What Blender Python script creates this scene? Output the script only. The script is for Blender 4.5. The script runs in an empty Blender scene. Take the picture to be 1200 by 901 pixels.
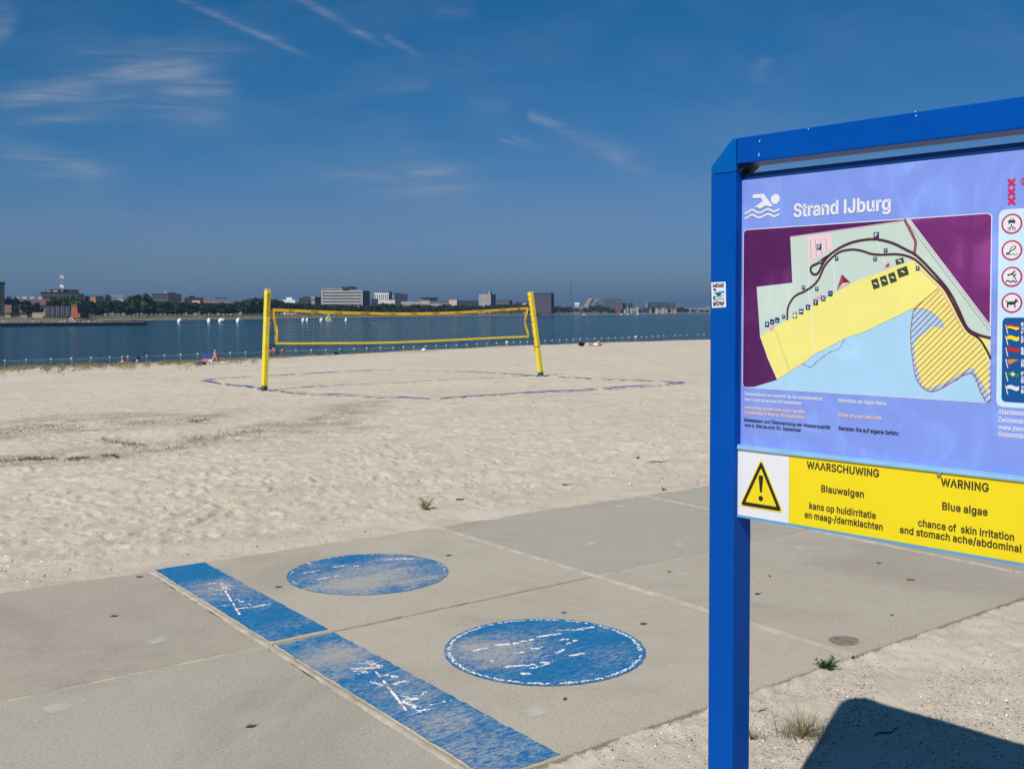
import bpy, bmesh, math, random
import numpy as np
from mathutils import Vector, Matrix
from mathutils.geometry import tessellate_polygon

random.seed(7)
rng = np.random.default_rng(11)
scene = bpy.context.scene
COL = scene.collection
R = math.radians

# ------------------------------------------------------------------ camera
F, HOR, CY = 1210.0, 365.0, 400.0          # focal length in pixels of a 1200 px wide frame, horizon row, row of the optical axis (the picture is cropped)
CAM = np.array([0.0, 0.0, 1.75])
PITCH = math.atan((CY - HOR) / F)
cam_d = bpy.data.cameras.new('camera')
cam_d.sensor_width = 36.0
cam_d.lens = 36.0 * F / 1200.0
cam_d.shift_y = -(450.5 - CY) / 1200.0
cam_d.clip_start = 0.05
cam_d.clip_end = 30000.0
cam = bpy.data.objects.new('camera', cam_d)
COL.objects.link(cam)
cam.location = CAM
cam.rotation_euler = (R(90) - PITCH, 0, 0)
scene.camera = cam

# ------------------------------------------------------------------ light
SUN_EL, SUN_AZ = R(48.5), R(28.5)          # the light travels towards azimuth 27 degrees right of +Y
SUN_STRENGTH, SKY_STRENGTH, EXPOSURE = 4.6, 0.060, 0.05
sun_d = bpy.data.lights.new('sun', 'SUN')
sun_d.energy = SUN_STRENGTH
sun_d.angle = R(0.53)
sun_d.color = (1.0, 0.955, 0.89)
sun = bpy.data.objects.new('sun', sun_d)
COL.objects.link(sun)
travel = Vector((math.sin(SUN_AZ) * math.cos(SUN_EL), math.cos(SUN_AZ) * math.cos(SUN_EL), -math.sin(SUN_EL)))
sun.rotation_euler = travel.to_track_quat('-Z', 'Y').to_euler()
sun.location = (-20, -40, 60)

scene.view_settings.view_transform = 'Standard'
scene.view_settings.look = 'None'
scene.view_settings.gamma = 1.0
scene.view_settings.use_curve_mapping = False
scene.view_settings.exposure = EXPOSURE


def ray(px, py):
    x = (px - 600) / F
    y = -(py - CY) / F
    c, s = math.cos(PITCH), math.sin(PITCH)
    return np.array([x, c + y * s, -s + y * c])


def onz(px, py, z):
    d = ray(px, py)
    t = (z - CAM[2]) / d[2]
    return CAM + t * d


def at(px, py, Y):
    d = ray(px, py)
    return CAM + d / d[1] * Y


# ------------------------------------------------------------------ node helpers
class NT:
    def __init__(self, tree):
        self.t = tree
        self.n = tree.nodes
        self.l = tree.links

    def new(self, kind, **kw):
        nd = self.n.new(kind)
        for k, v in kw.items():
            setattr(nd, k, v)
        return nd

    def put(self, sock, v):
        if hasattr(v, 'is_output'):
            self.l.new(v, sock)
        else:
            sock.default_value = v

    def math(self, op, a, b=0.0, c=None, clamp=False):
        nd = self.new('ShaderNodeMath', operation=op, use_clamp=clamp)
        self.put(nd.inputs[0], a)
        self.put(nd.inputs[1], b)
        if c is not None:
            self.put(nd.inputs[2], c)
        return nd.outputs[0]

    def vmath(self, op, a, b=None):
        nd = self.new('ShaderNodeVectorMath', operation=op)
        self.put(nd.inputs[0], a)
        if b is not None:
            self.put(nd.inputs[1], b)
        return nd

    def smooth(self, v, a, b, lo=0.0, hi=1.0):
        nd = self.new('ShaderNodeMapRange', interpolation_type='SMOOTHSTEP')
        self.put(nd.inputs[0], v)
        nd.inputs[1].default_value = a
        nd.inputs[2].default_value = b
        nd.inputs[3].default_value = lo
        nd.inputs[4].default_value = hi
        return nd.outputs[0]

    def mix(self, f, a, b, blend='MIX'):
        nd = self.new('ShaderNodeMix', data_type='RGBA', blend_type=blend)
        self.put(nd.inputs[0], f)
        self.put(nd.inputs[6], a)
        self.put(nd.inputs[7], b)
        return nd.outputs[2]

    def noise(self, vec, scale, detail=4.0, rough=0.55, dist=0.0):
        nd = self.new('ShaderNodeTexNoise')
        if vec is not None:
            self.l.new(vec, nd.inputs['Vector'])
        nd.inputs['Scale'].default_value = scale
        nd.inputs['Detail'].default_value = detail
        nd.inputs['Roughness'].default_value = rough
        nd.inputs['Distortion'].default_value = dist
        return nd.outputs['Fac']

    def mapping(self, vec, scale=(1, 1, 1), rot=(0, 0, 0), loc=(0, 0, 0)):
        nd = self.new('ShaderNodeMapping')
        self.l.new(vec, nd.inputs[0])
        nd.inputs[1].default_value = loc
        nd.inputs[2].default_value = rot
        nd.inputs[3].default_value = scale
        return nd.outputs[0]


def c4(c):
    return (c[0], c[1], c[2], 1.0)


def srgb(r, g, b):
    def f(v):
        v /= 255.0
        return v / 12.92 if v <= 0.04045 else ((v + 0.055) / 1.055) ** 2.4
    return (f(r), f(g), f(b))


def new_mat(name):
    m = bpy.data.materials.new(name)
    m.use_nodes = True
    nt = NT(m.node_tree)
    bs = m.node_tree.nodes['Principled BSDF']
    return m, nt, bs


def mat(name, col, rough=0.6, var=0.12, scale=3.0, bump=0.0, bscale=60.0, coat=0.0, spec=0.5, metal=0.0, trans=0.0):
    """procedural paint / plaster / cloth: a base colour with uneven tone and a fine bump"""
    m, nt, bs = new_mat(name)
    tc = nt.new('ShaderNodeTexCoord')
    n1 = nt.noise(tc.outputs['Object'], scale, 5.0)
    f = nt.smooth(n1, 0.25, 0.75, 1.0 - var, 1.0 + var)
    nd = nt.new('ShaderNodeMix', data_type='RGBA', blend_type='MULTIPLY')
    nd.inputs[0].default_value = 1.0
    nd.inputs[6].default_value = c4(col)
    nt.l.new(f, nd.inputs[7])
    nt.l.new(nd.outputs[2], bs.inputs['Base Color'])
    bs.inputs['Roughness'].default_value = rough
    bs.inputs['Specular IOR Level'].default_value = spec
    bs.inputs['Metallic'].default_value = metal
    if coat:
        bs.inputs['Coat Weight'].default_value = coat
        bs.inputs['Coat Roughness'].default_value = 0.08
    if bump:
        bn = nt.new('ShaderNodeBump')
        bn.inputs['Strength'].default_value = bump
        bn.inputs['Distance'].default_value = 0.002
        nt.l.new(nt.noise(tc.outputs['Object'], bscale, 4.0), bn.inputs['Height'])
        nt.l.new(bn.outputs[0], bs.inputs['Normal'])
    if trans:
        bs.inputs['Transmission Weight'].default_value = trans
    return m


# ------------------------------------------------------------------ sky
world = bpy.data.worlds.new('World')
scene.world = world
world.use_nodes = True
nt = NT(world.node_tree)
world.node_tree.nodes.clear()
sky = nt.new('ShaderNodeTexSky', sky_type='NISHITA')
sky.sun_disc = False
sky.sun_elevation = SUN_EL
sky.sun_rotation = math.pi + SUN_AZ
sky.air_density = 1.0
sky.dust_density = 0.6
sky.ozone_density = 3.0
sky.altitude = 0.0
# the deep polarised blue of the photograph: a little more saturation, less green
rgb = nt.new('ShaderNodeSeparateColor')
nt.l.new(sky.outputs[0], rgb.inputs[0])
red = nt.math('MULTIPLY', nt.math('POWER', rgb.outputs[0], 2.8), 0.036)
red = nt.math('MINIMUM', red, nt.math('MULTIPLY', rgb.outputs[0], 0.45))
rgc = nt.new('ShaderNodeCombineColor')
nt.l.new(red, rgc.inputs[0])
nt.l.new(nt.math('MULTIPLY', rgb.outputs[1], 0.67), rgc.inputs[1])
nt.l.new(nt.math('MULTIPLY', rgb.outputs[2], 1.06), rgc.inputs[2])
tint = rgc.outputs[0]
# cirrus and old contrails, laid out by compass direction (tangent plane around +Y)
geo = nt.new('ShaderNodeTexCoord')
sep = nt.new('ShaderNodeSeparateXYZ')
nt.l.new(geo.outputs['Generated'], sep.inputs[0])
yy = nt.math('MAXIMUM', sep.outputs[1], 0.05)
gx = nt.math('DIVIDE', sep.outputs[0], yy)
gz = nt.math('DIVIDE', sep.outputs[2], yy)
comb = nt.new('ShaderNodeCombineXYZ')
nt.l.new(gx, comb.inputs[0])
nt.l.new(gz, comb.inputs[1])
STREAKS = [
    ((190, -10), (400, 84), 3.2, .30), ((196, -8), (360, 62), 9, .10), ((330, -14), (470, 66), 4.5, .24), ((448, 42), (500, 70), 4, .22),
    ((-60, 126), (140, 98), 13, .26), ((95, 90), (250, 84), 12, .34), ((165, 107), (288, 104), 8, .32),
    ((150, 128), (275, 140), 12, .16), ((-30, 148), (145, 132), 7, .18), ((120, 62), (275, 76), 16, .12),
    ((-60, 150), (145, 211), 13, .20), ((255, 213), (572, 195), 9, .17), ((420, 208), (572, 197), 6, .13), ((395, 233), (570, 221), 8, .17),
    ((615, 132), (695, 168), 6, .26), ((670, 160), (785, 215), 10, .17), ((582, 162), (638, 181), 2.5, .2),
    ((597, 159), (644, 178), 2.5, .2), ((878, 100), (905, 66), 9, .2), ((495, 12), (565, 8), 11, .16),
    ((-30, 10), (20, 40), 26, .2), ((540, 119), (604, 127), 9, .1), ((430, 110), (515, 97), 9, .1),
    ((0, 60), (150, 40), 22, .08), ((40, 75), (300, 60), 20, .13), ((60, 118), (300, 122), 22, .12), ((-40, 112), (190, 118), 24, .10), ((200, 40), (330, 75), 14, .07),
    ((330, 188), (560, 178), 12, .08), ((360, 215), (600, 212), 16, .09), ((490, 60), (640, 95), 14, .05), ((640, 145), (760, 190), 14, .09), ((-40, 185), (170, 215), 20, .10),
]
total = None
wisp_v = nt.mapping(comb.outputs[0], scale=(4.5, 45, 1), rot=(0, 0, R(-4)))
wisp = nt.noise(wisp_v, 1.3, 7.0, 0.62, 0.9)
wisp = nt.smooth(wisp, 0.22, 0.75, 0.12, 1.25)
fine = nt.smooth(nt.noise(nt.mapping(comb.outputs[0], scale=(14, 130, 1), rot=(0, 0, R(-3))), 1.0, 7.0, 0.65, 0.7), 0.25, 0.75, 0.35, 1.35)
for (p0, p1, w, k) in STREAKS:
    a = ray(*p0); b = ray(*p1)
    ax, az, bx, bz = a[0] / a[1], a[2] / a[1], b[0] / b[1], b[2] / b[1]
    L = math.hypot(bx - ax, bz - az)
    ux, uz = (bx - ax) / L, (bz - az) / L
    dx = nt.math('SUBTRACT', gx, ax)
    dz = nt.math('SUBTRACT', gz, az)
    along = nt.math('MULTIPLY_ADD', dx, ux, nt.math('MULTIPLY', dz, uz))
    across = nt.math('MULTIPLY_ADD', dx, -uz, nt.math('MULTIPLY', dz, ux))
    tt = nt.math('DIVIDE', along, L)
    thin = w <= 6
    rise = nt.smooth(tt, 0.0, 0.12 if thin else 0.45)
    fall = nt.smooth(tt, 0.55 if thin else 0.72, 1.0, 1.0, 0.0)
    g = nt.math('DIVIDE', across, w / F)
    g = nt.math('MULTIPLY', g, g)
    g = nt.math('EXPONENT', nt.math('MULTIPLY', g, -1.0))
    v = nt.math('MULTIPLY', nt.math('MULTIPLY', rise, fall), nt.math('MULTIPLY', g, k))
    total = v if total is None else nt.math('ADD', total, v)
veil = nt.smooth(nt.noise(nt.mapping(comb.outputs[0], scale=(3, 9, 1)), 2.0, 6.0, 0.6, 0.6), 0.38, 0.75, 0.0, 0.075)
cl = nt.math('MULTIPLY', nt.math('MULTIPLY', nt.math('MULTIPLY', total, 1.08), wisp), fine)
cl = nt.math('ADD', cl, veil)
cl = nt.math('MULTIPLY', cl, nt.smooth(sep.outputs[1], 0.1, 0.3), clamp=True)
skyc = nt.mix(cl, tint, (6.0, 6.6, 7.4, 1))
bg = nt.new('ShaderNodeBackground')
nt.l.new(skyc, bg.inputs[0])
bg.inputs[1].default_value = SKY_STRENGTH
out = nt.new('ShaderNodeOutputWorld')
nt.l.new(bg.outputs[0], out.inputs[0])


# ------------------------------------------------------------------ object helpers
def empty(name, loc=(0, 0, 0), rz=0.0, label=None, cat=None, group=None):
    o = bpy.data.objects.new(name, None)
    o.empty_display_size = 0.2
    COL.objects.link(o)
    o.location = loc
    o.rotation_euler = (0, 0, rz)
    tag(o, label, cat, group)
    return o


def tag(o, label=None, cat=None, group=None, kind=None):
    if label: o['label'] = label
    if cat: o['category'] = cat
    if group: o['group'] = group
    if kind: o['kind'] = kind
    return o


class MB:
    """collects shapes for ONE mesh"""
    def __init__(self):
        self.v, self.f, self.m = [], [], []

    def add(self, vs, fs, mi=0):
        o = len(self.v)
        self.v += [tuple(map(float, p)) for p in vs]
        for f in fs:
            self.f.append(tuple(o + i for i in f))
            self.m.append(mi)
        return self

    def box(self, x0, x1, y0, y1, z0, z1, mi=0, M=None):
        vs = [(x, y, z) for z in (z0, z1) for y in (y0, y1) for x in (x0, x1)]
        if M is not None:
            vs = [M @ Vector(p) for p in vs]
        return self.add(vs, [(0, 2, 3, 1), (4, 5, 7, 6), (0, 1, 5, 4), (2, 6, 7, 3), (0, 4, 6, 2), (1, 3, 7, 5)], mi)

    def poly(self, pts, mi=0):
        """flat polygon, any outline"""
        tris = tessellate_polygon([[Vector(p) for p in pts]])
        return self.add(pts, [tuple(t) for t in tris], mi)

    def prism(self, pts, off, mi=0):
        """polygon pts swept by vector off"""
        n = len(pts)
        off = Vector(off)
        vs = [Vector(p) for p in pts]
        vs2 = vs + [p + off for p in vs]
        fs = [tuple(t) for t in tessellate_polygon([vs])]
        fs += [tuple(i + n for i in reversed(t)) for t in fs]
        fs += [(i, (i + 1) % n, (i + 1) % n + n, i + n) for i in range(n)]
        return self.add(vs2, fs, mi)

    def tube(self, path, radii, seg=8, mi=0, cap=True, spin=0.0, squash=1.0):
        path = [Vector(p) for p in path]
        if not isinstance(radii, (list, tuple)):
            radii = [radii] * len(path)
        vs, fs = [], []
        for i, p in enumerate(path):
            d = (path[min(i + 1, len(path) - 1)] - path[max(i - 1, 0)]).normalized()
            up = Vector((0, 0, 1)) if abs(d.z) < 0.95 else Vector((0, 1, 0))
            a = d.cross(up).normalized()
            b = d.cross(a).normalized()
            for k in range(seg):
                t = 2 * math.pi * k / seg + spin
                vs.append(p + a * math.cos(t) * radii[i] + b * math.sin(t) * radii[i] * squash)
        for i in range(len(path) - 1):
            for k in range(seg):
                k2 = (k + 1) % seg
                fs.append((i * seg + k, i * seg + k2, (i + 1) * seg + k2, (i + 1) * seg + k))
        if cap:
            fs.append(tuple(range(seg)))
            fs.append(tuple((len(path) - 1) * seg + k for k in reversed(range(seg))))
        return self.add(vs, fs, mi)

    def lathe(self, prof, seg=16, mi=0, c=(0, 0, 0), sx=1.0, sy=1.0):
        vs, fs = [], []
        for (r, z) in prof:
            for k in range(seg):
                t = 2 * math.pi * k / seg
                vs.append((c[0] + r * sx * math.cos(t), c[1] + r * sy * math.sin(t), c[2] + z))
        for i in range(len(prof) - 1):
            for k in range(seg):
                k2 = (k + 1) % seg
                fs.append((i * seg + k, i * seg + k2, (i + 1) * seg + k2, (i + 1) * seg + k))
        fs.append(tuple(reversed(range(seg))))
        fs.append(tuple((len(prof) - 1) * seg + k for k in range(seg)))
        return self.add(vs, fs, mi)

    def build(self, name, mats, parent=None, smooth=False, loc=None, bevel=0.0):
        me = bpy.data.meshes.new(name)
        me.from_pydata(self.v, [], self.f)
        if not isinstance(mats, (list, tuple)):
            mats = [mats]
        for m in mats:
            me.materials.append(m)
        if len(mats) > 1:
            me.polygons.foreach_set('material_index', self.m)
        if smooth:
            me.polygons.foreach_set('use_smooth', [True] * len(self.f))
        me.update()
        o = bpy.data.objects.new(name, me)
        COL.objects.link(o)
        if parent is not None:
            o.parent = parent
        if loc is not None:
            o.location = loc
        if bevel:
            bm = bmesh.new()
            bm.from_mesh(me)
            bmesh.ops.remove_doubles(bm, verts=bm.verts, dist=1e-5)
            bmesh.ops.recalc_face_normals(bm, faces=bm.faces)
            es = [e for e in bm.edges if len(e.link_faces) == 2 and e.calc_face_angle(0) > 0.5]
            bmesh.ops.bevel(bm, geom=es, offset=bevel, segments=2, affect='EDGES', profile=0.5)
            bm.to_mesh(me)
            bm.free()
            me.update()
        return o


def copy_tree(o, parent=None):
    c = o.copy()
    COL.objects.link(c)
    c.parent = parent
    for ch in o.children:
        copy_tree(ch, c)
    return c


def blob_mesh(mb, c, r, n=10, seed=0, jit=0.12, mi=0, flat=1.0):
    """uneven rounded lump"""
    rr = random.Random(seed)
    prof = []
    for i in range(n // 2 + 1):
        t = math.pi * i / (n // 2) - math.pi / 2
        prof.append((max(0.02, math.cos(t)) * r, math.sin(t) * r * flat))
    o = len(mb.v)
    mb.lathe(prof, n, mi, c)
    for i in range(o, len(mb.v)):
        k = 1 + rr.uniform(-jit, jit)
        mb.v[i] = tuple(c[j] + (mb.v[i][j] - c[j]) * k for j in range(3))
    return mb


# ------------------------------------------------------------------ ground: one sheet of sand from the paving to the lake bed
WATER_Z = -1.15
TH = R(37.7)
EA = np.array([math.cos(TH), math.sin(TH)])          # along the far edge of the paving
EB0 = np.array([math.sin(TH), -math.cos(TH)])        # square to it, towards the near edge
SKEW = -0.016                                        # the cross joints run a touch out of square
EB = EB0 + EA * SKEW
P0 = onz(180, 667.5, 0.0)[:2]


def pave(a, b, z=0.0):
    p = P0 + EA * a + EB * b
    return (p[0], p[1], z)


def to_pave(x, y):
    b = (x - P0[0]) * EB0[0] + (y - P0[1]) * EB0[1]
    return ((x - P0[0]) * EA[0] + (y - P0[1]) * EA[1] - SKEW * b, b)


def px_pave(px, py):
    p = onz(px, py, 0.0)
    return to_pave(p[0], p[1])


def vnoise(x, y, seed=0):
    """smooth value noise on numpy arrays, 0..1"""
    xi = np.floor(x).astype(np.int64); yi = np.floor(y).astype(np.int64)
    fx = x - xi; fy = y - yi
    fx = fx * fx * fx * (fx * (fx * 6 - 15) + 10); fy = fy * fy * fy * (fy * (fy * 6 - 15) + 10)
    def h(i, j):
        n = (i * 374761393 + j * 668265263 + seed * 974711) & 0xFFFFFFFF
        n = ((n ^ (n >> 13)) * 1274126177) & 0xFFFFFFFF
        n = n ^ (n >> 16)
        return (n & 0xFFFF) / 65535.0
    a = h(xi, yi); b = h(xi + 1, yi); c = h(xi, yi + 1); d = h(xi + 1, yi + 1)
    return (a * (1 - fx) + b * fx) * (1 - fy) + (c * (1 - fx) + d * fx) * fy


def fbm(x, y, seed=0, oct=4):
    t = 0; k = 1.0; s = 0
    for i in range(oct):
        t = t + k * vnoise(x * 2 ** i, y * 2 ** i, seed + 17 * i); s += k; k *= 0.5
    return t / s


_sh = [onz(px, py, WATER_Z)[:2] for px, py in [(-260, 440), (0, 430.5), (150, 425.5), (300, 419.5), (400, 414), (500, 409.5), (580, 405.5), (660, 402.5), (740, 400), (830, 397.5), (1000, 393)]]
_d = (_sh[9] - _sh[1]) / np.linalg.norm(_sh[9] - _sh[1])
_n = np.array([-_d[1], _d[0]])
_t = np.array([(p - _sh[1]) @ _d for p in _sh])
_o = np.array([(p - _sh[1]) @ _n for p in _sh])


def shore_s(x, y):
    """signed distance to the water's edge, negative on the beach"""
    px = x - _sh[1][0]; py = y - _sh[1][1]
    t = px * _d[0] + py * _d[1]
    return px * _n[0] + py * _n[1] - np.interp(t, _t, _o)


def ground_base(x, y):
    s = shore_s(x, y)
    return np.interp(s, [-90, -49.5, -47, -42, -30, -8, 0, 6, 25, 60], [0, 0, -0.015, -0.16, -0.50, -0.97, -1.15, -1.45, -2.6, -3.5])


def on_ground(px, py):
    d = ray(px, py)
    t = 1.0
    lo, hi = 1.5, 140.0
    prev = lo
    for i in range(400):
        t = lo * (hi / lo) ** (i / 399.0)
        p = CAM + d * t
        if p[2] < float(ground_base(p[0], p[1])):
            a, b = prev, t
            for _ in range(30):
                m = 0.5 * (a + b); p = CAM + d * m
                if p[2] < float(ground_base(p[0], p[1])): b = m
                else: a = m
            return CAM + d * b
        prev = t
    return CAM + d * t


# polar grid: fine where the beach is near, coarse behind the viewer
th_f = np.radians(np.linspace(-34, 34, 600))
th_b = np.radians(np.concatenate([np.linspace(-178, -36, 48), ]))
th_c = np.radians(np.linspace(36, 178, 48))
th = np.concatenate([th_b, th_f, th_c])
rr = np.concatenate([[0.25, 0.7, 1.2, 1.8, 2.3], 2.7 * (66 / 2.7) ** (np.linspace(0, 1, 620)), np.linspace(68, 400, 36)])
TT, RR = np.meshgrid(th, rr)
GX = RR * np.sin(TT); GY = RR * np.cos(TT)
GZ = ground_base(GX, GY)
SS = shore_s(GX, GY)
PA, PB = to_pave(GX, GY)
edge_w = (fbm(GX * 3.1, GY * 3.1, 5, 4) - 0.5) * 0.10
# trampled sand: dents at several sizes, fading with distance from the paving and towards the shore
trod = np.clip((SS + 64) / 8, 0, 1) * np.clip((-SS - 3) / 10, 0.15, 1)
near_side = np.clip((PB - 3.6) / 0.5, 0, 1)              # smoother sand on the near side of the paving
amp = 0.74 * trod * (1 - 0.86 * near_side) * np.clip((RR - 1.5) / 1.5, 0, 1)
amp = amp * np.clip(0.45 + 0.55 * np.abs(PB) / 1.6, 0, 1)
wx = GX + 0.25 * fbm(GX * 1.4, GY * 1.4, 31, 3); wy = GY + 0.25 * fbm(GX * 1.4 + 9, GY * 1.4, 37, 3)
big = vnoise(wx * 0.55, wy * 0.55, 3) - 0.5
mid = np.abs(vnoise(wx * 2.3, wy * 2.3, 7) - 0.5) * 2
sml = np.abs(vnoise(wx * 5.1, wy * 5.1, 9) - 0.5) * 2
tin = vnoise(wx * 13.0, wy * 13.0, 13) - 0.5
tn2 = np.abs(vnoise(wx * 9.0 + 3, wy * 9.0, 19) - 0.5) * 2
dz = amp * (0.045 * big + 0.016 * (mid ** 0.8 - 0.4) + 0.021 * (sml - 0.4) + 0.017 * (tn2 - 0.4) + 0.014 * tin)
# shallow tracks where something was dragged over the beach
for (pa_, pb_) in [((160, 628), (256, 586)), ((175, 640), (268, 598)), ((300, 590), (385, 560))]:
    qa, qb = onz(*pa_, -.05)[:2], onz(*pb_, -.05)[:2]
    L_ = np.linalg.norm(qb - qa); e_ = (qb - qa) / L_
    t_ = (GX - qa[0]) * e_[0] + (GY - qa[1]) * e_[1]; c_ = -(GX - qa[0]) * e_[1] + (GY - qa[1]) * e_[0] + .05 * np.sin(t_ * 2.3)
    on_ = np.clip(t_ / .3, 0, 1) * np.clip((L_ - t_) / .3, 0, 1)
    dz += on_ * (-.020 * np.exp(-(c_ / .035) ** 2) + .010 * np.exp(-((np.abs(c_) - .075) / .03) ** 2))
# single footprints
def footprint(x, y, ang, ln, dep):
    r = math.hypot(x, y); t0 = math.atan2(x, y)
    dr = ln * 0.9; dt = ln * 0.9 / r
    i0, i1 = np.searchsorted(rr, r - dr), np.searchsorted(rr, r + dr)
    j0, j1 = np.searchsorted(th, t0 - dt), np.searchsorted(th, t0 + dt)
    if i1 - i0 < 2 or j1 - j0 < 2: return
    X = GX[i0:i1, j0:j1] - x; Y = GY[i0:i1, j0:j1] - y
    u = X * math.cos(ang) + Y * math.sin(ang); v = -X * math.sin(ang) + Y * math.cos(ang)
    q = np.sqrt((u / (ln * 0.5)) ** 2 + (v / (ln * 0.24)) ** 2)
    h = -dep * np.clip(1 - q ** 2, 0, 1) + dep * 0.55 * np.exp(-((q - 1.25) / 0.22) ** 2)
    dz[i0:i1, j0:j1] += h * amp[i0:i1, j0:j1]
for k in range(9000):
    r = 4.0 + 34 * random.random() ** 1.1
    t0 = R(random.uniform(-33, 33))
    footprint(r * math.sin(t0), r * math.cos(t0), random.gauss(TH + 0.3, 0.9), random.uniform(0.10, 0.30), random.uniform(0.012, 0.034))
GZ = GZ + dz
# sand drifted a little over the far edge of the paving, low along the near edge, and nothing under the slabs
inside = (PB > 0.06 + edge_w) & (PB < 3.93) & (PA > -4.7) & (PA < 9.4)
far_lip = np.exp(-((PB - 0.0) / 0.5) ** 2)
under = -0.010 - 0.02 * np.clip(PB / 0.4, 0, 1) - 0.06 * np.clip((PB - .4) / 0.5, 0, 1) + 0.055 * np.clip((PB - 3.2) / 0.6, 0, 1)
GZ = np.where(inside, under, GZ)
band = (~inside) & (PB <= 0.3) & (PB > -1.2)
lipz = -0.004 + 0.022 * (fbm(GX * 5, GY * 5, 3, 4) - 0.30) - 0.12 * np.clip(PB, 0, 1)
GZ = np.where(band, lipz * far_lip + GZ * (1 - far_lip), GZ)
GZ = np.where((PB >= 3.915), GZ - 0.009 + 0.006 * np.clip((PB - 3.9) / 0.5, 0, 1) + 0.012 * (fbm(GX * 4, GY * 4, 8, 3) - 0.5), GZ)

# stains of dark debris that the wind leaves on the sand (world positions)
stain = np.zeros_like(GX)
BLOBS = [((-40, 508), 60, 7, 1.0), ((30, 501), 70, 6, 1.0), ((100, 496), 75, 5, 1.0), ((165, 493), 60, 3, .9), ((215, 494), 40, 2.5, .7),
         ((120, 520), 45, 4, .6), ((160, 529), 28, 4, .7), ((0, 541), 40, 3.5, .8), ((60, 537), 50, 3, .6), ((110, 535), 40, 3, .7),
         ((230, 517), 30, 4, .7), ((280, 511), 35, 5, .9), ((300, 505), 30, 4, .7), ((345, 503), 40, 4, .6), ((415, 482), 30, 7, .8),
         ((400, 475), 50, 3, .4), ((430, 503), 40, 2, .5), ((280, 481), 30, 2, .4), ((370, 497), 40, 3, .5)]
for (c, wpx, hpx, k) in BLOBS:
    p = on_ground(*c); q = on_ground(c[0], c[1] + hpx); e = on_ground(c[0] + wpx, c[1])
    a = abs(e[0] - p[0]); b = max(0.3, 2.3 * abs(q[1] - p[1])); a *= 1.1
    stain += k * np.exp(-((GX - p[0]) / a) ** 2 - ((GY - p[1]) / b) ** 2)
stain = np.clip(stain, 0, 1)
_tt = (GX - _sh[1][0]) * _d[0] + (GY - _sh[1][1]) * _d[1]
strip_w = np.interp(_tt, [-15, 0, 8, 18, 30, 66], [6.5, 5.2, 4.2, 2.6, 1.8, 1.6])
damp = np.clip((SS + strip_w * (.55 + .9 * fbm(GX * .5, GY * .5, 21, 3))) / (.35 * strip_w), 0, 1)       # wet rim at the water

nr, nc = GX.shape
verts = np.stack([GX, GY, GZ], -1).reshape(-1, 3)
idx = np.arange(nr * nc).reshape(nr, nc)
quads = np.stack([idx[:-1, :-1], idx[:-1, 1:], idx[1:, 1:], idx[1:, :-1]], -1).reshape(-1, 4)
wrap = np.stack([idx[:-1, -1], idx[:-1, 0], idx[1:, 0], idx[1:, -1]], -1).reshape(-1, 4)
quads = np.concatenate([quads, wrap])
ctr = len(verts)
verts = np.concatenate([verts, [[0, 0, float(ground_base(0.0, 0.0)) - 0.02]]])
fan = np.stack([np.roll(idx[0], -1), idx[0], np.full(nc, ctr)], -1)
me = bpy.data.meshes.new('sand')
me.vertices.add(len(verts))
me.vertices.foreach_set('co', verts.astype(np.float32).ravel())
nl = len(quads) * 4 + len(fan) * 3
me.loops.add(nl)
me.loops.foreach_set('vertex_index', np.concatenate([quads[:, ::-1].ravel(), fan[:, ::-1].ravel()]).astype(np.int32))
me.polygons.add(len(quads) + len(fan))
me.polygons.foreach_set('loop_start', np.concatenate([np.arange(len(quads)) * 4, len(quads) * 4 + np.arange(len(fan)) * 3]).astype(np.int32))
me.polygons.foreach_set('use_smooth', np.ones(len(quads) + len(fan), dtype=bool))
at_s = me.attributes.new('stain', 'FLOAT', 'POINT')
at_s.data.foreach_set('value', np.append(stain.ravel(), 0).astype(np.float32))
at_d = me.attributes.new('damp', 'FLOAT', 'POINT')
at_d.data.foreach_set('value', np.append(damp.ravel(), 0).astype(np.float32))
me.update(calc_edges=True)
me.validate()

m, nt, bs = new_mat('sand')
tc = nt.new('ShaderNodeTexCoord')
ob = tc.outputs['Object']
a1 = nt.new('ShaderNodeAttribute', attribute_name='stain').outputs['Fac']
a2 = nt.new('ShaderNodeAttribute', attribute_name='damp').outputs['Fac']
n_big = nt.noise(ob, 0.22, 4, 0.5)
n_mid = nt.noise(ob, 2.2, 5, 0.6)
n_grain = nt.noise(ob, 55, 4, 0.75)
n_spk = nt.noise(ob, 28, 3, 0.7)
base = nt.mix(nt.smooth(n_big, 0.3, 0.7), (0.505, 0.440, 0.342, 1), (0.550, 0.484, 0.386, 1))
base = nt.mix(nt.smooth(n_mid, 0.35, 0.75, 0, 0.6), base, (0.375, 0.325, 0.252, 1))
n_fl = nt.noise(nt.mapping(ob, scale=(1.6, .7, 1), rot=(0, 0, R(40))), 7, 5, 0.75, 0.6)
base = nt.mix(nt.smooth(n_fl, 0.57, 0.70, 0, 0.32), base, (0.315, 0.268, 0.205, 1))
base = nt.mix(nt.smooth(n_grain, 0.25, 0.75, 0.0, 1.0), base, nt.mix(1.0, base, (1.22, 1.21, 1.2, 1), 'MULTIPLY'))
base = nt.mix(nt.smooth(n_spk, 0.655, 0.74, 0, 0.65), base, (0.23, 0.19, 0.145, 1))          # dark grit
base = nt.mix(nt.smooth(n_spk, 0.26, 0.20, 0, 0.6), base, (0.80, 0.77, 0.72, 1))           # shell grit
n_st = nt.math('MULTIPLY_ADD', nt.noise(ob, 20, 7, 0.85), 0.7, nt.math('MULTIPLY', nt.noise(ob, 1.3, 4, 0.6), 0.3))
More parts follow.
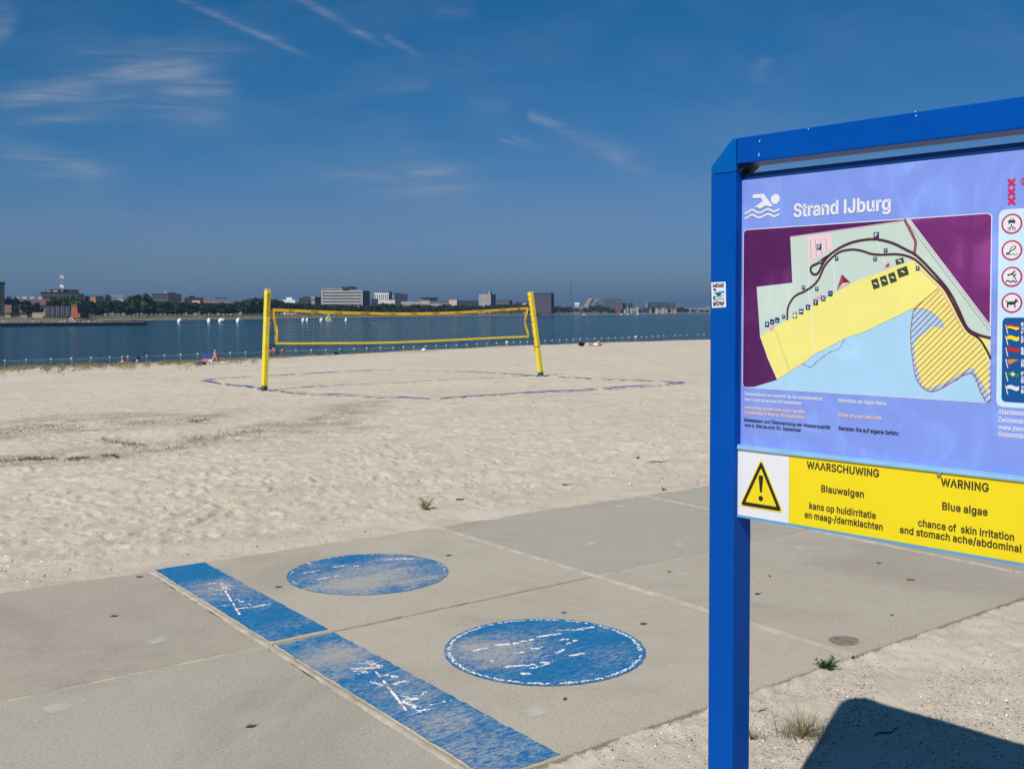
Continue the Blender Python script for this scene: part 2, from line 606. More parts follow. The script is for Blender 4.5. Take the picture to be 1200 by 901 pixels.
sm = nt.math('MULTIPLY', nt.smooth(a1, 0.05, 0.75), nt.smooth(n_st, 0.45, 0.58))
base = nt.mix(nt.math('MULTIPLY', sm, 0.70), base, (0.165, 0.135, 0.10, 1))
n_dp = nt.noise(ob, 2.5, 6, 0.75)
base = nt.mix(nt.math('MULTIPLY', a2, nt.smooth(n_dp, 0.25, 0.65, 0.15, 0.8)), base, (0.215, 0.165, 0.088, 1))
nt.l.new(base, bs.inputs['Base Color'])
bs.inputs['Roughness'].default_value = 0.92
bs.inputs['Specular IOR Level'].default_value = 0.2
h = nt.math('MULTIPLY_ADD', n_mid, 0.6, nt.math('MULTIPLY_ADD', nt.noise(nt.mapping(ob, scale=(1.5, .8, 1), rot=(0, 0, R(35))), 11, 7, 0.74, 0.8), 0.50, nt.math('MULTIPLY', n_grain, 0.16)))
bn = nt.new('ShaderNodeBump')
bn.inputs['Strength'].default_value = 0.65
bn.inputs['Distance'].default_value = 0.05
nt.l.new(h, bn.inputs['Height'])
nt.l.new(bn.outputs[0], bs.inputs['Normal'])
me.materials.append(m)
M_SAND = m
sand = bpy.data.objects.new('sand', me)
COL.objects.link(sand)
tag(sand, kind='structure')
tag(sand, label='pale trampled beach sand sloping down to the lake')


def gz(x, y):
    """height of the built sand at x, y"""
    r = math.hypot(x, y); t0 = math.atan2(x, y)
    i = min(max(int(np.searchsorted(rr, r)), 1), nr - 1); j = min(max(int(np.searchsorted(th, t0)), 1), nc - 1)
    fr = (r - rr[i - 1]) / (rr[i] - rr[i - 1]); ft = (t0 - th[j - 1]) / (th[j] - th[j - 1])
    fr = min(max(fr, 0), 1); ft = min(max(ft, 0), 1)
    return float((GZ[i - 1, j - 1] * (1 - ft) + GZ[i - 1, j] * ft) * (1 - fr) + (GZ[i, j - 1] * (1 - ft) + GZ[i, j] * ft) * fr)


def sand_px(px, py):
    p = on_ground(px, py)
    return Vector((p[0], p[1], gz(p[0], p[1])))


# ------------------------------------------------------------------ water
m, nt, bs = new_mat('lake_water')
tc = nt.new('ShaderNodeTexCoord')
ob = tc.outputs['Object']
v1 = nt.mapping(ob, scale=(0.55, 1.5, 1), rot=(0, 0, R(14)))
v2 = nt.mapping(ob, scale=(1.6, 4.2, 1), rot=(0, 0, R(-9)))
w1 = nt.noise(v1, 0.9, 4, 0.6)
w2 = nt.noise(v2, 1.1, 4, 0.6)
w3 = nt.noise(nt.mapping(ob, scale=(0.012, 0.06, 1)), 1.0, 3, 0.5)
hh = nt.math('MULTIPLY_ADD', w1, 0.7, nt.math('MULTIPLY', w2, 0.3))
bn = nt.new('ShaderNodeBump')
nt.put(bn.inputs['Strength'], nt.smooth(w3, 0.3, 0.7, 0.75, 1.0))
bn.inputs['Distance'].default_value = 0.9
nt.l.new(hh, bn.inputs['Height'])
nt.l.new(bn.outputs[0], bs.inputs['Normal'])
wc = nt.mix(nt.smooth(w3, 0.3, 0.7), (0.003, 0.034, 0.052, 1), (0.006, 0.046, 0.066, 1))
nt.l.new(wc, bs.inputs['Base Color'])
bs.inputs['Roughness'].default_value = 0.12
bs.inputs['IOR'].default_value = 1.33
M_WATER = m
mb = MB()
xs = [-9000, -2500, -800, -250, -80, 80, 250, 800, 2500, 9000]
ys = [20, 60, 120, 250, 500, 1000, 2200, 9000]
vs = [(x, y, WATER_Z) for y in ys for x in xs]
fs = [(j * 10 + i, j * 10 + i + 1, (j + 1) * 10 + i + 1, (j + 1) * 10 + i) for j in range(7) for i in range(9)]
mb.add(vs, fs)
water = mb.build('water', M_WATER)
tag(water, kind='structure')
tag(water, label='wide dark blue lake with small ripples')

# ------------------------------------------------------------------ far bank
BANK = [(-700, 378), (-100, 377.3), (0, 377), (173, 375.4), (300, 374), (400, 372.3), (500, 371.2), (600, 370), (655, 369.3), (700, 369.2), (770, 368.6), (830, 367.9), (1000, 367.3), (1500, 366.9), (2400, 366.9)]
mb = MB()
rows = [(0, -0.6), (1.5, 0.05), (4, 0.45), (12, 1.05), (30, 1.4), (2500, 1.5)]
pts = [onz(px, py, WATER_Z) for px, py in BANK]
fine_pts = []
for p, q in zip(pts[:-1], pts[1:]):
    n = max(1, int(np.linalg.norm(q - p) / 9))
    for k in range(min(n, 90)):
        fine_pts.append(p + (q - p) * (k / min(n, 90)))
fine_pts.append(pts[-1])
N = len(fine_pts)
for (back, up) in rows:
    for i, p in enumerate(fine_pts):
        w = p[:2] / np.linalg.norm(p[:2])
        j = 0.0 if back > 100 else random.uniform(-1, 1) * min(1.2, 0.15 + back * 0.06)
        g = p[:2] + w * (back * (1 + p[1] / 900) + j)
        mb.v.append((g[0], g[1], WATER_Z + up + (random.uniform(-.12, .18) if 0 < back < 100 else 0)))
for k in range(len(rows) - 1):
    for i in range(N - 1):
        mb.f.append((k * N + i, k * N + i + 1, (k + 1) * N + i + 1, (k + 1) * N + i)); mb.m.append(0)
m, nt, bs = new_mat('bank_grass')
tc = nt.new('ShaderNodeTexCoord'); ob = tc.outputs['Object']
sepz = nt.new('ShaderNodeSeparateXYZ'); nt.l.new(ob, sepz.inputs[0])
n1 = nt.noise(ob, 0.12, 5, 0.7); n2 = nt.noise(ob, 0.5, 4, 0.7)
g = nt.mix(nt.smooth(n1, 0.35, 0.65), (0.10, 0.105, 0.042, 1), (0.155, 0.135, 0.075, 1))
g = nt.mix(nt.smooth(n2, 0.45, 0.7, 0, 0.7), g, (0.055, 0.075, 0.028, 1))
st = nt.mix(nt.smooth(n2, 0.35, 0.6), (0.12, 0.115, 0.11, 1), (0.21, 0.20, 0.185, 1))
g = nt.mix(nt.smooth(nt.math('MULTIPLY_ADD', n1, 0.5, sepz.outputs[2]), -0.75, -0.45), st, g)
nt.l.new(g, bs.inputs['Base Color'])
bs.inputs['Roughness'].default_value = 0.9
bank = mb.build('far_terrain', m)
tag(bank, kind='structure')
tag(bank, label='low grassy far bank with a stone edge')
LAND_Z = WATER_Z + 1.4

# ------------------------------------------------------------------ paving
M_CONC_COL = (0.300, 0.262, 0.208)
def concrete(nt, ob, tone):
    n1 = nt.noise(ob, 0.9, 5, 0.6)
    n2 = nt.noise(ob, 70, 6, 0.85)
    n3 = nt.noise(ob, 6.0, 6, 0.7, 0.4)
    c = nt.mix(nt.smooth(n1, 0.3, 0.7), (0.378, 0.338, 0.268, 1), (0.408, 0.366, 0.292, 1))
    c = nt.mix(nt.smooth(n3, 0.35, 0.75, 0, 0.6), c, (0.430, 0.388, 0.312, 1))
    n5 = nt.noise(ob, 0.45, 6, 0.7, 0.8)
    c = nt.mix(nt.smooth(n5, 0.48, 0.66, 0, 0.5), c, (0.275, 0.243, 0.190, 1))
    c = nt.mix(nt.smooth(n2, 0.2, 0.8, 0, 1), nt.mix(1.0, c, (0.66, 0.66, 0.66, 1), 'MULTIPLY'), nt.mix(1.0, c, (1.30, 1.29, 1.27, 1), 'MULTIPLY'))
    n4 = nt.noise(ob, 47, 2, 0.5)
    c = nt.mix(nt.smooth(n4, 0.72, 0.77, 0, 0.6), c, (0.60, 0.55, 0.47, 1))       # pale shell grit in the concrete
    c = nt.mix(nt.smooth(n4, 0.27, 0.22, 0, 0.5), c, (0.13, 0.11, 0.085, 1))
    if tone is not None:
        c = nt.mix(1.0, c, tone, 'MULTIPLY')
    return c, n2, n3

m, nt, bs = new_mat('concrete_slab')
tc = nt.new('ShaderNodeTexCoord')
tone = nt.new('ShaderNodeAttribute', attribute_name='tone').outputs['Color']
c, n2, n3 = concrete(nt, tc.outputs['Object'], tone)
nt.l.new(c, bs.inputs['Base Color'])
bs.inputs['Roughness'].default_value = 0.88
bs.inputs['Specular IOR Level'].default_value = 0.25
bn = nt.new('ShaderNodeBump'); bn.inputs['Strength'].default_value = 0.35; bn.inputs['Distance'].default_value = 0.004
nt.l.new(nt.math('MULTIPLY_ADD', n3, 0.5, n2), bn.inputs['Height'])
nt.l.new(bn.outputs[0], bs.inputs['Normal'])
M_CONC = m
M_PATCH = mat('concrete_plug', (0.42, 0.38, 0.305), 0.9, 0.15, 14, 0.3, 120)
M_STAIN = mat('concrete_stain', (0.20, 0.165, 0.13), 0.9, 0.3, 20, 0.3, 120)

acells = [(-4.65, -2.37), (-2.33, -0.045), (0.0, 2.275), (2.315, 4.62), (4.665, 6.96), (7.0, 9.3)]
bcells = [(0.0, 1.942), (1.965, 3.93)]
tones = {(0, 0): (0.97, .97, .97), (1, 0): (0.93, .92, .92), (1, 1): (0.97, .98, 0.99), (2, 0): (1.05, 1.05, 1.05), (2, 1): (1.06, 1.05, 1.05),
         (3, 0): (0.93, 0.95, 0.97), (3, 1): (1.0, 1.0, 1.0), (4, 0): (0.92, 0.95, 0.97), (4, 1): (0.95, 0.98, 1.0)}
mb = MB(); ftone = []
for i, (a0, a1) in enumerate(acells):
    for j, (b0, b1) in enumerate(bcells):
        # outline with slightly worn corners and edges
        out = []
        def edge(p, q, n):
            for k in range(n):
                t = k / n
                wob = 0.0 if k == 0 else random.gauss(0, 0.0035)
                nx, ny = (q[1] - p[1]), -(q[0] - p[0]); L = math.hypot(nx, ny)
                out.append((p[0] + (q[0] - p[0]) * t - nx / L * abs(wob), p[1] + (q[1] - p[1]) * t - ny / L * abs(wob)))
        c = [(a0, b0), (a1, b0), (a1, b1), (a0, b1)]
        for k in range(4):
            edge(c[k], c[(k + 1) % 4], 34)
        n = len(out)
        lift = 0.0
        cx, cy = (a0 + a1) / 2, (b0 + b1) / 2
        top = [pave(cx + (a - cx) * 0.9965, cy + (b - cy) * 0.9965, lift) for a, b in out]
        rim = [pave(a, b, lift - 0.006) for a, b in out]
        bot = [pave(a, b, -0.14) for a, b in out]
        nf0 = len(mb.f)
        mb.add(top + rim + bot, [tuple(reversed(range(n)))] + [(k, (k + 1) % n, (k + 1) % n + n, k + n) for k in range(n)] + [(k + n, (k + 1) % n + n, (k + 1) % n + 2 * n, k + 2 * n) for k in range(n)])
        ftone += [tones.get((i, j), (1, 1, 1))] * (len(mb.f) - nf0)
pavement = mb.build('pavement', M_CONC)
tag(pavement, kind='structure')
tag(pavement, label='large weathered concrete slabs laid beside the sand')
ta = pavement.data.attributes.new('tone', 'FLOAT_COLOR', 'FACE')
ta.data.foreach_set('color', np.array([(t[0], t[1], t[2], 1) for t in ftone], dtype=np.float32).ravel())

# sand packed into the joints
def joint(a0, b0, a1, b1, w, z, wj=0.3, n=150, zj=0.003):
    vs = []
    da, db = a1 - a0, b1 - b0
    L = math.hypot(da, db); na, nb = -db / L, da / L
    ph = random.uniform(0, 99)
    for k in range(n + 1):
        t = k / n
        f1 = float(fbm(np.array(t * L * 6 + ph), np.array(ph), 4, 4)) - 0.5
        f2 = float(fbm(np.array(t * L * 6 + ph), np.array(ph + 40), 5, 4)) - 0.5
        wl = w * (0.5 + wj * 2 * f1); wr = w * (0.5 + wj * 2 * f2)
        a, b = a0 + da * t, b0 + db * t
        zz = z + zj * f1
        vs += [pave(a + na * wl, b + nb * wl, zz - 0.008), pave(a, b, zz + 0.0015), pave(a - na * wr, b - nb * wr, zz - 0.008)]
    fs = []
    for k in range(n):
        fs += [(3 * k, 3 * k + 1, 3 * k + 4, 3 * k + 3), (3 * k + 1, 3 * k + 2, 3 * k + 5, 3 * k + 4)]
    return vs, fs
mb = MB()
for (a, w) in [(-2.35, .05), (-0.024, .040), (2.295, .036), (4.642, .034), (6.98, .05)]:
    mb.add(*joint(a, -0.01, a, 3.93, w, 0.002))
mb.add(*joint(-4.6, 1.953, -0.03, 1.953, 0.011, 0.0))
mb.add(*joint(0.0, 1.953, 2.29, 1.953, 0.018, -0.012))
mb.add(*joint(2.3, 1.953, 6.98, 1.953, 0.011, 0.0))
joints = mb.build('joint_sand', mat('joint_dust', (0.41, 0.36, 0.28), .95, .25, 9, .5, 90), pavement, smooth=True)

# small pale lifting plugs in the slabs
mb = MB()
def quad_patch(px, py, la, lb, mi=0, z=0.0010):
    a, b = px_pave(px, py)
    n = 20
    o = []
    for k in range(n):
        t = 2 * math.pi * k / n
        ca, sb = math.cos(t), math.sin(t)
        e = 0.25
        ca = math.copysign(abs(ca) ** e, ca); sb = math.copysign(abs(sb) ** e, sb)
        o.append(pave(a + ca * la / 2 + random.gauss(0, .004), b + sb * lb / 2 + random.gauss(0, .004), z))
    mb.poly(o, mi)
for (px, py, la, lb) in [(185, 750, .10, .10), (68, 829, .11, .10), (625, 833, .11, .11), (530, 651, .10, .10), (690, 637, .10, .09), (800, 673, .10, .1), (1087, 711, .16, .07), (939, 642, .12, .09),
                         (587, 596, .1, .1), (728, 593, .12, .09), (796, 637, .10, .10), (548, 645, .1, .06), (1180, 668, .1, .1), (585, 657, .08, .08), (548, 640, .1, .09)][:13]:
    quad_patch(px, py, la, lb)
mb.build('lifting_plug', M_PATCH, pavement)
mb = MB()
a, b = px_pave(989, 750.5)
mb.poly([pave(a + math.cos(t) * .085 * (1 + .06 * math.sin(5 * t)), b + math.sin(t) * .075, 0.0024) for t in [k * math.pi / 16 for k in range(32)]])
mb.build('round_stain', M_STAIN, pavement)


# ---- blue paint, worn down to the concrete
def paint(name, wear, dirn, seed, turq=0.0, bias=None):
    m, nt, bs = new_mat(name)
    tc = nt.new('ShaderNodeTexCoord')
    ob = tc.outputs['Object']
    loc = nt.mapping(ob, rot=(0, 0, -TH), loc=(seed, seed * 1.7, 0))
    st = nt.mapping(loc, scale=dirn)
    big = nt.noise(st, 2.2, 4, 0.55, 0.4)
    fin = nt.noise(st, 20, 9, 0.80, 0.3)
    dot = nt.noise(nt.mapping(loc, scale=(1, 1.5, 1)), 62, 7, 0.88)
    k = nt.math('MULTIPLY_ADD', big, 0.65, nt.math('MULTIPLY_ADD', fin, 1.05, nt.math('MULTIPLY', dot, 1.10)))
    if bias is not None:
        # where feet have worn it most: a soft spot (a, b, radius, amount) on the paving
        rot = nt.mapping(ob, rot=(0, 0, -TH))
        q = nt.new('ShaderNodeSeparateXYZ'); nt.l.new(rot, q.inputs[0])
        for (ba, bb, br, bk) in bias:
            da = nt.math('SUBTRACT', q.outputs[0], float(P0 @ EA) + ba)
            db = nt.math('ADD', q.outputs[1], float(P0 @ EB0) + bb)
            r2 = nt.math('MULTIPLY_ADD', da, da, nt.math('MULTIPLY', db, db))
            g = nt.math('EXPONENT', nt.math('MULTIPLY', r2, -1.0 / br ** 2))
            k = nt.math('MULTIPLY_ADD', g, bk, k)
    mask = nt.smooth(k, wear - 0.16, wear + 0.20, 0.0, 0.95)
    conc, n2, n3 = concrete(nt, ob, None)
    conc = nt.mix(0.35, conc, (0.30, 0.34, 0.38, 1))
    bl = nt.mix(nt.smooth(fin, 0.3, 0.7), (0.003, 0.098, 0.270, 1), (0.020, 0.185, 0.365, 1))
    if turq:
        bl = nt.mix(nt.smooth(nt.noise(st, 5, 5, .7), 0.5, 0.72, 0, turq), bl, (0.03, 0.30, 0.52, 1))
    # thin scuffed paint is paler
    col = nt.mix(mask, bl, conc)
    col = nt.mix(nt.smooth(dot, 0.66, 0.74, 0, 0.35), col, (0.62, 0.68, 0.74, 1))
    nt.l.new(col, bs.inputs['Base Color'])
    bs.inputs['Roughness'].default_value = 0.75
    bs.inputs['Specular IOR Level'].default_value = 0.25
    bn = nt.new('ShaderNodeBump'); bn.inputs['Strength'].default_value = 0.3; bn.inputs['Distance'].default_value = 0.003
    nt.l.new(n2, bn.inputs['Height']); nt.l.new(bn.outputs[0], bs.inputs['Normal'])
    return m

M_WHITE_MARK = mat('white_road_paint', (0.80, 0.80, 0.79), 0.7, 0.1, 20)
M_RED_MARK = mat('red_road_paint', (0.62, 0.36, 0.36), 0.7, 0.2, 20)


def flakes(mb, a0, b0, a1, b1, w, n, s, z=0.0040, mi=0, cover=1.0):
    """what is left of a painted stroke: irregular chips scattered along a segment"""
    for _ in range(n):
        t = random.random()
        a = a0 + (a1 - a0) * t + random.gauss(0, w); b = b0 + (b1 - b0) * t + random.gauss(0, w)
        if float(vnoise(np.array(a * 9.0), np.array(b * 9.0), 77)) > cover: continue
        if float(vnoise(np.array(a * 60.0), np.array(b * 60.0), 78)) < .36: continue
        r = .72 * s * random.uniform(0.3, 1.0) ** 1.5; k = random.randint(5, 8)
        ang = math.atan2(b1 - b0, a1 - a0)
        o = []
        for i in range(k):
            q = 2 * math.pi * i / k
            u, v = math.cos(q) * r * 1.5 * random.uniform(.6, 1.2), math.sin(q) * r * .8 * random.uniform(.6, 1.2)
            o.append(pave(a + u * math.cos(ang) - v * math.sin(ang), b + u * math.sin(ang) + v * math.cos(ang), z + random.uniform(0, .0005)))
        c = (sum(p[0] for p in o) / k, sum(p[1] for p in o) / k, sum(p[2] for p in o) / k)
        mb.add([c] + o, [(0, i + 1, (i + 1) % k + 1) for i in range(k)], mi)


def worn_outline(pts, jit):
    return [(a + random.gauss(0, jit), b + random.gauss(0, jit)) for a, b in pts]


for (nm, lab, b0, b1, wear, turq, seed) in [('painted_stripe', 'blue painted stripe on the slab nearer the sand', 0.012, 1.905, 1.57, .3, 3.0), ('painted_stripe', 'blue painted stripe on the slab nearer the viewer', 1.985, 3.915, 1.51, .7, 8.0)]:
    o = []
    for k in range(60): o.append((0.004 + random.gauss(0, .002), b0 + (b1 - b0) * k / 60))
    for k in range(12): o.append((0.004 + 0.345 * k / 12, b1 + random.gauss(0, .003)))
    for k in range(60): o.append((0.349 + random.gauss(0, .003), b1 + (b0 - b1) * k / 60))
    for k in range(12): o.append((0.349 - 0.345 * k / 12, b0 + random.gauss(0, .003)))
    mb = MB(); mb.poly([pave(a, b, 0.0025) for a, b in o])
    s = mb.build(nm, paint('blue_stripe_paint', wear, (1.0, 2.3, 1), seed, turq, [(0.19, 0.75, .28, .22), (.1, .1, .3, -.15)] if b0 < 1 else [(0.12, 2.35, .22, .26), (.2, 3.45, .25, .16), (.17, 3.0, .2, .1)]), pavement)
    s['label'] = lab
    # red and white measuring line with the rests of arrows and numerals
    if b0 < 1: p, q = px_pave(258, 683), px_pave(281, 721)
    else: p, q = px_pave(430, 774), px_pave(483, 842)
    mb = MB()
    n = 18
    for k in range(n):
        t0, t1 = k / n, (k + 1) / n
        if random.random() < 0.2: continue
        w = 0.0062
        mi = 1 if (k < 4 or k > n - 6) and k % 2 == 0 or random.random() < .2 else 0
        da, db = q[0] - p[0], q[1] - p[1]; L = math.hypot(da, db); na, nb = -db / L * w, da / L * w
        e = [(p[0] + da * t0 + na, p[1] + db * t0 + nb), (p[0] + da * t1 + na, p[1] + db * t1 + nb), (p[0] + da * t1 - na, p[1] + db * t1 - nb), (p[0] + da * t0 - na, p[1] + db * t0 - nb)]
        mb.poly([pave(a + random.gauss(0, .0015), b + random.gauss(0, .0015), 0.0048) for a, b in e], mi)
    def cen(px, py): return px_pave(px, py)
    if b0 < 1:
        segs = [((243, 685), (257, 683), 90), ((258, 683), (266, 688), 60), ((262, 710), (300, 708), 40), ((280, 714), (318, 708), 170), ((245, 690), (262, 692), 40), ((275, 703), (285, 706), 40), ((262, 688), (270, 692), 40), ((240, 697), (265, 697), 30)]
    else:
        segs = [((412, 784), (446, 783), 150), ((420, 778), (440, 776), 60), ((436, 777), (446, 782), 90), ((414, 788), (432, 788), 70), ((452, 792), (466, 794), 70), ((456, 804), (475, 799), 80), ((466, 817), (490, 820), 180), ((470, 822), (488, 830), 130), ((482, 835), (500, 832), 70), ((505, 828), (526, 822), 60), ((435, 800), (450, 804), 40), ((488, 816), (497, 812), 50)]
    for (u, v, cnt) in segs:
        (a0_, b0_), (a1_, b1_) = cen(*u), cen(*v)
        flakes(mb, a0_, b0_, a1_, b1_, 0.008, cnt, 0.009, cover=.85)
    mb.build('worn_marking', [M_WHITE_MARK, M_RED_MARK], s)

for (lab, ca, cb, rad, wear, seed, lines, ring) in [
        ('blue painted circle nearer the sand, worn through to the concrete', 1.125, 0.965, 0.540, 1.47, 5.0,
         [((450, 657), (478, 654), 110), ((468, 656), (485, 655), 60), ((390, 665), (407, 663), 50), ((355, 672), (374, 669), 60), ((374, 679), (397, 675), 90), ((415, 664), (425, 663), 30), ((360, 660), (365, 661), 20)], 0.35),
        ('blue painted circle nearer the viewer with a white dashed rim', 1.095, 2.895, 0.525, 1.56, 2.0,
         [((552, 763), (570, 760), 60), ((582, 757), (606, 754), 190), ((612, 752), (625, 750), 60), ((630, 747), (655, 743), 130), ((655, 739), (678, 738), 70), ((680, 738), (696, 735), 110), ((606, 766), (634, 759), 130), ((652, 751), (666, 749), 60), ((664, 755), (676, 750), 80), ((652, 766), (660, 762), 60), ((668, 769), (684, 766), 120),
          ((592, 782), (628, 779), 150), ((634, 777), (640, 776), 30), ((612, 790), (620, 790), 40), ((620, 785), (650, 775), 40), ((575, 776), (585, 775), 20)], 0.95)]:
    o = [(ca + math.cos(t) * rad + random.gauss(0, .0015), cb + math.sin(t) * rad + random.gauss(0, .0015)) for t in [k * 2 * math.pi / 140 for k in range(140)]]
    mb = MB(); mb.poly([pave(a, b, 0.0025) for a, b in o])
    s = mb.build('painted_circle', paint('blue_circle_paint', wear, (1.0, 2.2, 1), seed, 0.0, [(ca + .05, cb + .05, .36, .20), (ca - .3, cb + .25, .22, .22), (ca + .1, cb - .38, .25, -.12)] if cb < 2 else [(ca - .36, cb - .12, .22, .26), (ca - .05, cb - .22, .18, .16), (ca + .3, cb, .2, -.12)]), pavement)
    s['label'] = lab
    mb = MB()
    for (u, v, cnt) in lines:
        (a0_, b0_), (a1_, b1_) = px_pave(*u), px_pave(*v)
        flakes(mb, a0_, b0_, a1_, b1_, 0.006, cnt, 0.011, cover=.9)
    for k in range(150):
        t0 = k / 150 * 2 * math.pi; t1 = t0 + 2 * math.pi / 150
        w = float(vnoise(np.array(t0 * 4.0), np.array(seed), 6))
        if w > ring: continue
        r1 = rad - 0.026
        flakes(mb, ca + math.cos(t0) * r1, cb + math.sin(t0) * r1, ca + math.cos(t1) * r1, cb + math.sin(t1) * r1, 0.005, int(10 * ring) + 1, 0.009)
    mb.build('worn_marking', M_WHITE_MARK, s)


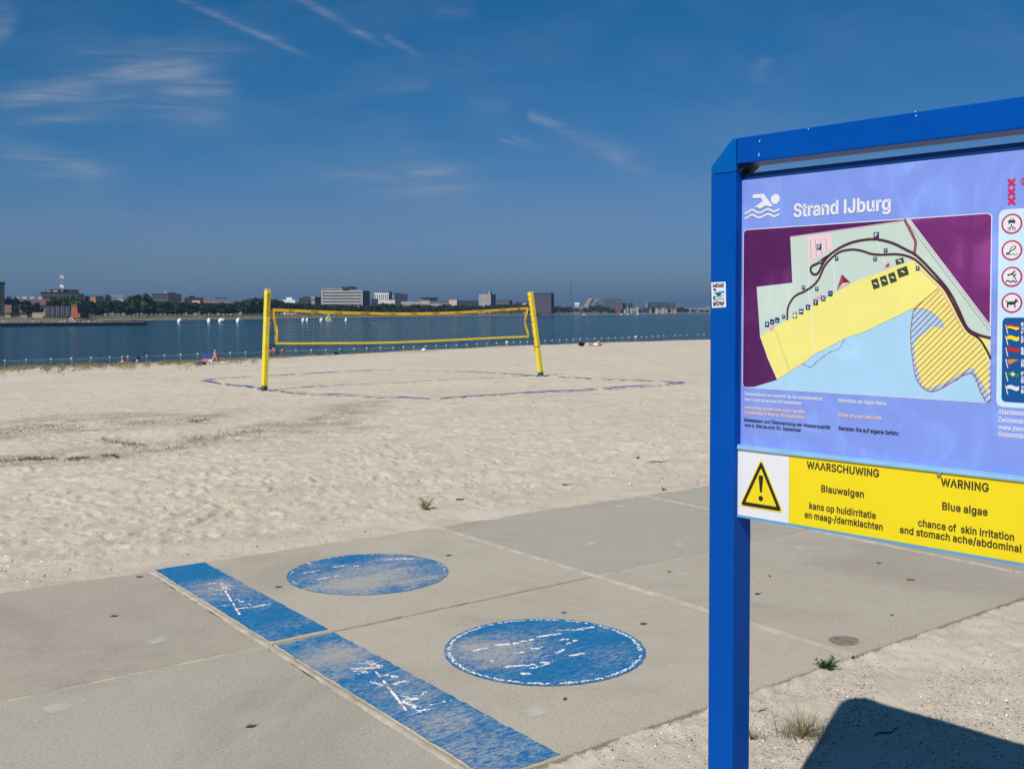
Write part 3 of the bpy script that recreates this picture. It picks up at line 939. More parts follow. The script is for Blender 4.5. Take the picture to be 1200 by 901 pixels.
# ------------------------------------------------------------------ lettering
# outlines of a plain bold grotesque: advance width, then contours, in thousandths
GLYPHS = {"-":[260,[35,165,225,165,225,248,35,248]],".":[211,[119,-10,140,2,154,20,158,41,154,63,140,80,120,92,95,97,71,92,51,80,37,63,33,41,37,20,51,2,72,-10,95,-13]],"/":[272,[165,542,-8,-85,84,-85,257,542]],"0":[476,[284,-8,333,16,373,57,400,110,417,177,422,254,417,331,400,398,372,452,334,491,285,517,227,525,168,517,119,491,81,452,53,398,36,331,31,254,36,177,53,110,81,57,120,16,169,-8,227,-16],[198,65,174,81,155,108,139,147,130,195,126,254,130,313,139,362,155,400,175,428,198,444,227,450,255,444,278,428,298,400,314,362,323,313,327,254,323,195,314,147,298,108,279,81,255,65,227,59]],"1":[476,[408,-9,408,64,59,64,59,-9],[192,518,69,432,69,340,215,439,195,439,195,-9,293,-9,293,518]],"3":[476,[270,-11,317,4,355,29,384,61,403,100,410,145,403,189,385,227,355,260,315,285,266,297,194,299,198,259,389,457,389,518,53,518,53,443,271,443,271,452,140,303,140,239,200,239,239,235,267,225,287,210,301,191,309,170,312,145,308,119,301,98,286,81,268,70,245,62,219,59,194,61,172,68,154,79,139,93,131,110,122,141,23,141,36,88,56,51,88,22,126,1,170,-12,218,-16]],"A":[503,[97,-9,207,299,217,330,229,368,244,416,268,487,209,487,234,417,248,369,260,331,271,299,383,-9,487,-9,288,518,189,518,-8,-9],[127,151,127,190,353,190,353,151]],"B":[479,[248,-9,304,-5,351,9,388,32,415,62,430,98,435,136,431,175,417,208,398,233,372,253,345,266,332,270,332,261,343,266,366,278,386,295,402,316,412,342,415,374,411,412,396,447,371,476,337,499,293,513,242,518,43,518,43,-9],[142,222,247,222,275,219,298,210,315,196,327,179,335,159,338,137,333,109,319,87,291,72,244,66,142,66],[142,443,239,443,277,437,301,422,314,399,319,372,316,351,309,331,297,316,280,304,261,297,237,294,142,294]],"C":[533,[308,-13,347,-4,381,11,412,31,441,56,463,86,479,121,495,169,395,169,385,140,375,119,363,103,347,89,329,77,310,69,290,64,267,62,228,68,193,84,164,111,140,149,126,196,120,254,126,312,141,360,163,397,193,424,228,441,267,447,290,445,310,440,329,432,347,420,363,406,375,390,385,369,395,339,495,339,479,388,463,423,440,453,413,478,381,498,345,513,308,522,267,525,200,517,141,492,91,451,55,397,31,331,23,254,31,177,55,111,91,57,141,17,200,-8,267,-16]],"E":[442,[392,-9,392,66,142,66,142,220,372,220,372,295,142,295,142,443,389,443,389,518,43,518,43,-9]],"F":[433,[142,-9,142,212,363,212,363,287,142,287,142,443,386,443,386,518,43,518,43,-9]],"G":[543,[330,-9,385,11,431,43,466,86,488,139,495,199,495,265,266,265,266,190,472,197,400,213,393,162,381,128,362,100,337,79,305,66,269,62,229,68,193,84,164,111,140,149,126,196,120,254,126,312,141,360,163,398,192,424,227,441,266,447,288,445,310,439,329,431,346,420,360,405,373,388,384,368,396,340,496,340,481,387,464,421,442,451,414,476,382,497,346,513,307,522,265,525,198,517,140,492,90,451,54,397,30,331,23,254,30,177,54,112,91,58,140,17,201,-8,269,-16]],"H":[540,[142,-9,142,223,375,223,375,-9,474,-9,474,518,375,518,375,298,142,298,142,518,43,518,43,-9]],"I":[208,[142,-9,142,518,43,518,43,-9]],"J":[419,[252,-6,306,26,342,78,353,144,353,518,255,518,255,146,250,107,235,81,214,65,185,59,155,65,135,81,120,107,115,146,115,182,16,182,16,144,28,78,63,26,118,-6,185,-16]],"M":[651,[139,-9,139,291,139,309,139,328,138,350,138,372,137,394,137,416,136,437,136,466,88,466,105,429,113,405,121,381,129,358,136,337,143,318,149,301,154,288,274,-9,354,-9,472,288,477,302,483,319,490,338,498,360,506,383,514,406,521,430,537,466,490,466,490,435,489,413,489,391,488,369,488,347,487,327,487,308,487,291,487,-9,585,-9,585,518,464,518,336,190,332,177,326,161,320,143,314,124,308,105,302,86,296,68,284,40,345,40,333,68,327,87,321,106,315,126,309,144,303,162,298,177,293,190,164,518,43,518,43,-9]],"N":[546,[142,-9,142,291,142,307,141,328,140,354,139,384,138,417,135,465,81,459,115,408,133,376,149,349,162,326,175,305,188,285,378,-9,480,-9,480,518,382,518,382,195,382,178,382,157,383,134,384,108,385,80,390,44,440,47,416,86,403,111,390,135,378,156,366,174,357,188,145,518,43,518,43,-9]],"O":[556,[334,-8,393,17,442,57,479,111,503,177,510,254,503,331,479,397,442,451,393,492,334,517,267,525,200,517,141,492,92,451,55,397,31,331,23,254,31,177,55,111,92,57,141,17,200,-8,267,-16],[228,68,193,84,164,111,140,148,126,196,120,254,126,312,140,360,164,398,193,425,228,441,267,447,305,441,340,425,370,398,393,361,408,312,413,254,408,196,393,148,370,111,340,84,305,68,267,62]],"R":[462,[43,-9,142,-9,142,192,215,192,318,-9,432,-9,318,208,372,238,402,290,408,350,400,415,370,470,322,505,255,518,43,518],[142,278,142,432,240,432,288,420,308,388,308,330,292,294,245,278]],"S":[470,[282,-13,330,2,371,27,400,59,420,96,425,139,422,173,410,202,392,226,369,246,344,260,318,273,292,281,269,288,217,302,197,309,176,317,158,327,144,340,135,356,132,376,134,395,143,412,156,428,174,439,197,447,225,450,262,444,292,429,311,407,325,369,422,369,410,418,391,454,362,483,323,507,278,520,227,525,177,520,131,507,91,483,61,453,42,416,35,372,44,322,74,282,120,252,179,230,240,213,267,205,289,197,306,185,319,173,326,158,329,139,325,117,315,98,301,82,279,69,254,61,224,58,197,61,172,68,152,79,136,94,126,113,118,146,17,146,30,93,50,55,80,24,121,0,169,-13,224,-18]],"U":[540,[319,-11,371,7,415,36,448,75,468,122,474,172,474,518,376,518,376,179,372,146,362,118,345,94,323,76,294,65,259,61,224,65,195,76,172,94,156,118,145,146,141,179,141,518,43,518,43,172,49,122,70,75,102,36,146,7,199,-11,259,-17]],"V":[503,[290,-9,487,518,383,518,274,209,263,179,251,141,236,93,212,22,271,22,246,92,231,140,219,179,208,209,96,518,-8,518,192,-9]],"W":[709,[243,-9,334,321,344,357,352,393,359,431,371,484,316,484,327,429,334,389,343,354,352,321,442,-9,543,-9,692,518,590,518,506,198,501,173,494,147,487,122,482,96,476,69,468,31,517,31,509,69,503,96,497,122,491,147,485,173,478,198,393,518,293,518,208,198,202,173,195,147,188,122,183,96,177,69,169,31,217,31,209,69,204,96,198,122,192,147,187,173,179,198,95,518,-6,518,142,-9]],"Z":[461,[416,-9,416,66,214,66,183,66,152,66,120,65,67,63,91,14,129,51,148,75,166,99,183,124,414,459,414,518,23,518,23,443,223,443,254,443,285,443,318,444,371,445,347,496,310,459,292,437,275,413,259,390,25,49,25,-9]],"_":[342,[-17,9,-17,-65,336,-65,336,9]],"a":[412,[193,-15,221,-8,245,4,264,18,278,32,282,43,260,43,260,-9,354,-9,354,251,350,292,337,324,319,349,296,368,269,381,243,388,217,392,194,393,161,391,128,384,96,372,68,353,43,327,16,285,109,263,121,283,130,294,142,305,156,313,174,320,196,322,216,320,232,314,244,304,252,293,256,277,259,256,259,256,258,248,256,243,248,239,232,236,207,233,176,229,149,225,121,220,94,212,70,201,46,186,28,166,17,140,13,108,19,70,34,40,57,15,87,-4,122,-14,160,-18],[152,56,136,61,124,69,116,78,111,90,109,105,111,121,116,133,126,142,140,150,158,155,177,159,188,160,202,162,219,164,234,167,250,170,264,173,278,178,259,173,259,139,256,118,248,98,236,81,220,67,198,58,170,54]],"b":[447,[279,-11,322,8,359,39,386,80,402,131,407,189,402,247,386,297,358,338,322,369,279,387,229,393,194,390,164,382,141,367,124,352,113,336,110,328,131,328,131,518,36,518,36,-9,129,-9,129,50,109,50,113,41,125,25,142,10,164,-4,194,-14,229,-17],[193,60,172,73,154,92,141,118,133,152,130,189,133,227,141,260,154,285,171,304,193,316,220,321,248,316,270,303,287,284,300,258,308,225,311,189,308,153,300,120,287,94,269,73,248,60,220,56]],"c":[419,[237,-15,266,-10,293,1,316,13,337,30,355,51,369,74,386,108,293,128,283,106,278,94,269,82,261,74,250,66,238,61,223,57,207,55,178,60,156,73,138,95,124,121,116,153,113,187,116,222,124,254,138,282,156,303,178,316,208,321,223,320,237,316,249,311,260,303,268,295,276,284,283,272,292,251,385,271,368,305,354,328,336,348,315,364,291,376,265,386,236,392,206,393,155,387,108,368,69,336,41,295,23,245,17,187,23,131,41,81,69,40,108,8,155,-11,207,-17]],"d":[447,[231,-14,260,-4,283,10,300,25,312,41,316,50,296,50,296,-9,389,-9,389,518,294,518,294,328,315,328,312,336,300,352,283,367,261,381,231,390,196,393,146,387,103,369,66,338,39,297,22,247,17,189,22,131,39,80,66,39,102,8,146,-11,195,-17],[177,60,156,73,138,93,125,120,116,153,113,189,116,225,124,257,138,284,155,303,177,316,205,321,232,316,253,304,270,285,284,259,292,227,295,189,292,152,283,118,270,92,253,73,231,60,205,56]],"e":[427,[252,-14,289,-5,321,11,347,33,368,58,389,98,297,116,283,93,273,80,262,69,248,62,231,57,212,55,183,59,160,69,141,86,125,110,117,141,113,178,113,211,116,239,124,266,138,288,156,305,178,317,205,321,232,317,253,306,269,288,282,265,290,235,296,185,374,227,58,230,58,160,388,160,388,194,385,244,373,285,355,320,331,348,303,369,272,383,239,391,204,393,152,387,106,367,68,335,40,294,22,244,17,187,23,130,41,81,69,40,108,8,157,-11,212,-17]],"f":[277,[-11,388,-11,318,245,318,245,388],[159,-9,159,418,161,440,167,453,177,461,196,465,204,464,212,463,216,461,238,456,264,527,239,533,225,536,209,538,186,539,157,536,128,528,102,512,82,491,67,464,64,432,64,-9]],"g":[448,[254,-156,298,-145,335,-124,364,-95,384,-57,389,-10,389,388,296,388,296,328,316,328,313,337,301,352,284,367,261,381,231,391,195,393,147,387,103,369,67,338,40,297,22,248,17,191,22,134,40,86,67,47,104,19,148,1,195,-4,230,-1,259,7,282,20,300,35,312,51,315,59,294,59,294,-5,288,-43,271,-68,244,-83,207,-88,181,-86,161,-79,146,-70,134,-59,123,-47,106,-29,28,-66,50,-97,71,-117,96,-135,129,-149,165,-157,207,-160],[177,72,155,84,138,102,125,127,116,157,113,193,116,227,125,258,138,284,155,304,177,316,205,321,232,316,254,304,271,285,284,260,292,229,295,193,292,156,284,125,272,101,254,83,232,72,205,68]],"h":[433,[134,255,141,279,153,296,169,309,188,317,210,320,239,314,260,298,274,272,279,234,279,-9,374,-9,374,240,370,287,356,325,333,356,303,377,268,389,227,393,182,388,142,370,110,337,75,278,131,278,131,518,36,518,36,-9,131,-9,131,227]],"i":[190,[131,-9,131,388,36,388,36,-9],[106,437,126,448,139,464,143,483,139,503,126,519,106,530,84,534,60,530,42,519,28,503,24,483,28,464,42,448,60,437,84,433]],"k":[405,[43,-9,142,-9,142,120,180,160,285,-9,400,-9,250,228,388,388,268,388,142,240,142,530,43,530]],"l":[208,[142,-9,142,530,43,530,43,-9]],"m":[633,[131,-9,131,238,134,264,141,284,152,300,166,312,182,319,199,321,223,317,241,304,253,284,257,259,257,-9,352,-9,352,246,355,268,360,286,370,300,383,312,399,319,418,321,442,317,462,306,474,285,479,253,479,-9,574,-9,574,255,570,298,556,332,534,361,505,380,472,392,437,395,404,392,374,384,347,369,324,349,307,325,287,286,345,286,324,335,299,368,263,389,220,395,191,393,165,384,141,371,119,352,103,327,84,286,129,286,129,388,36,388,36,-9]],"n":[433,[134,255,141,279,153,296,169,309,188,317,210,320,239,314,260,298,274,272,279,234,279,-9,374,-9,374,240,370,287,356,325,333,356,303,377,268,389,227,393,182,388,142,370,110,337,75,278,129,278,129,388,36,388,36,-9,131,-9,131,227]],"o":[438,[260,-11,308,8,346,40,374,81,393,131,398,187,393,245,374,295,346,336,308,368,260,387,207,393,155,387,108,368,69,336,41,295,23,245,17,187,23,131,41,81,69,40,108,8,155,-11,207,-17],[178,60,156,73,138,95,124,121,116,153,113,187,116,222,124,254,138,282,156,303,178,316,207,321,237,316,260,302,278,282,291,255,299,222,302,187,299,153,291,120,278,95,260,74,237,60,207,55]],"p":[447,[131,-152,131,50,109,50,113,41,125,25,142,10,165,-4,194,-14,229,-17,279,-11,322,8,359,39,386,80,402,131,407,189,402,247,386,297,358,338,322,369,279,387,229,393,194,390,164,382,141,367,124,352,112,336,109,328,129,328,129,388,36,388,36,-152],[193,60,172,73,154,92,141,118,133,152,130,189,133,227,141,260,154,285,171,304,193,316,220,321,248,316,270,303,287,284,300,258,308,225,311,189,308,153,300,120,287,94,269,73,248,60,220,56]],"q":[447,[389,388,296,388,296,328,316,328,312,337,300,352,283,367,261,381,231,390,196,393,146,387,103,369,66,338,39,297,22,247,17,189,22,131,39,80,66,39,102,8,146,-11,195,-17,231,-14,260,-4,283,10,300,25,312,41,315,50,294,50,294,-152,389,-152],[177,60,156,73,138,93,125,120,116,153,113,189,116,225,124,257,138,284,155,303,177,316,205,321,232,316,253,304,270,285,284,259,292,227,295,189,292,152,283,118,270,92,253,73,231,60,205,56]],"r":[282,[131,-9,131,236,134,260,141,279,152,294,167,307,186,314,207,317,218,316,228,315,236,314,260,310,260,393,237,393,230,393,222,394,212,394,176,389,143,375,117,353,105,330,129,330,129,388,36,388,36,-9]],"s":[388,[226,-14,267,-3,301,17,326,42,342,72,348,107,341,145,319,178,283,202,234,218,177,232,151,241,135,250,128,262,126,277,130,294,141,309,161,320,187,324,214,319,232,309,244,293,259,266,347,283,329,320,312,345,289,366,261,381,226,390,187,393,146,390,108,379,77,361,51,338,35,308,30,274,37,234,60,201,96,178,144,161,207,146,230,138,242,129,249,117,251,103,247,86,234,70,212,59,181,54,154,58,134,68,120,84,104,118,15,101,29,59,49,32,74,10,106,-6,142,-14,182,-17]],"t":[250,[-11,388,-11,318,221,318,221,388],[48,92,56,49,80,14,119,-7,167,-13,181,-13,194,-12,207,-10,233,-4,215,65,191,61,183,60,176,59,171,59,156,62,149,68,145,79,143,98,143,480,48,480]],"u":[433,[227,-9,267,9,300,42,334,101,281,101,281,-9,374,-9,374,388,279,388,279,153,276,124,268,102,256,84,240,70,222,62,200,59,171,65,150,82,135,108,131,145,131,388,36,388,36,139,40,93,54,55,77,24,107,3,142,-10,182,-14]],"v":[412,[238,-9,396,388,293,388,208,158,197,124,187,90,178,56,161,12,229,12,212,56,203,90,193,124,181,158,96,388,-8,388,151,-9]],"w":[590,[212,-9,264,170,271,195,279,222,286,250,294,278,301,307,313,347,255,347,267,307,274,278,281,250,289,222,296,196,303,170,355,-9,442,-9,568,388,467,388,418,217,407,178,396,137,385,92,370,32,423,32,409,93,399,138,387,178,378,216,329,388,239,388,190,216,180,178,169,137,158,92,144,32,196,32,182,93,170,139,159,179,149,216,100,388,0,388,125,-9]],"y":[412,[50,-150,62,-152,76,-154,92,-154,120,-152,146,-145,169,-131,190,-113,206,-90,220,-62,396,388,293,388,208,158,196,124,186,90,177,55,162,12,229,12,212,56,203,90,193,124,181,158,96,388,-8,388,145,-1,135,-33,126,-53,117,-68,109,-76,101,-80,89,-81,73,-78,48,-76,26,-145]],"z":[403,[356,-9,356,65,143,65,143,57,350,328,350,388,31,388,31,314,237,314,237,323,25,49,25,-9]],"Ü":[540,[319,-11,371,7,415,36,448,75,468,122,474,172,474,518,376,518,376,179,372,146,362,118,345,94,323,76,294,65,259,61,224,65,195,76,172,94,156,118,145,146,141,179,141,518,43,518,43,172,49,122,70,75,102,36,146,7,199,-11,259,-17],[353,566,371,577,384,593,388,612,384,632,371,648,353,659,331,663,308,659,290,648,277,632,273,612,277,593,290,577,308,566,331,562],[210,566,229,577,240,594,244,612,240,631,229,648,210,659,187,663,166,659,146,648,133,632,129,612,133,593,146,577,166,566,187,562]],"ä":[412,[193,-15,221,-8,245,4,264,18,278,32,282,43,260,43,260,-9,354,-9,354,251,350,292,337,324,319,349,296,368,269,381,243,388,217,392,194,393,161,391,128,384,96,372,68,353,43,327,16,285,109,263,121,283,130,294,142,305,156,313,174,320,196,322,216,320,232,314,244,304,252,293,256,277,259,256,259,256,258,248,256,243,248,239,232,236,207,233,176,229,149,225,121,220,94,212,70,201,46,186,28,166,17,140,13,108,19,70,34,40,57,15,87,-4,122,-14,160,-18],[152,56,136,61,124,69,116,78,111,90,109,105,111,121,116,133,126,142,140,150,158,155,177,159,188,160,202,162,219,164,234,167,250,170,264,173,278,178,259,173,259,139,256,118,248,98,236,81,220,67,198,58,170,54],[284,437,302,448,315,465,318,483,315,502,302,519,283,529,261,533,240,529,221,519,208,503,204,483,208,464,221,448,239,437,261,433],[140,437,158,448,171,464,175,483,171,503,158,519,139,529,117,533,96,529,77,519,64,503,60,483,64,464,77,448,95,437,117,433]]," ":[188]}
_text_cache = {}
CAP = 0.527


def text_outline(s, bold=0.0):
    """triangles of a line of type in its own units: (verts, faces, width)"""
    key = (s, bold)
    if key in _text_cache: return _text_cache[key]
    cu = bpy.data.curves.new('lettering', 'CURVE')
    cu.dimensions = '2D'
    cu.fill_mode = 'FRONT'
    cu.offset = bold
    x = 0.0
    for ch in s:
        g = GLYPHS.get(ch, GLYPHS[' '])
        for l in g[1:]:
            sp = cu.splines.new('POLY')
            n = len(l) // 2
            sp.points.add(n - 1)
            for k in range(n): sp.points[k].co = (x + l[2 * k] / 1000.0, l[2 * k + 1] / 1000.0, 0, 1)
            sp.use_cyclic_u = True
        x += g[0] / 1000.0
    ob = bpy.data.objects.new('lettering', cu)
    COL.objects.link(ob)
    dg = bpy.context.evaluated_depsgraph_get()
    me = bpy.data.meshes.new_from_object(ob.evaluated_get(dg))
    vs = [(v.co.x, v.co.y) for v in me.vertices]
    fs = [tuple(p.vertices) for p in me.polygons]
    bpy.data.objects.remove(ob); bpy.data.curves.remove(cu); bpy.data.meshes.remove(me)
    x0 = min(v[0] for v in vs); x1 = max(v[0] for v in vs)
    vs = [(v[0] - x0, v[1]) for v in vs]
    _text_cache[key] = (vs, fs, x1 - x0)
    return _text_cache[key]


# ------------------------------------------------------------------ information board
D_SIGN = 2.9
_p = ray(831.5, 500); BASE = CAM + _p / _p[1] * D_SIGN
_dv = np.array([(-532 - 600) / F, 1.0]); _dv = -_dv / np.linalg.norm(_dv)          # along the board, towards the viewer's right
S_ROT = math.atan2(_dv[1], _dv[0])
S_OUT = np.array([_dv[1], -_dv[0], 0.0])                                            # out of the board's face


def S(px, py, back=0.0):
    """photo position -> (along the board, height) on the plane `back` metres behind the post's front face"""
    d = ray(px, py)
    o = np.array([BASE[0], BASE[1], CAM[2]]) - S_OUT * back
    t = np.dot(o - CAM, S_OUT) / np.dot(d, S_OUT)
    q = CAM + d * t
    return (float((q - o)[:2] @ _dv), float(q[2]))


SIGN_GZ = gz(BASE[0], BASE[1])
M_BLUE = mat('blue_gloss_paint', (0.001, 0.066, 0.345), 0.34, 0.05, 6, 0.05, 300, spec=.05)
M_BLUE2 = mat('blue_corner_paint', (0.001, 0.098, 0.37), 0.36, 0.05, 6, 0.05, 300, spec=.05)
M_BLUE_SHADED = mat('shaded_rail_blue', (0.002, 0.035, 0.16), 0.4, 0.08, 6, spec=.2)  # frame blue darkened: the beam's shadow is put into the rail colour
M_DARK = mat('dark_bracket_and_gap', (0.002, 0.004, 0.02), 0.6, 0.1, 6)
M_ALU = mat('pale_blue_strip', (0.22, 0.43, 0.66), 0.45, 0.08, 15, 0.1, 200)
M_WHITE = mat('white_print', (0.68, 0.69, 0.71), 0.5, 0.03, 8)
M_YEL = mat('warning_yellow', (0.76, 0.60, 0.002), 0.42, 0.03, 4, 0.05, 200)
M_BLACK = mat('black_print', (0.013, 0.010, 0.010), 0.5, 0.1, 8)


def print_mat(name, col, rough=0.38, scuff=0.25):
    """sun-bleached print under a scuffed clear sheet: cloudy rub marks"""
    m, nt, bs = new_mat(name)
    tc = nt.new('ShaderNodeTexCoord'); ob = tc.outputs['Object']
    n1 = nt.noise(nt.mapping(ob, scale=(1, 1, 1)), 5.0, 5, 0.55, 1.6)
    n2 = nt.noise(nt.mapping(ob, scale=(2.5, 1, .35)), 6.0, 4, 0.6, 0.4)
    k = nt.math('MULTIPLY', nt.smooth(n1, 0.42, 0.62), nt.smooth(n2, 0.3, 0.7), clamp=True)
    up = tuple(min(0.85, c * (1 + scuff) + 0.02 * scuff) for c in col)
    dn = tuple(c * (1 - scuff * 0.25) for c in col)
    c = nt.mix(k, c4(dn), c4(up))
    nt.l.new(c, bs.inputs['Base Color'])
    nt.l.new(nt.smooth(k, 0, 1, rough, rough + 0.15), bs.inputs['Roughness'])
    bs.inputs['Specular IOR Level'].default_value = 0.35
    return m


PRINT = dict(
    lav=print_mat('lavender_print', (0.195, 0.290, 0.72), scuff=0.22), water=print_mat('map_water_print', (0.34, 0.57, 0.76), scuff=.08), plum=print_mat('map_plum_print', (0.088, 0.010, 0.095), scuff=0.5),
    plum2=print_mat('map_plum_light_print', (0.165, 0.022, 0.150), scuff=0.5), green=print_mat('map_green_print', (0.50, 0.60, 0.53), scuff=.08), yellow=print_mat('map_yellow_print', (0.76, 0.70, 0.20), scuff=.06),
    sandy=print_mat('map_sand_print', (0.76, 0.68, 0.26), scuff=.06), road=print_mat('map_road_print', (0.065, 0.018, 0.032), scuff=.1), mauve=print_mat('map_mauve_print', (0.25, 0.075, 0.12), scuff=.1), pink=print_mat('map_pink_print', (0.72, 0.55, 0.58), scuff=.05),
    rose=print_mat('map_rose_print', (0.75, 0.32, 0.42), scuff=.05), hatch=print_mat('map_hatch_print', (0.36, 0.07, 0.07), scuff=.05), navy=print_mat('icon_navy_print', (0.010, 0.022, 0.13), scuff=.1), dkgreen=print_mat('icon_green_print', (0.035, 0.055, 0.02), scuff=.1),
    red=print_mat('red_print', (0.60, 0.012, 0.085), scuff=.1), ring=print_mat('ring_red_print', (0.48, 0.015, 0.09), scuff=.1), legend=print_mat('legend_blue_print', (0.003, 0.075, 0.26), scuff=.1), pale=print_mat('pale_blue_print', (0.50, 0.70, 0.88), scuff=.06),
    peach=print_mat('peach_print', (0.80, 0.55, 0.36), scuff=.05), white=M_WHITE, black=M_BLACK, grey=print_mat('icon_grey_print', (0.03, 0.03, 0.035), scuff=.1), brick=print_mat('brick_red_print', (0.22, 0.015, 0.025), scuff=.1),
    fyellow=print_mat('flag_yellow_print', (0.85, 0.62, 0.01), scuff=.05), fred=print_mat('flag_red_print', (0.55, 0.012, 0.015), scuff=.05), forange=print_mat('flag_orange_print', (0.62, 0.20, 0.03), scuff=.05), fgreen=print_mat('flag_green_print', (0.01, 0.20, 0.03), scuff=.05),
    line=print_mat('thin_white_print', (0.70, 0.72, 0.74), scuff=.05), sticker=print_mat('sticker_blue_print', (.03, .30, .55), scuff=.1), dots=print_mat('map_dots_print', (0.30, 0.22, 0.28), scuff=.05))
PKEYS = list(PRINT)


class Art:
    """flat print on one plane of a sign, in the sign's own metres; every layer a hair above the one below"""
    def __init__(self, back):
        self.back = back
        self.mb = MB()
        self.used = []

    def mi(self, key):
        if key not in self.used: self.used.append(key)
        return self.used.index(key)

    def p(self, q):
        return S(q[0], q[1], self.back)

    def poly(self, px, key, layer, conv=True):
        pts = [self.p(q) for q in px] if conv else px
        y = self.back - 0.0005 - 0.00035 * layer
        self.mb.poly([(u, y, v) for u, v in pts], self.mi(key))

    def stroke(self, px, w, key, layer, smooth=True, conv=True, closed=False, dash=None):
        pts = [self.p(q) for q in px] if conv else list(px)
        if smooth and len(pts) > 2:
            o = []
            n = len(pts)
            for i in range(n if closed else n - 1):
                p0 = pts[(i - 1) % n if closed else max(i - 1, 0)]; p1 = pts[i]; p2 = pts[(i + 1) % n]; p3 = pts[(i + 2) % n if closed else min(i + 2, n - 1)]
                for k in range(6):
                    t = k / 6
                    o.append(tuple(0.5 * (2 * p1[j] + (p2[j] - p0[j]) * t + (2 * p0[j] - 5 * p1[j] + 4 * p2[j] - p3[j]) * t * t + (3 * p1[j] - p0[j] - 3 * p2[j] + p3[j]) * t ** 3) for j in (0, 1)))
            if not closed: o.append(pts[-1])
            pts = o
        if closed: pts = pts + [pts[0]]
        y = self.back - 0.0005 - 0.00035 * layer
        if dash:
            L = 0; on = True; acc = 0
            seg = []
            for a, b in zip(pts[:-1], pts[1:]):
                l = math.hypot(b[0] - a[0], b[1] - a[1]); n = max(1, int(l / (dash / 3)))
                for k in range(n):
                    q0 = (a[0] + (b[0] - a[0]) * k / n, a[1] + (b[1] - a[1]) * k / n); q1 = (a[0] + (b[0] - a[0]) * (k + 1) / n, a[1] + (b[1] - a[1]) * (k + 1) / n)
                    if int(acc / dash) % 2 == 0: seg.append((q0, q1))
                    acc += l / n
        else:
            seg = None
        vs, fs = [], []
        if seg is not None:
            for a, b in seg:
                l = math.hypot(b[0] - a[0], b[1] - a[1]) or 1e-9
                nx, nz = -(b[1] - a[1]) / l * w / 2, (b[0] - a[0]) / l * w / 2
                k = len(vs)
                vs += [(a[0] + nx, y, a[1] + nz), (b[0] + nx, y, b[1] + nz), (b[0] - nx, y, b[1] - nz), (a[0] - nx, y, a[1] - nz)]
                fs.append((k, k + 1, k + 2, k + 3))
        else:
            n = len(pts)
            for i, q in enumerate(pts):
                a = pts[max(i - 1, 0)]; b = pts[min(i + 1, n - 1)]
                if closed and i in (0, n - 1): a, b = pts[n - 2], pts[1]
                l = math.hypot(b[0] - a[0], b[1] - a[1]) or 1e-9
                nx, nz = -(b[1] - a[1]) / l * w / 2, (b[0] - a[0]) / l * w / 2
                vs += [(q[0] + nx, y, q[1] + nz), (q[0] - nx, y, q[1] - nz)]
            for i in range(n - 1):
                fs.append((2 * i, 2 * i + 1, 2 * i + 3, 2 * i + 2))
        self.mb.add(vs, fs, self.mi(key))

    def rrect(self, u0, u1, v0, v1, r, key, layer):
        o = []
        for cx, cy, a0 in [(u1 - r, v1 - r, 0), (u0 + r, v1 - r, 90), (u0 + r, v0 + r, 180), (u1 - r, v0 + r, 270)]:
            for k in range(7):
                t = R(a0 + 15 * k)
                o.append((cx + r * math.cos(t), cy + r * math.sin(t)))
        self.poly(o, key, layer, conv=False)

    def disc(self, c, r, key, layer, n=40):
        self.poly([(c[0] + r * math.cos(2 * math.pi * k / n), c[1] + r * math.sin(2 * math.pi * k / n)) for k in range(n)], key, layer, conv=False)

    def local(self, c, s, pts, key, layer, rot=0.0):
        """polygon in a little icon frame (-1..1) of half size s centred on c"""
        cr, sr = math.cos(rot), math.sin(rot)
        self.poly([(c[0] + s * (x * cr - y * sr), c[1] + s * (x * sr + y * cr)) for x, y in pts], key, layer, conv=False)

    def lstroke(self, c, s, pts, w, key, layer, closed=False, smooth=True):
        self.stroke([(c[0] + s * x, c[1] + s * y) for x, y in pts], w * s, key, layer, smooth, False, closed)

    def text(self, s, px0, px1, cap, key, layer=3, bold=0.004, u0=None, u1=None, v=None):
        """one line fitted between two photo positions on its baseline; cap = height of a capital in metres"""
        if px0 is not None:
            u0, v0 = self.p(px0); u1, v1 = self.p(px1); v = 0.5 * (v0 + v1)
        vs, fs, w = text_outline(s, bold)
        kx = (u1 - u0) / w; kz = cap / CAP
        y = self.back - 0.0005 - 0.00035 * layer
        self.mb.add([(u0 + a * kx, y, v + b * kz) for a, b in vs], fs, self.mi(key))

    def build(self, name, parent):
        o = self.mb.build(name, [PRINT[k] for k in self.used], parent)
        return o


board = empty('information_board', (BASE[0], BASE[1], 0), S_ROT, 'blue framed beach information board with a lavender map panel beside the paving', 'information board')
PW = 0.083                     # post width
W_IN = 1.30                    # clear width between posts
V_TOP = S(862, 162)[1]
V_SH = S(832, 205)[1]          # shoulder of the corner piece
V_BEAM = S(866, 192)[1]        # lower edge of the top beam
PB_ = 0.030                    # set-back of the panel
# left post, right post (outside the picture)
for u in (0.0, PW + W_IN):
    mb = MB(); mb.box(u, u + PW, 0, PW, SIGN_GZ - 0.5, V_SH)
    post = mb.build('post', M_BLUE, board, bevel=0.003)
    if u == 0.0: post_left = post
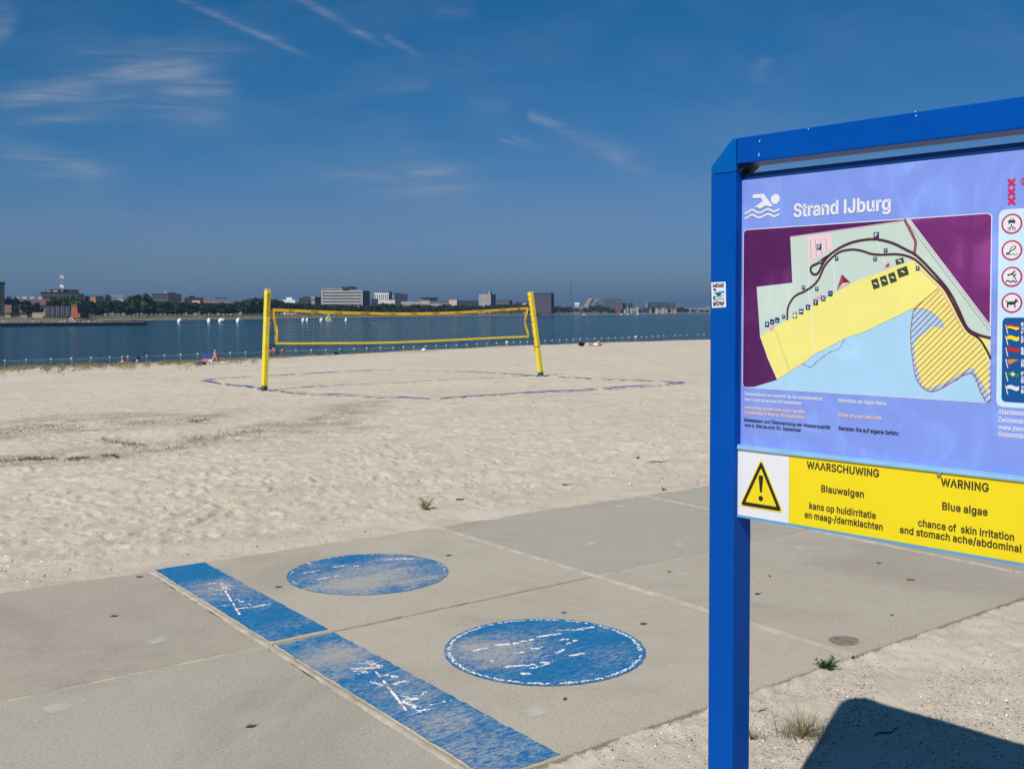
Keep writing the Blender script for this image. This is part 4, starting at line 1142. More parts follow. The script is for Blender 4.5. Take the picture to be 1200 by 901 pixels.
# top beam and the two bevelled corner castings
mb = MB(); mb.box(PW + 0.0015, PW + W_IN - 0.0015, 0.0, PW, V_BEAM, V_TOP)
mb.build('top_beam', M_BLUE, board, bevel=0.003)
for sgn, u in ((1, 0.0), (-1, 2 * PW + W_IN)):
    cu = PW * 0.86
    prof = [(u, V_SH + 0.001), (u + sgn * PW, V_SH + 0.001), (u + sgn * (PW - 0.0), V_BEAM), (u + sgn * PW, V_TOP), (u + sgn * cu, V_TOP), (u, V_SH + 0.022)]
    prof = [(u, V_SH + 0.001), (u + sgn * (PW - 0.001), V_SH + 0.001), (u + sgn * (PW - 0.001), V_TOP), (u + sgn * cu, V_TOP), (u, V_SH + 0.022)]
    mb = MB(); mb.prism([(a, 0.0, b) for a, b in prof], (0, PW, 0))
    mb.build('corner_cap', M_BLUE2, board, bevel=0.002)
    # dark connector visible inside the corner
    c0 = u + sgn * PW
    mb = MB(); mb.prism([(c0 + sgn * 0.0015, 0.012, V_SH - 0.004), (c0 + sgn * 0.030, 0.012, V_BEAM - 0.003), (c0 + sgn * 0.0015, 0.012, V_BEAM - 0.003)], (0, PW - 0.024, 0))
    mb.build('corner_bracket', M_DARK, board)
# white paint chips on the beam
mb = MB()
for (px, py, r) in [(890.5, 165.5, .0014), (889.5, 182, .0016), (889.7, 180, .001), (947.5, 151.5, .0012), (1073, 131, .0012), (1074, 136, .0012)]:
    u, v = S(px, py)
    mb = MB(); mb.add([(u + r * math.cos(t), -0.0012, v + 1.6 * r * math.sin(t)) for t in [k * math.pi / 4 for k in range(8)]], [tuple(range(8))])
    mb.build('paint_chip', M_WHITE, board)

# map panel between the posts
U0 = S(864.3, 400, PB_)[0]
V1 = S(866, 212, PB_)[1]
V0 = S(866, 524.5, PB_)[1]
U1 = PW + W_IN - 0.006
mb = MB(); mb.box(U0, U1, PB_, PB_ + 0.028, V0, V1)
panel = mb.build('panel', PRINT['lav'], board)
mb = MB(); mb.box(PW + 0.002, PW + W_IN - 0.002, PB_ + 0.001, PB_ + 0.034, V1 + 0.0015, S(866, 204.5, PB_)[1])
mb.build('top_rail', M_BLUE_SHADED, board)
mb = MB(); mb.box(PW + 0.001, U0 - 0.0005, PB_ + 0.002, PB_ + 0.028, V0, V1)
mb.build('gap_shade_strip', M_DARK, board)  # near-black strip painting the shade of the open gap between post and panel

# --- header: swimmer emblem, title
art = Art(PB_)
def em(x, y): return (860 + x / 6.0, 180 + y / 6.0)
art.poly([em(*q) for q in [(132, 300), (137, 290), (150, 287), (206, 283), (214, 287), (278, 372), (246, 374), (232, 366), (214, 372), (188, 390), (165, 378), (142, 380), (205, 335), (192, 313), (145, 316), (134, 310)]], 'white', 2)
c = S(*em(293, 321), PB_); art.disc(c, 0.5 * (S(*em(325, 320), PB_)[0] - S(*em(263, 322), PB_)[0]), 'white', 2)
for off in (0, 34):
    art.stroke([em(x, y + off) for x, y in [(78, 424), (100, 414), (122, 398), (142, 400), (165, 413), (190, 416), (215, 402), (240, 392), (262, 398), (285, 408), (322, 398 - 6)]], 0.0052, 'white', 2)
art.build('swimmer_emblem', panel)
art = Art(PB_)
art.text('Strand IJburg', (930, 252.3), (1044, 248.2), 0.0345, 'white', 2, bold=0.013)
art.build('title_lettering', panel)

# --- the map
art = Art(PB_)
a, b = S(872, 272, PB_), S(1162, 248, PB_)
c, d = S(872, 452.5, PB_), S(1162, 472.5, PB_)
mu0, mu1, mv1, mv0 = a[0], b[0], (a[1] + b[1]) / 2, (c[1] + d[1]) / 2
art.rrect(mu0 - 0.002, mu1 + 0.002, mv0 - 0.002, mv1 + 0.002, 0.012, 'white', 0)
art.rrect(mu0, mu1, mv0, mv1, 0.010, 'water', 1)
ins = 0.004
def clampmap(q):
    u, v = S(q[0], q[1], PB_)
    return (min(max(u, mu0 + 0.0005), mu1 - 0.0005), min(max(v, mv0 + 0.0005), mv1 - 0.0005))
def mpoly(px, key, layer): art.poly([clampmap(q) for q in px], key, layer, conv=False)
GREEN_TOP = [(926, 277.3), (1058, 258.5), (1066, 256.5)]
def corner(cu, cv, su, sv, r=0.010):
    """rounded corner points of the map"""
    return [(cu + su * r * (1 - math.sin(t)), cv + sv * r * (1 - math.cos(t))) for t in [k * math.pi / 12 for k in range(7)]]
left = [clampmap(q) for q in [(1066, 240), (1066, 256.5), (1058, 258.5), (926.4, 277.3), (928.8, 331.4), (887, 336.3), (891, 394), (900, 420), (911, 445), (884, 453.2)]]
bl = corner(mu0, mv0, 1, 1); tl = corner(mu0, mv1, 1, -1)
art.poly(left + [(q[0], q[1]) for q in bl] + [q for q in reversed(tl)], 'plum', 2, conv=False)
tr = corner(mu1, mv1, -1, -1)
art.poly([clampmap(q) for q in [(1161.7, 382.5), (1066, 256.5), (1066, 240)]] + list(tr), 'plum2', 2, conv=False)
mpoly([(926.4, 277.3), (1058, 258.5), (1066, 256.5), (1161.7, 382.8), (1162, 398), (1148, 395), (1133, 386), (1118, 360), (1090, 322), (1071, 306), (1000, 331), (891, 394), (887, 336.3), (928.8, 331.4)], 'green', 2)
mpoly([(891, 394), (1000, 331), (1071, 305), (1090, 320), (1107, 336), (1120, 359), (1133, 386), (1148, 395), (1162, 398), (1162, 420), (1161, 440), (1162, 463), (1150, 447), (1140, 431), (1136, 432), (1106.6, 449), (1090, 455), (1081.6, 453), (1073, 423), (1071.6, 403), (1078, 395), (1093, 383),
       (1106.6, 384), (1105, 376.6), (1093, 366), (1081.6, 361), (1070, 361.6), (1040, 376), (1016.6, 387.5), (991.6, 396), (955, 415), (941, 426), (926, 435), (911, 445), (900, 420)], 'yellow', 3)
HZ = [(1100, 338), (1083, 352), (1072, 362), (1068.6, 378), (1067.6, 397), (1070, 423), (1074, 443), (1083, 455), (1093, 458.5), (1105, 454), (1138, 437), (1150, 460), (1156, 471), (1161.5, 471.5), (1161.5, 428), (1150, 404), (1142, 396), (1130, 388), (1118, 364)]
# hatching clipped to the zone
hz = [S(q[0], q[1], PB_) for q in HZ]
dx, dz_ = S(1031 + 69, 338, PB_)[0] - S(1068, 371, PB_)[0], S(1100, 338, PB_)[1] - S(1068, 371, PB_)[1]
ln = math.hypot(dx, dz_); dx /= ln; dz_ /= ln
proj = [(-dz_ * u + dx * v) for u, v in hz]
k = min(proj) + 0.006
while k < max(proj):
    ts = []
    for (u0, v0), (u1, v1) in zip(hz, hz[1:] + hz[:1]):
        f0 = -dz_ * u0 + dx * v0 - k; f1 = -dz_ * u1 + dx * v1 - k
        if (f0 < 0) != (f1 < 0):
            t = f0 / (f0 - f1); ts.append((u0 + (u1 - u0) * t) * dx + (v0 + (v1 - v0) * t) * dz_)
    ts.sort()
    for t0, t1 in zip(ts[::2], ts[1::2]):
        art.stroke([(-dz_ * k + dx * t0, dx * k + dz_ * t0), (-dz_ * k + dx * t1, dx * k + dz_ * t1)], 0.0017, 'hatch', 4, smooth=False, conv=False)
    k += 0.0105
art.stroke(HZ[:13], 0.0018, 'hatch', 4)
# roads
R1 = [(923, 375), (924, 360), (931.6, 347.5), (943, 341.6), (953, 335), (960, 326.7), (966.8, 312), (975.4, 302), (985.5, 295), (998.5, 292.6), (1010, 294), (1021.6, 297.6), (1033, 298.6), (1050, 298), (1063, 300), (1075, 306), (1091.6, 322.5), (1106.6, 338), (1116.6, 355), (1126.6, 375), (1135, 388), (1148, 397), (1156.5, 410), (1161.3, 420)]
R2 = [(972, 299.5), (966, 303), (959.6, 308.2), (952, 312), (950.4, 316.6), (953, 321), (957.4, 321.3), (960.5, 318), (966, 307), (972.5, 299), (985.5, 290), (998.5, 284.3), (1010, 281.7), (1020, 280.5), (1030, 280.8), (1046.6, 285), (1063, 293), (1071.6, 297.5), (1080, 304.5), (1093, 318), (1108, 335), (1116.6, 348), (1125, 365), (1134, 384), (1146.5, 392), (1161.3, 396)]
art.stroke(R1, 0.0052, 'road', 5)
art.stroke(R2, 0.0058, 'road', 6)
art.stroke([(1060, 257), (1066, 268), (1071, 278), (1073.4, 285), (1071.8, 297)], 0.0070, 'mauve', 4)
art.stroke([(q[0] - 3.2, q[1] + 2.2) for q in R1[15:21]], 0.0016, 'rose', 5)
art.stroke([(1066, 256.5), (1110, 314.5), (1161.3, 382)], 0.0022, 'line', 6, smooth=False)
art.stroke([(1061, 257.5), (1100, 309), (1160, 388)], 0.0009, 'dots', 4, smooth=False)
art.stroke([(926.4, 277.6), (1058, 259)], 0.0014, 'rose', 4, smooth=False)
for l in ([(949, 308), (948, 345), (951, 368), (955, 415)], [(975.5, 293), (977, 305), (978, 322), (980, 343)], [(966, 314), (977, 321)], [(1027.5, 281), (1034, 299), (1039, 312)]):
    art.stroke(l, 0.0018, 'line', 4, smooth=False)
art.stroke([(909, 387), (917, 410), (926, 434)], 0.0018, 'dots', 4, smooth=False, dash=0.003)
art.stroke([(891.5, 395), (901, 420), (911, 444)], 0.0022, 'line', 4, smooth=False, dash=0.003)
art.stroke([(941, 426), (950, 430), (960, 422), (972, 413), (984, 408), (990, 398)], 0.0018, 'road', 4, dash=0.004)
art.stroke([(936, 432), (952, 438), (964, 428), (977, 418), (1004, 410), (1022, 402), (1030, 392), (1033, 382)], 0.0014, 'yellow', 2, dash=0.003)
# car park
mpoly([(946.6, 277.6), (974, 273.4), (975.4, 292), (962, 299), (948, 308)], 'pink', 3)
for x in (950.5, 956.5, 962.5, 968.5):
    art.stroke([(x - .5, 282 - (x - 950) * .15), (x + .6, 304 - (x - 950) * .55)], 0.0010, 'mauve', 4, smooth=False)
def sq(px, py, s, key, rot=0.0, layer=7):
    c = S(px, py, PB_)
    art.local(c, s, [(-1, -1), (1, -1), (1, 1), (-1, 1)], key, layer, rot)
    return c
def letter_p(c, s):
    art.lstroke(c, s, [(-.35, -.7), (-.35, .65)], .36, 'white', 8, smooth=False)
    art.lstroke(c, s, [(-.35, .6), (.3, .55), (.3, .05), (-.35, 0)], .30, 'white', 8, smooth=False)
for px, py, s in [(960.5, 289.5, .0068), (1027.5, 275.5, .0070)]:
    letter_p(sq(px, py, s, 'navy'), s)
for px, py in [(962, 307), (981, 303), (942, 337), (957.8, 338.5), (1038.5, 293.5), (1026, 303.5), (1076, 314.5), (918.7, 371)]:
    c = sq(px, py, 0.0048, 'navy')
    art.lstroke(c, 0.0048, [(-.2, -.6), (-.2, .5), (.4, .4), (.4, 0)], .3, 'white', 8, smooth=False)
figs = [[(-.5, .4), (-.4, -.4), (.3, -.4), (.5, .6), (.1, .6), (.0, -.05), (-.2, .5)], [(-.6, -.4), (0, .1), (.6, -.4)], [(-.6, -.3), (0, -.3), (0, .6), (.15, -.3), (.6, -.3), (.3, -.6), (-.3, -.6)], [(-.7, -.3), (-.7, .3), (.7, .3), (.7, -.3)],
        [(-.4, -.6), (0, .7), (.4, -.6)], [(-.5, .55), (.5, .55), (.5, .3), (.14, .3), (.14, -.65), (-.14, -.65), (-.14, .3), (-.5, .3)], None, [(-.6, .1), (.6, .1), (.6, -.1), (-.6, -.1)]]
for (px, py), f in zip([(899.5, 380), (905.5, 377), (911.5, 375), (939.5, 365), (947.5, 360), (956.5, 354.7), (965.5, 349.6), (973.7, 344)], figs):
    c = sq(px, py, 0.0064, 'navy')
    if f: art.local(c, 0.0064, f, 'white', 8)
    else:
        art.lstroke(c, .0064, [(-.6, -.6), (.6, .6)], .25, 'white', 8, smooth=False); art.lstroke(c, .0064, [(-.6, .6), (.6, -.6)], .25, 'white', 8.6, smooth=False)
c = sq(932, 370, 0.0064, 'fgreen'); art.local(c, .0064, [(-.3, -1), (.3, -1), (.3, -.3), (1, -.3), (1, .3), (.3, .3), (.3, 1), (-.3, 1), (-.3, .3), (-1, .3), (-1, -.3), (-.3, -.3)], 'white', 8)
mpoly([(902, 384), (908, 381), (907, 386), (903.5, 387.5)], 'rose', 5)
mpoly([(953, 350), (963, 345), (964, 348.5), (955, 352)], 'rose', 5)
mpoly([(930, 366), (934, 364), (935, 366), (931, 368)], 'rose', 5)
mpoly([(981, 340.4), (988.4, 331.7), (997, 331)], 'pink', 5)
mpoly([(987, 321.6), (988.4, 331.7), (981, 340.4)], 'mauve', 6)
mpoly([(987, 321.6), (997, 331), (988.4, 331.7)], 'brick', 6)
for px, py, w, h, rot in [(1026.6, 332.5, 4.3, 5.8, 18), (1036.6, 329, 4.3, 5.8, 18), (1046.5, 325.3, 4.3, 5.8, 18), (1058.6, 318.6, 6.6, 5.2, 18), (1055, 306, 5.2, 3.0, 14)]:
    c = S(px, py, PB_)
    art.local(c, 0.0040, [(-w / 2, -h / 2), (w / 2, -h / 2), (w / 2, h / 2), (-w / 2, h / 2)], 'dkgreen', 7, R(rot))
    art.local(c, 0.0042, [(-1.2, .2), (-.2, 1.0), (.5, .3), (1.2, -.6), (.6, -1.0), (0, -.1)], 'white', 8, R(rot))
c = S(1040, 311, PB_)
art.local(c, 0.0075, [(-1, -.8), (-.3, -.2), (-.3, .6), (.2, .3), (.9, .9), (.7, .1), (1, -.3), (.3, -.2), (0, -.5), (-.6, -.6)], 'red', 7)
art.build('map_print', panel)

# --- small print under the map (Dutch, English, German)
art = Art(PB_)
for s, p0, p1, cap, key in [
        ('Zwemseizoen en toezicht op de waterkwaliteit', (872.5, 463.6), (964, 468.5), 0.0090, 'white'), ('van 1 mei tot en met 30 september', (872.5, 470.2), (940, 473.5), 0.0090, 'white'),
        ('Swimming season and water quality', (872.5, 479.2), (943.5, 483.8), 0.0090, 'peach'), ('checks from 1 May to 30 September', (872.5, 485.7), (943, 489.5), 0.0090, 'peach'),
        ('Badesaison und Überwachung der Wasserqualität', (872.5, 493.8), (973.5, 502.2), 0.0090, 'black'), ('vom 1. Mai bis zum 30. September', (872.5, 500.3), (939, 505), 0.0090, 'black'),
        ('Betreden op eigen risico', (983, 470.6), (1039, 475.2), 0.0096, 'white'), ('Enter at your own risk', (983, 488.0), (1033.5, 491.6), 0.0096, 'peach'), ('Betreten Sie auf eigene Gefahr', (983, 503.3), (1053.5, 510.2), 0.0096, 'black'),
        ('Alarmnummer', (1170, 484.2), (1213, 488.6), 0.0118, 'white'), ('Zwemwater', (1170, 493.6), (1205, 497.4), 0.0118, 'white'), ('www.zwem', (1170, 502.6), (1205, 506.6), 0.0118, 'white'), ('Gemeente', (1170, 510.6), (1202, 514.4), 0.0118, 'white')]:
    art = Art(PB_); art.text(s, p0, p1, cap, key, 2, bold=0.006)
    art.build('text_line', panel)

# --- prohibitions and flags
art = Art(PB_)
for py in (214, 225, 235.5):
    c = S(1185.6, py, PB_)
    for sg in (1, -1):
        art.lstroke(c, .0092, [(-.8, -.85 * sg), (.8, .85 * sg)], .58, 'red', 2 + (sg < 0), smooth=False)
art.build('crosses_emblem', panel)
art = Art(PB_)
art.text('Gemeente', (1196.5, 215.5), (1234, 214.5), .014, 'red', 2)
art.build('text_line', panel)
art = Art(PB_)
pu0 = S(1171, 300, PB_)[0]; pv1 = S(1180, 246.5, PB_)[1]; pv0 = S(1175, 476, PB_)[1]
art.rrect(pu0 - .0018, U1 - .0182, pv0 - .0018, pv1 + .0018, .014, 'white', 0)
art.rrect(pu0, U1 - .02, pv0, pv1, .013, 'pale', 1)
art.build('rules_field', panel)
rad = 0.5 * (S(1198.5, 293, PB_)[0] - S(1173.8, 293, PB_)[0])
signs = [S(1186, y, PB_) for y in (262.5, 293.5, 324.5, 355)]
def ban(c):
    a = Art(PB_); a.disc(c, rad, 'ring', 2); a.disc(c, rad * .83, 'white', 3)
    return a
c = signs[0]; r = rad; art = ban(c)
art.local((c[0], c[1] + .3 * r), r, [(-.34, -.2), (.34, -.2), (.34, .02), (.24, .06), (.17, .22), (-.17, .22), (-.24, .06), (-.34, .02)], 'grey', 4)
art.local((c[0], c[1] + .3 * r), r, [(-.17, .07), (.17, .07), (.13, .17), (-.13, .17)], 'white', 5)
art.local((c[0], c[1] + .3 * r), r, [(-.3, -.27), (-.2, -.27), (-.2, -.19), (-.3, -.19)], 'grey', 5); art.local((c[0], c[1] + .3 * r), r, [(.2, -.27), (.3, -.27), (.3, -.19), (.2, -.19)], 'grey', 5)
for sx in (-.22, .22):
    art.lstroke((c[0] + sx * r, c[1] - .48 * r), r, [(.14 * math.cos(t), .14 * math.sin(t)) for t in [k * math.pi / 5 for k in range(10)]], .045, 'grey', 4, closed=True)
art.lstroke(c, r, [(-.2, -.46), (-.02, -.2), (.22, -.46)], .07, 'grey', 5, smooth=False); art.lstroke(c, r, [(-.02, -.2), (-.02, -.02)], .10, 'grey', 6, smooth=False)
art.build('prohibition_sign', panel)
c = signs[1]; art = ban(c)
art.lstroke(c, r, [(-.15, .0), (.0, .3), (.25, .42), (.38, .3), (.3, .1), (.05, .02)], .06, 'grey', 4, closed=True)
art.lstroke(c, r, [(.38, .3), (-.1, -.1)], .03, 'grey', 5, smooth=False)
art.local(c, r, [(-.55, -.3), (-.45, -.38), (-.2, -.3), (-.1, -.08), (-.2, -.05), (-.28, -.2), (-.5, -.22)], 'grey', 5)
art.lstroke(c, r, [(-.55, -.42), (-.3, -.36), (-.1, -.44), (.1, -.36), (.3, -.44), (.6, -.36)], .05, 'grey', 4)
art.build('prohibition_sign', panel)
c = signs[2]; art = ban(c)
art.disc((c[0] - .32 * r, c[1] + .2 * r), .1 * r, 'grey', 4, 14)
art.lstroke(c, r, [(-.2, .2), (.05, .32), (.3, .56)], .14, 'grey', 4, smooth=False); art.lstroke(c, r, [(0, .28), (.22, .14)], .10, 'grey', 5, smooth=False)
art.lstroke(c, r, [(.42, .3), (.2, .0), (.42, -.22)], .10, 'grey', 5, smooth=False)
for dy in (-.42, -.5):
    art.lstroke(c, r, [(-.55, dy), (-.35, dy + .1), (-.1, dy - .04), (.1, dy + .08), (.3, dy - .03), (.55, dy + .08)], .05, 'grey', 4 + (dy < -.45))
art.build('prohibition_sign', panel)
c = signs[3]; art = ban(c)
art.local(c, r, [(-.55, .30), (-.42, .12), (.2, .14), (.28, .2), (.38, .44), (.46, .42), (.44, .32), (.62, .2), (.6, .12), (.4, .06), (.36, -.1), (.36, -.5), (.26, -.5), (.24, -.16), (-.18, -.2), (-.3, -.12), (-.34, -.5), (-.44, -.5), (-.46, 0), (-.5, .1), (-.6, .26)], 'grey', 4)
art.build('prohibition_sign', panel)
art = Art(PB_)
lu0 = S(1174.5, 420, PB_)[0]; lv1 = S(1176, 372.2, PB_)[1]; lv0 = S(1176, 470.5, PB_)[1]
art.rrect(lu0, U1 - .028, lv0, lv1, .010, 'legend', 3)
art.build('legend_field', panel)
fl = [(-.85, .05), (-.6, .5), (-.1, .55), (.3, .4), (.6, .3), (.95, .42), (.98, -.15), (.6, -.3), (.2, -.15), (-.2, 0), (-.6, .0)]
for py, key in zip((384.5, 397.5, 411, 424.5, 440, 455.5), ('fred', 'fyellow', 'fred', 'forange', 'fgreen', 'white')):
    art = Art(PB_); c = S(1186.5, py, PB_); s = .0155
    art.lstroke(c, s, [(-.92, .45), (-.6, -.85)], .12, 'white', 4, smooth=False)
    if key == 'forange':
        art.local(c, s, [(-.75, .35), (-.1, .45), (.9, .42), (.3, .05), (-.4, -.35)], key, 5)
    else:
        art.local(c, s, fl, key, 5)
    if py < 390: art.local(c, s, [(-.72, .2), (-.3, .3), (.3, .15), (.98, .12), (.98, -.15), (.6, -.3), (.2, -.15), (-.2, 0), (-.65, -.02)], 'fyellow', 6)
    if key == 'fgreen': art.local((c[0] + .1 * s, c[1] + .2 * s), s * .33, [(-.3, -1), (.3, -1), (.3, -.3), (1, -.3), (1, .3), (.3, .3), (.3, 1), (-.3, 1), (-.3, .3), (-1, .3), (-1, -.3), (-.3, -.3)], 'white', 6)
    if key == 'white':
        for q in (-.2, .1, .45): art.lstroke(c, s, [(q, .4), (q + .08, -.1)], .08, 'pale', 6, smooth=False)
    art.build('flag_symbol', panel)
art = Art(PB_)
for py, s in ((380.5, 'R'), (385, 'A'), (389.5, 'r'), (396, 'G'), (400.5, 'F'), (409.5, 'R'), (414, 'B'), (423.5, 'O'), (428, 'B'), (438, 'F'), (442.5, 'A'), (447, 'B'), (454.5, 'V'), (459, 'B')):
    u, v = S(1197, py + 1.4, PB_)
    art.text(s, None, None, .0075, 'white', 4, .03, u, u + .006, v)
art.build('legend_lettering', panel)

# sticker on the post
art = Art(0.0)
STK = [(833.5, 331), (850.5, 330.3), (851, 360), (834.5, 361)]
art.poly(STK, 'white', 0)
art.text('MEME', (835.5, 336.6), (848.5, 336.2), .009, 'black', 1, .03)
art.text('NOW', (836, 358.4), (849, 357.8), .0115, 'black', 1, .03)
art.poly([(836, 343.2), (842, 341.6), (849, 340.6), (849.2, 343.2), (843, 344.5), (837, 344.4)], 'sticker', 1)
art.poly([(835.5, 338.5), (838.5, 338.2), (840, 340.5), (837.5, 341.2)], 'black', 1)
art.poly([(839, 344.6), (845.5, 343.6), (845, 346), (841, 347)], 'black', 2)
art.stroke([(836, 347), (841, 348), (849, 346.5)], .0022, 'sticker', 1)
art.stroke([(836, 350.5), (840, 351.5), (844, 349.8), (849, 351)], .0020, 'black', 1)
art.poly([(835.8, 347.5), (838, 347.8), (838.5, 351.5), (836.5, 351)], 'black', 2)
stk = art.build('sticker', post_left)

# ------------------------------------------------------------------ warning sign under the map
WB = 0.018
warn = empty('warning_sign', (BASE[0], BASE[1], 0), S_ROT, 'yellow and white blue algae warning sign fixed under the map panel of the board', 'warning sign')
wu0 = S(862.6, 560, WB)[0]; wu1 = PW + W_IN - 0.006
wv1 = S(863, 520.5, WB)[1]; wv1b = S(863, 525.8, WB)[1]; wv0b = S(863, 602.5, WB)[1]; wv0 = S(863, 605, WB)[1]
wsplit = S(924.6, 570, WB)[0]
mb = MB(); mb.box(wu0, wsplit - .0003, WB, WB + .010, wv0b, wv1b)
mb.build('white_plate', M_WHITE, warn)
mb = MB(); mb.box(wsplit + .0003, wu1, WB, WB + .010, wv0b, wv1b)
yplate = mb.build('yellow_plate', M_YEL, warn)
mb = MB(); mb.prism([(wu0 - .001, WB - .003, wv1), (wu0 - .001, WB - .003, wv1b + .0075), (wu0 - .001, WB - .005, wv1b + .006), (wu0 - .001, WB - .005, wv1b + .0005), (wu0 - .001, WB + .011, wv1b + .0005), (wu0 - .001, WB + .011, wv1)], (wu1 - wu0 + .002, 0, 0))
mb.build('edge_strip', M_ALU, warn)
mb = MB(); mb.box(wu0 - .001, wu1 + .001, WB - .003, WB + .012, wv0, wv0b - .0005)
mb.build('edge_strip', mat('mid_blue_strip', (0.09, 0.30, 0.56), 0.45, 0.08, 15), warn)
art = Art(WB)
PRINT['yel'] = M_YEL
tri = [S(892.3, 536.5, WB), S(867.2, 593, WB), S(919.2, 600.8, WB)]
vb = (tri[1][1] + tri[2][1]) / 2; ua = tri[0][0]; va = tri[0][1]; hw = (tri[2][0] - tri[1][0]) / 2
def tri_r(k, r, key, layer):
    """rounded triangle shrunk by k about its centre"""
    cx, cz = ua, vb + (va - vb) / 3
    cs = [(cx + (x - cx) * k, cz + (z - cz) * k) for x, z in [(ua, va), (ua - hw, vb), (ua + hw, vb)]]
    o = []
    for i in range(3):
        p, a, b = cs[i], cs[i - 1], cs[(i + 1) % 3]
        for s in range(7):
            t = s / 6
            da = [(a[j] - p[j]) for j in (0, 1)]; la = math.hypot(*da); db = [(b[j] - p[j]) for j in (0, 1)]; lb = math.hypot(*db)
            pa = [p[j] + da[j] / la * r for j in (0, 1)]; pb = [p[j] + db[j] / lb * r for j in (0, 1)]
            o.append(tuple((1 - t) ** 2 * pa[j] + 2 * t * (1 - t) * p[j] + t * t * pb[j] for j in (0, 1)))
    art.poly(o, key, layer, conv=False)
tri_r(1.0, .012, 'yel', 1); tri_r(.92, .010, 'black', 2); tri_r(.70, .004, 'yel', 3)
H = va - vb
art.poly([(ua - .040 * H, vb + .66 * H), (ua + .040 * H, vb + .66 * H), (ua + .052 * H, vb + .63 * H), (ua + .022 * H, vb + .33 * H), (ua - .022 * H, vb + .33 * H), (ua - .052 * H, vb + .63 * H)], 'black', 4, conv=False)
art.disc((ua, vb + .215 * H), .052 * H, 'black', 4, 24)
art.build('hazard_symbol', warn)
art = Art(WB)
for s, p0, p1, cap in [('WAARSCHUWING', (945.5, 549), (1030.5, 558.8), .0197), ('Blauwalgen', (962.5, 576.2), (1012.5, 582.8), .0180), ('kans op huidirritatie', (948.5, 596.4), (1026.5, 607.3), .0172), ('en maag-/darmklachten', (943, 606.5), (1034.5, 621), .0172),
                       ('WARNING', (1102.6, 569.2), (1159, 576.2), .0197), ('Blue algae', (1104.3, 597), (1157.5, 604), .0180), ('chance of  skin irritation', (1076, 616.2), (1188.5, 633.3), .0172), ('and stomach ache/abdominal pain', (1054.5, 624.6), (1223, 650.7), .0172)]:
    art = Art(WB); art.text(s, p0, p1, cap, 'black', 1, bold=0.006)
    art.build('text_line', yplate)
u, v = S(1101, 552.5, WB)
mb = MB(); mb.lathe([(.0, .006), (.004, .0055), (.006, .003), (.006, 0)][::-1], 12)
bolt = mb.build('bolt', mat('zinc_bolt', (0.45, 0.44, 0.42), 0.4, 0.2, 40, metal=.8), warn)
bolt.rotation_euler = (R(90), 0, 0); bolt.location = (u, WB - .001, wv1b - .004)


# ------------------------------------------------------------------ beach volleyball
M_PADY = mat('yellow_post_pad', (0.80, 0.62, 0.035), 0.5, 0.10, 6, 0.1, 80)
M_RUB = mat('dark_grey_rubber', (0.06, 0.062, 0.06), 0.7, 0.2, 12)
M_GREYCAP = mat('grey_post_cap', (0.45, 0.46, 0.46), 0.5, 0.1, 12)
M_WORNRED = mat('dark_red_lettering', (0.16, 0.045, 0.02), 0.7, 0.3, 30)
M_BANDY = mat('yellow_net_band', (0.72, 0.44, 0.012), 0.6, 0.10, 8, 0.1, 150)
M_BANDL = mat('yellow_lower_band', (0.80, 0.58, 0.02), 0.6, 0.08, 8, 0.1, 150)
M_CORD = mat('grey_net_cord', (0.16, 0.20, 0.20), 0.8, 0.2, 20)
M_ROPE = mat('black_rope', (0.02, 0.02, 0.022), 0.8, 0.2, 20)

VA, VB = sand_px(309.7, 457.5), sand_px(634, 441)
VA.z -= 0.03; VB.z -= 0.03
nd_ = (VB - VA); nd_.z = 0; nd_.normalize()
vn = np.array([nd_.y, -nd_.x, 0.0])


def NP(px, py, out=0.0):
    """photo position on the upright plane through both post feet"""
    d = ray(px, py)
    t = np.dot(np.array(VA) + vn * out - CAM, vn) / np.dot(d, vn)
    return Vector(CAM + d * t)


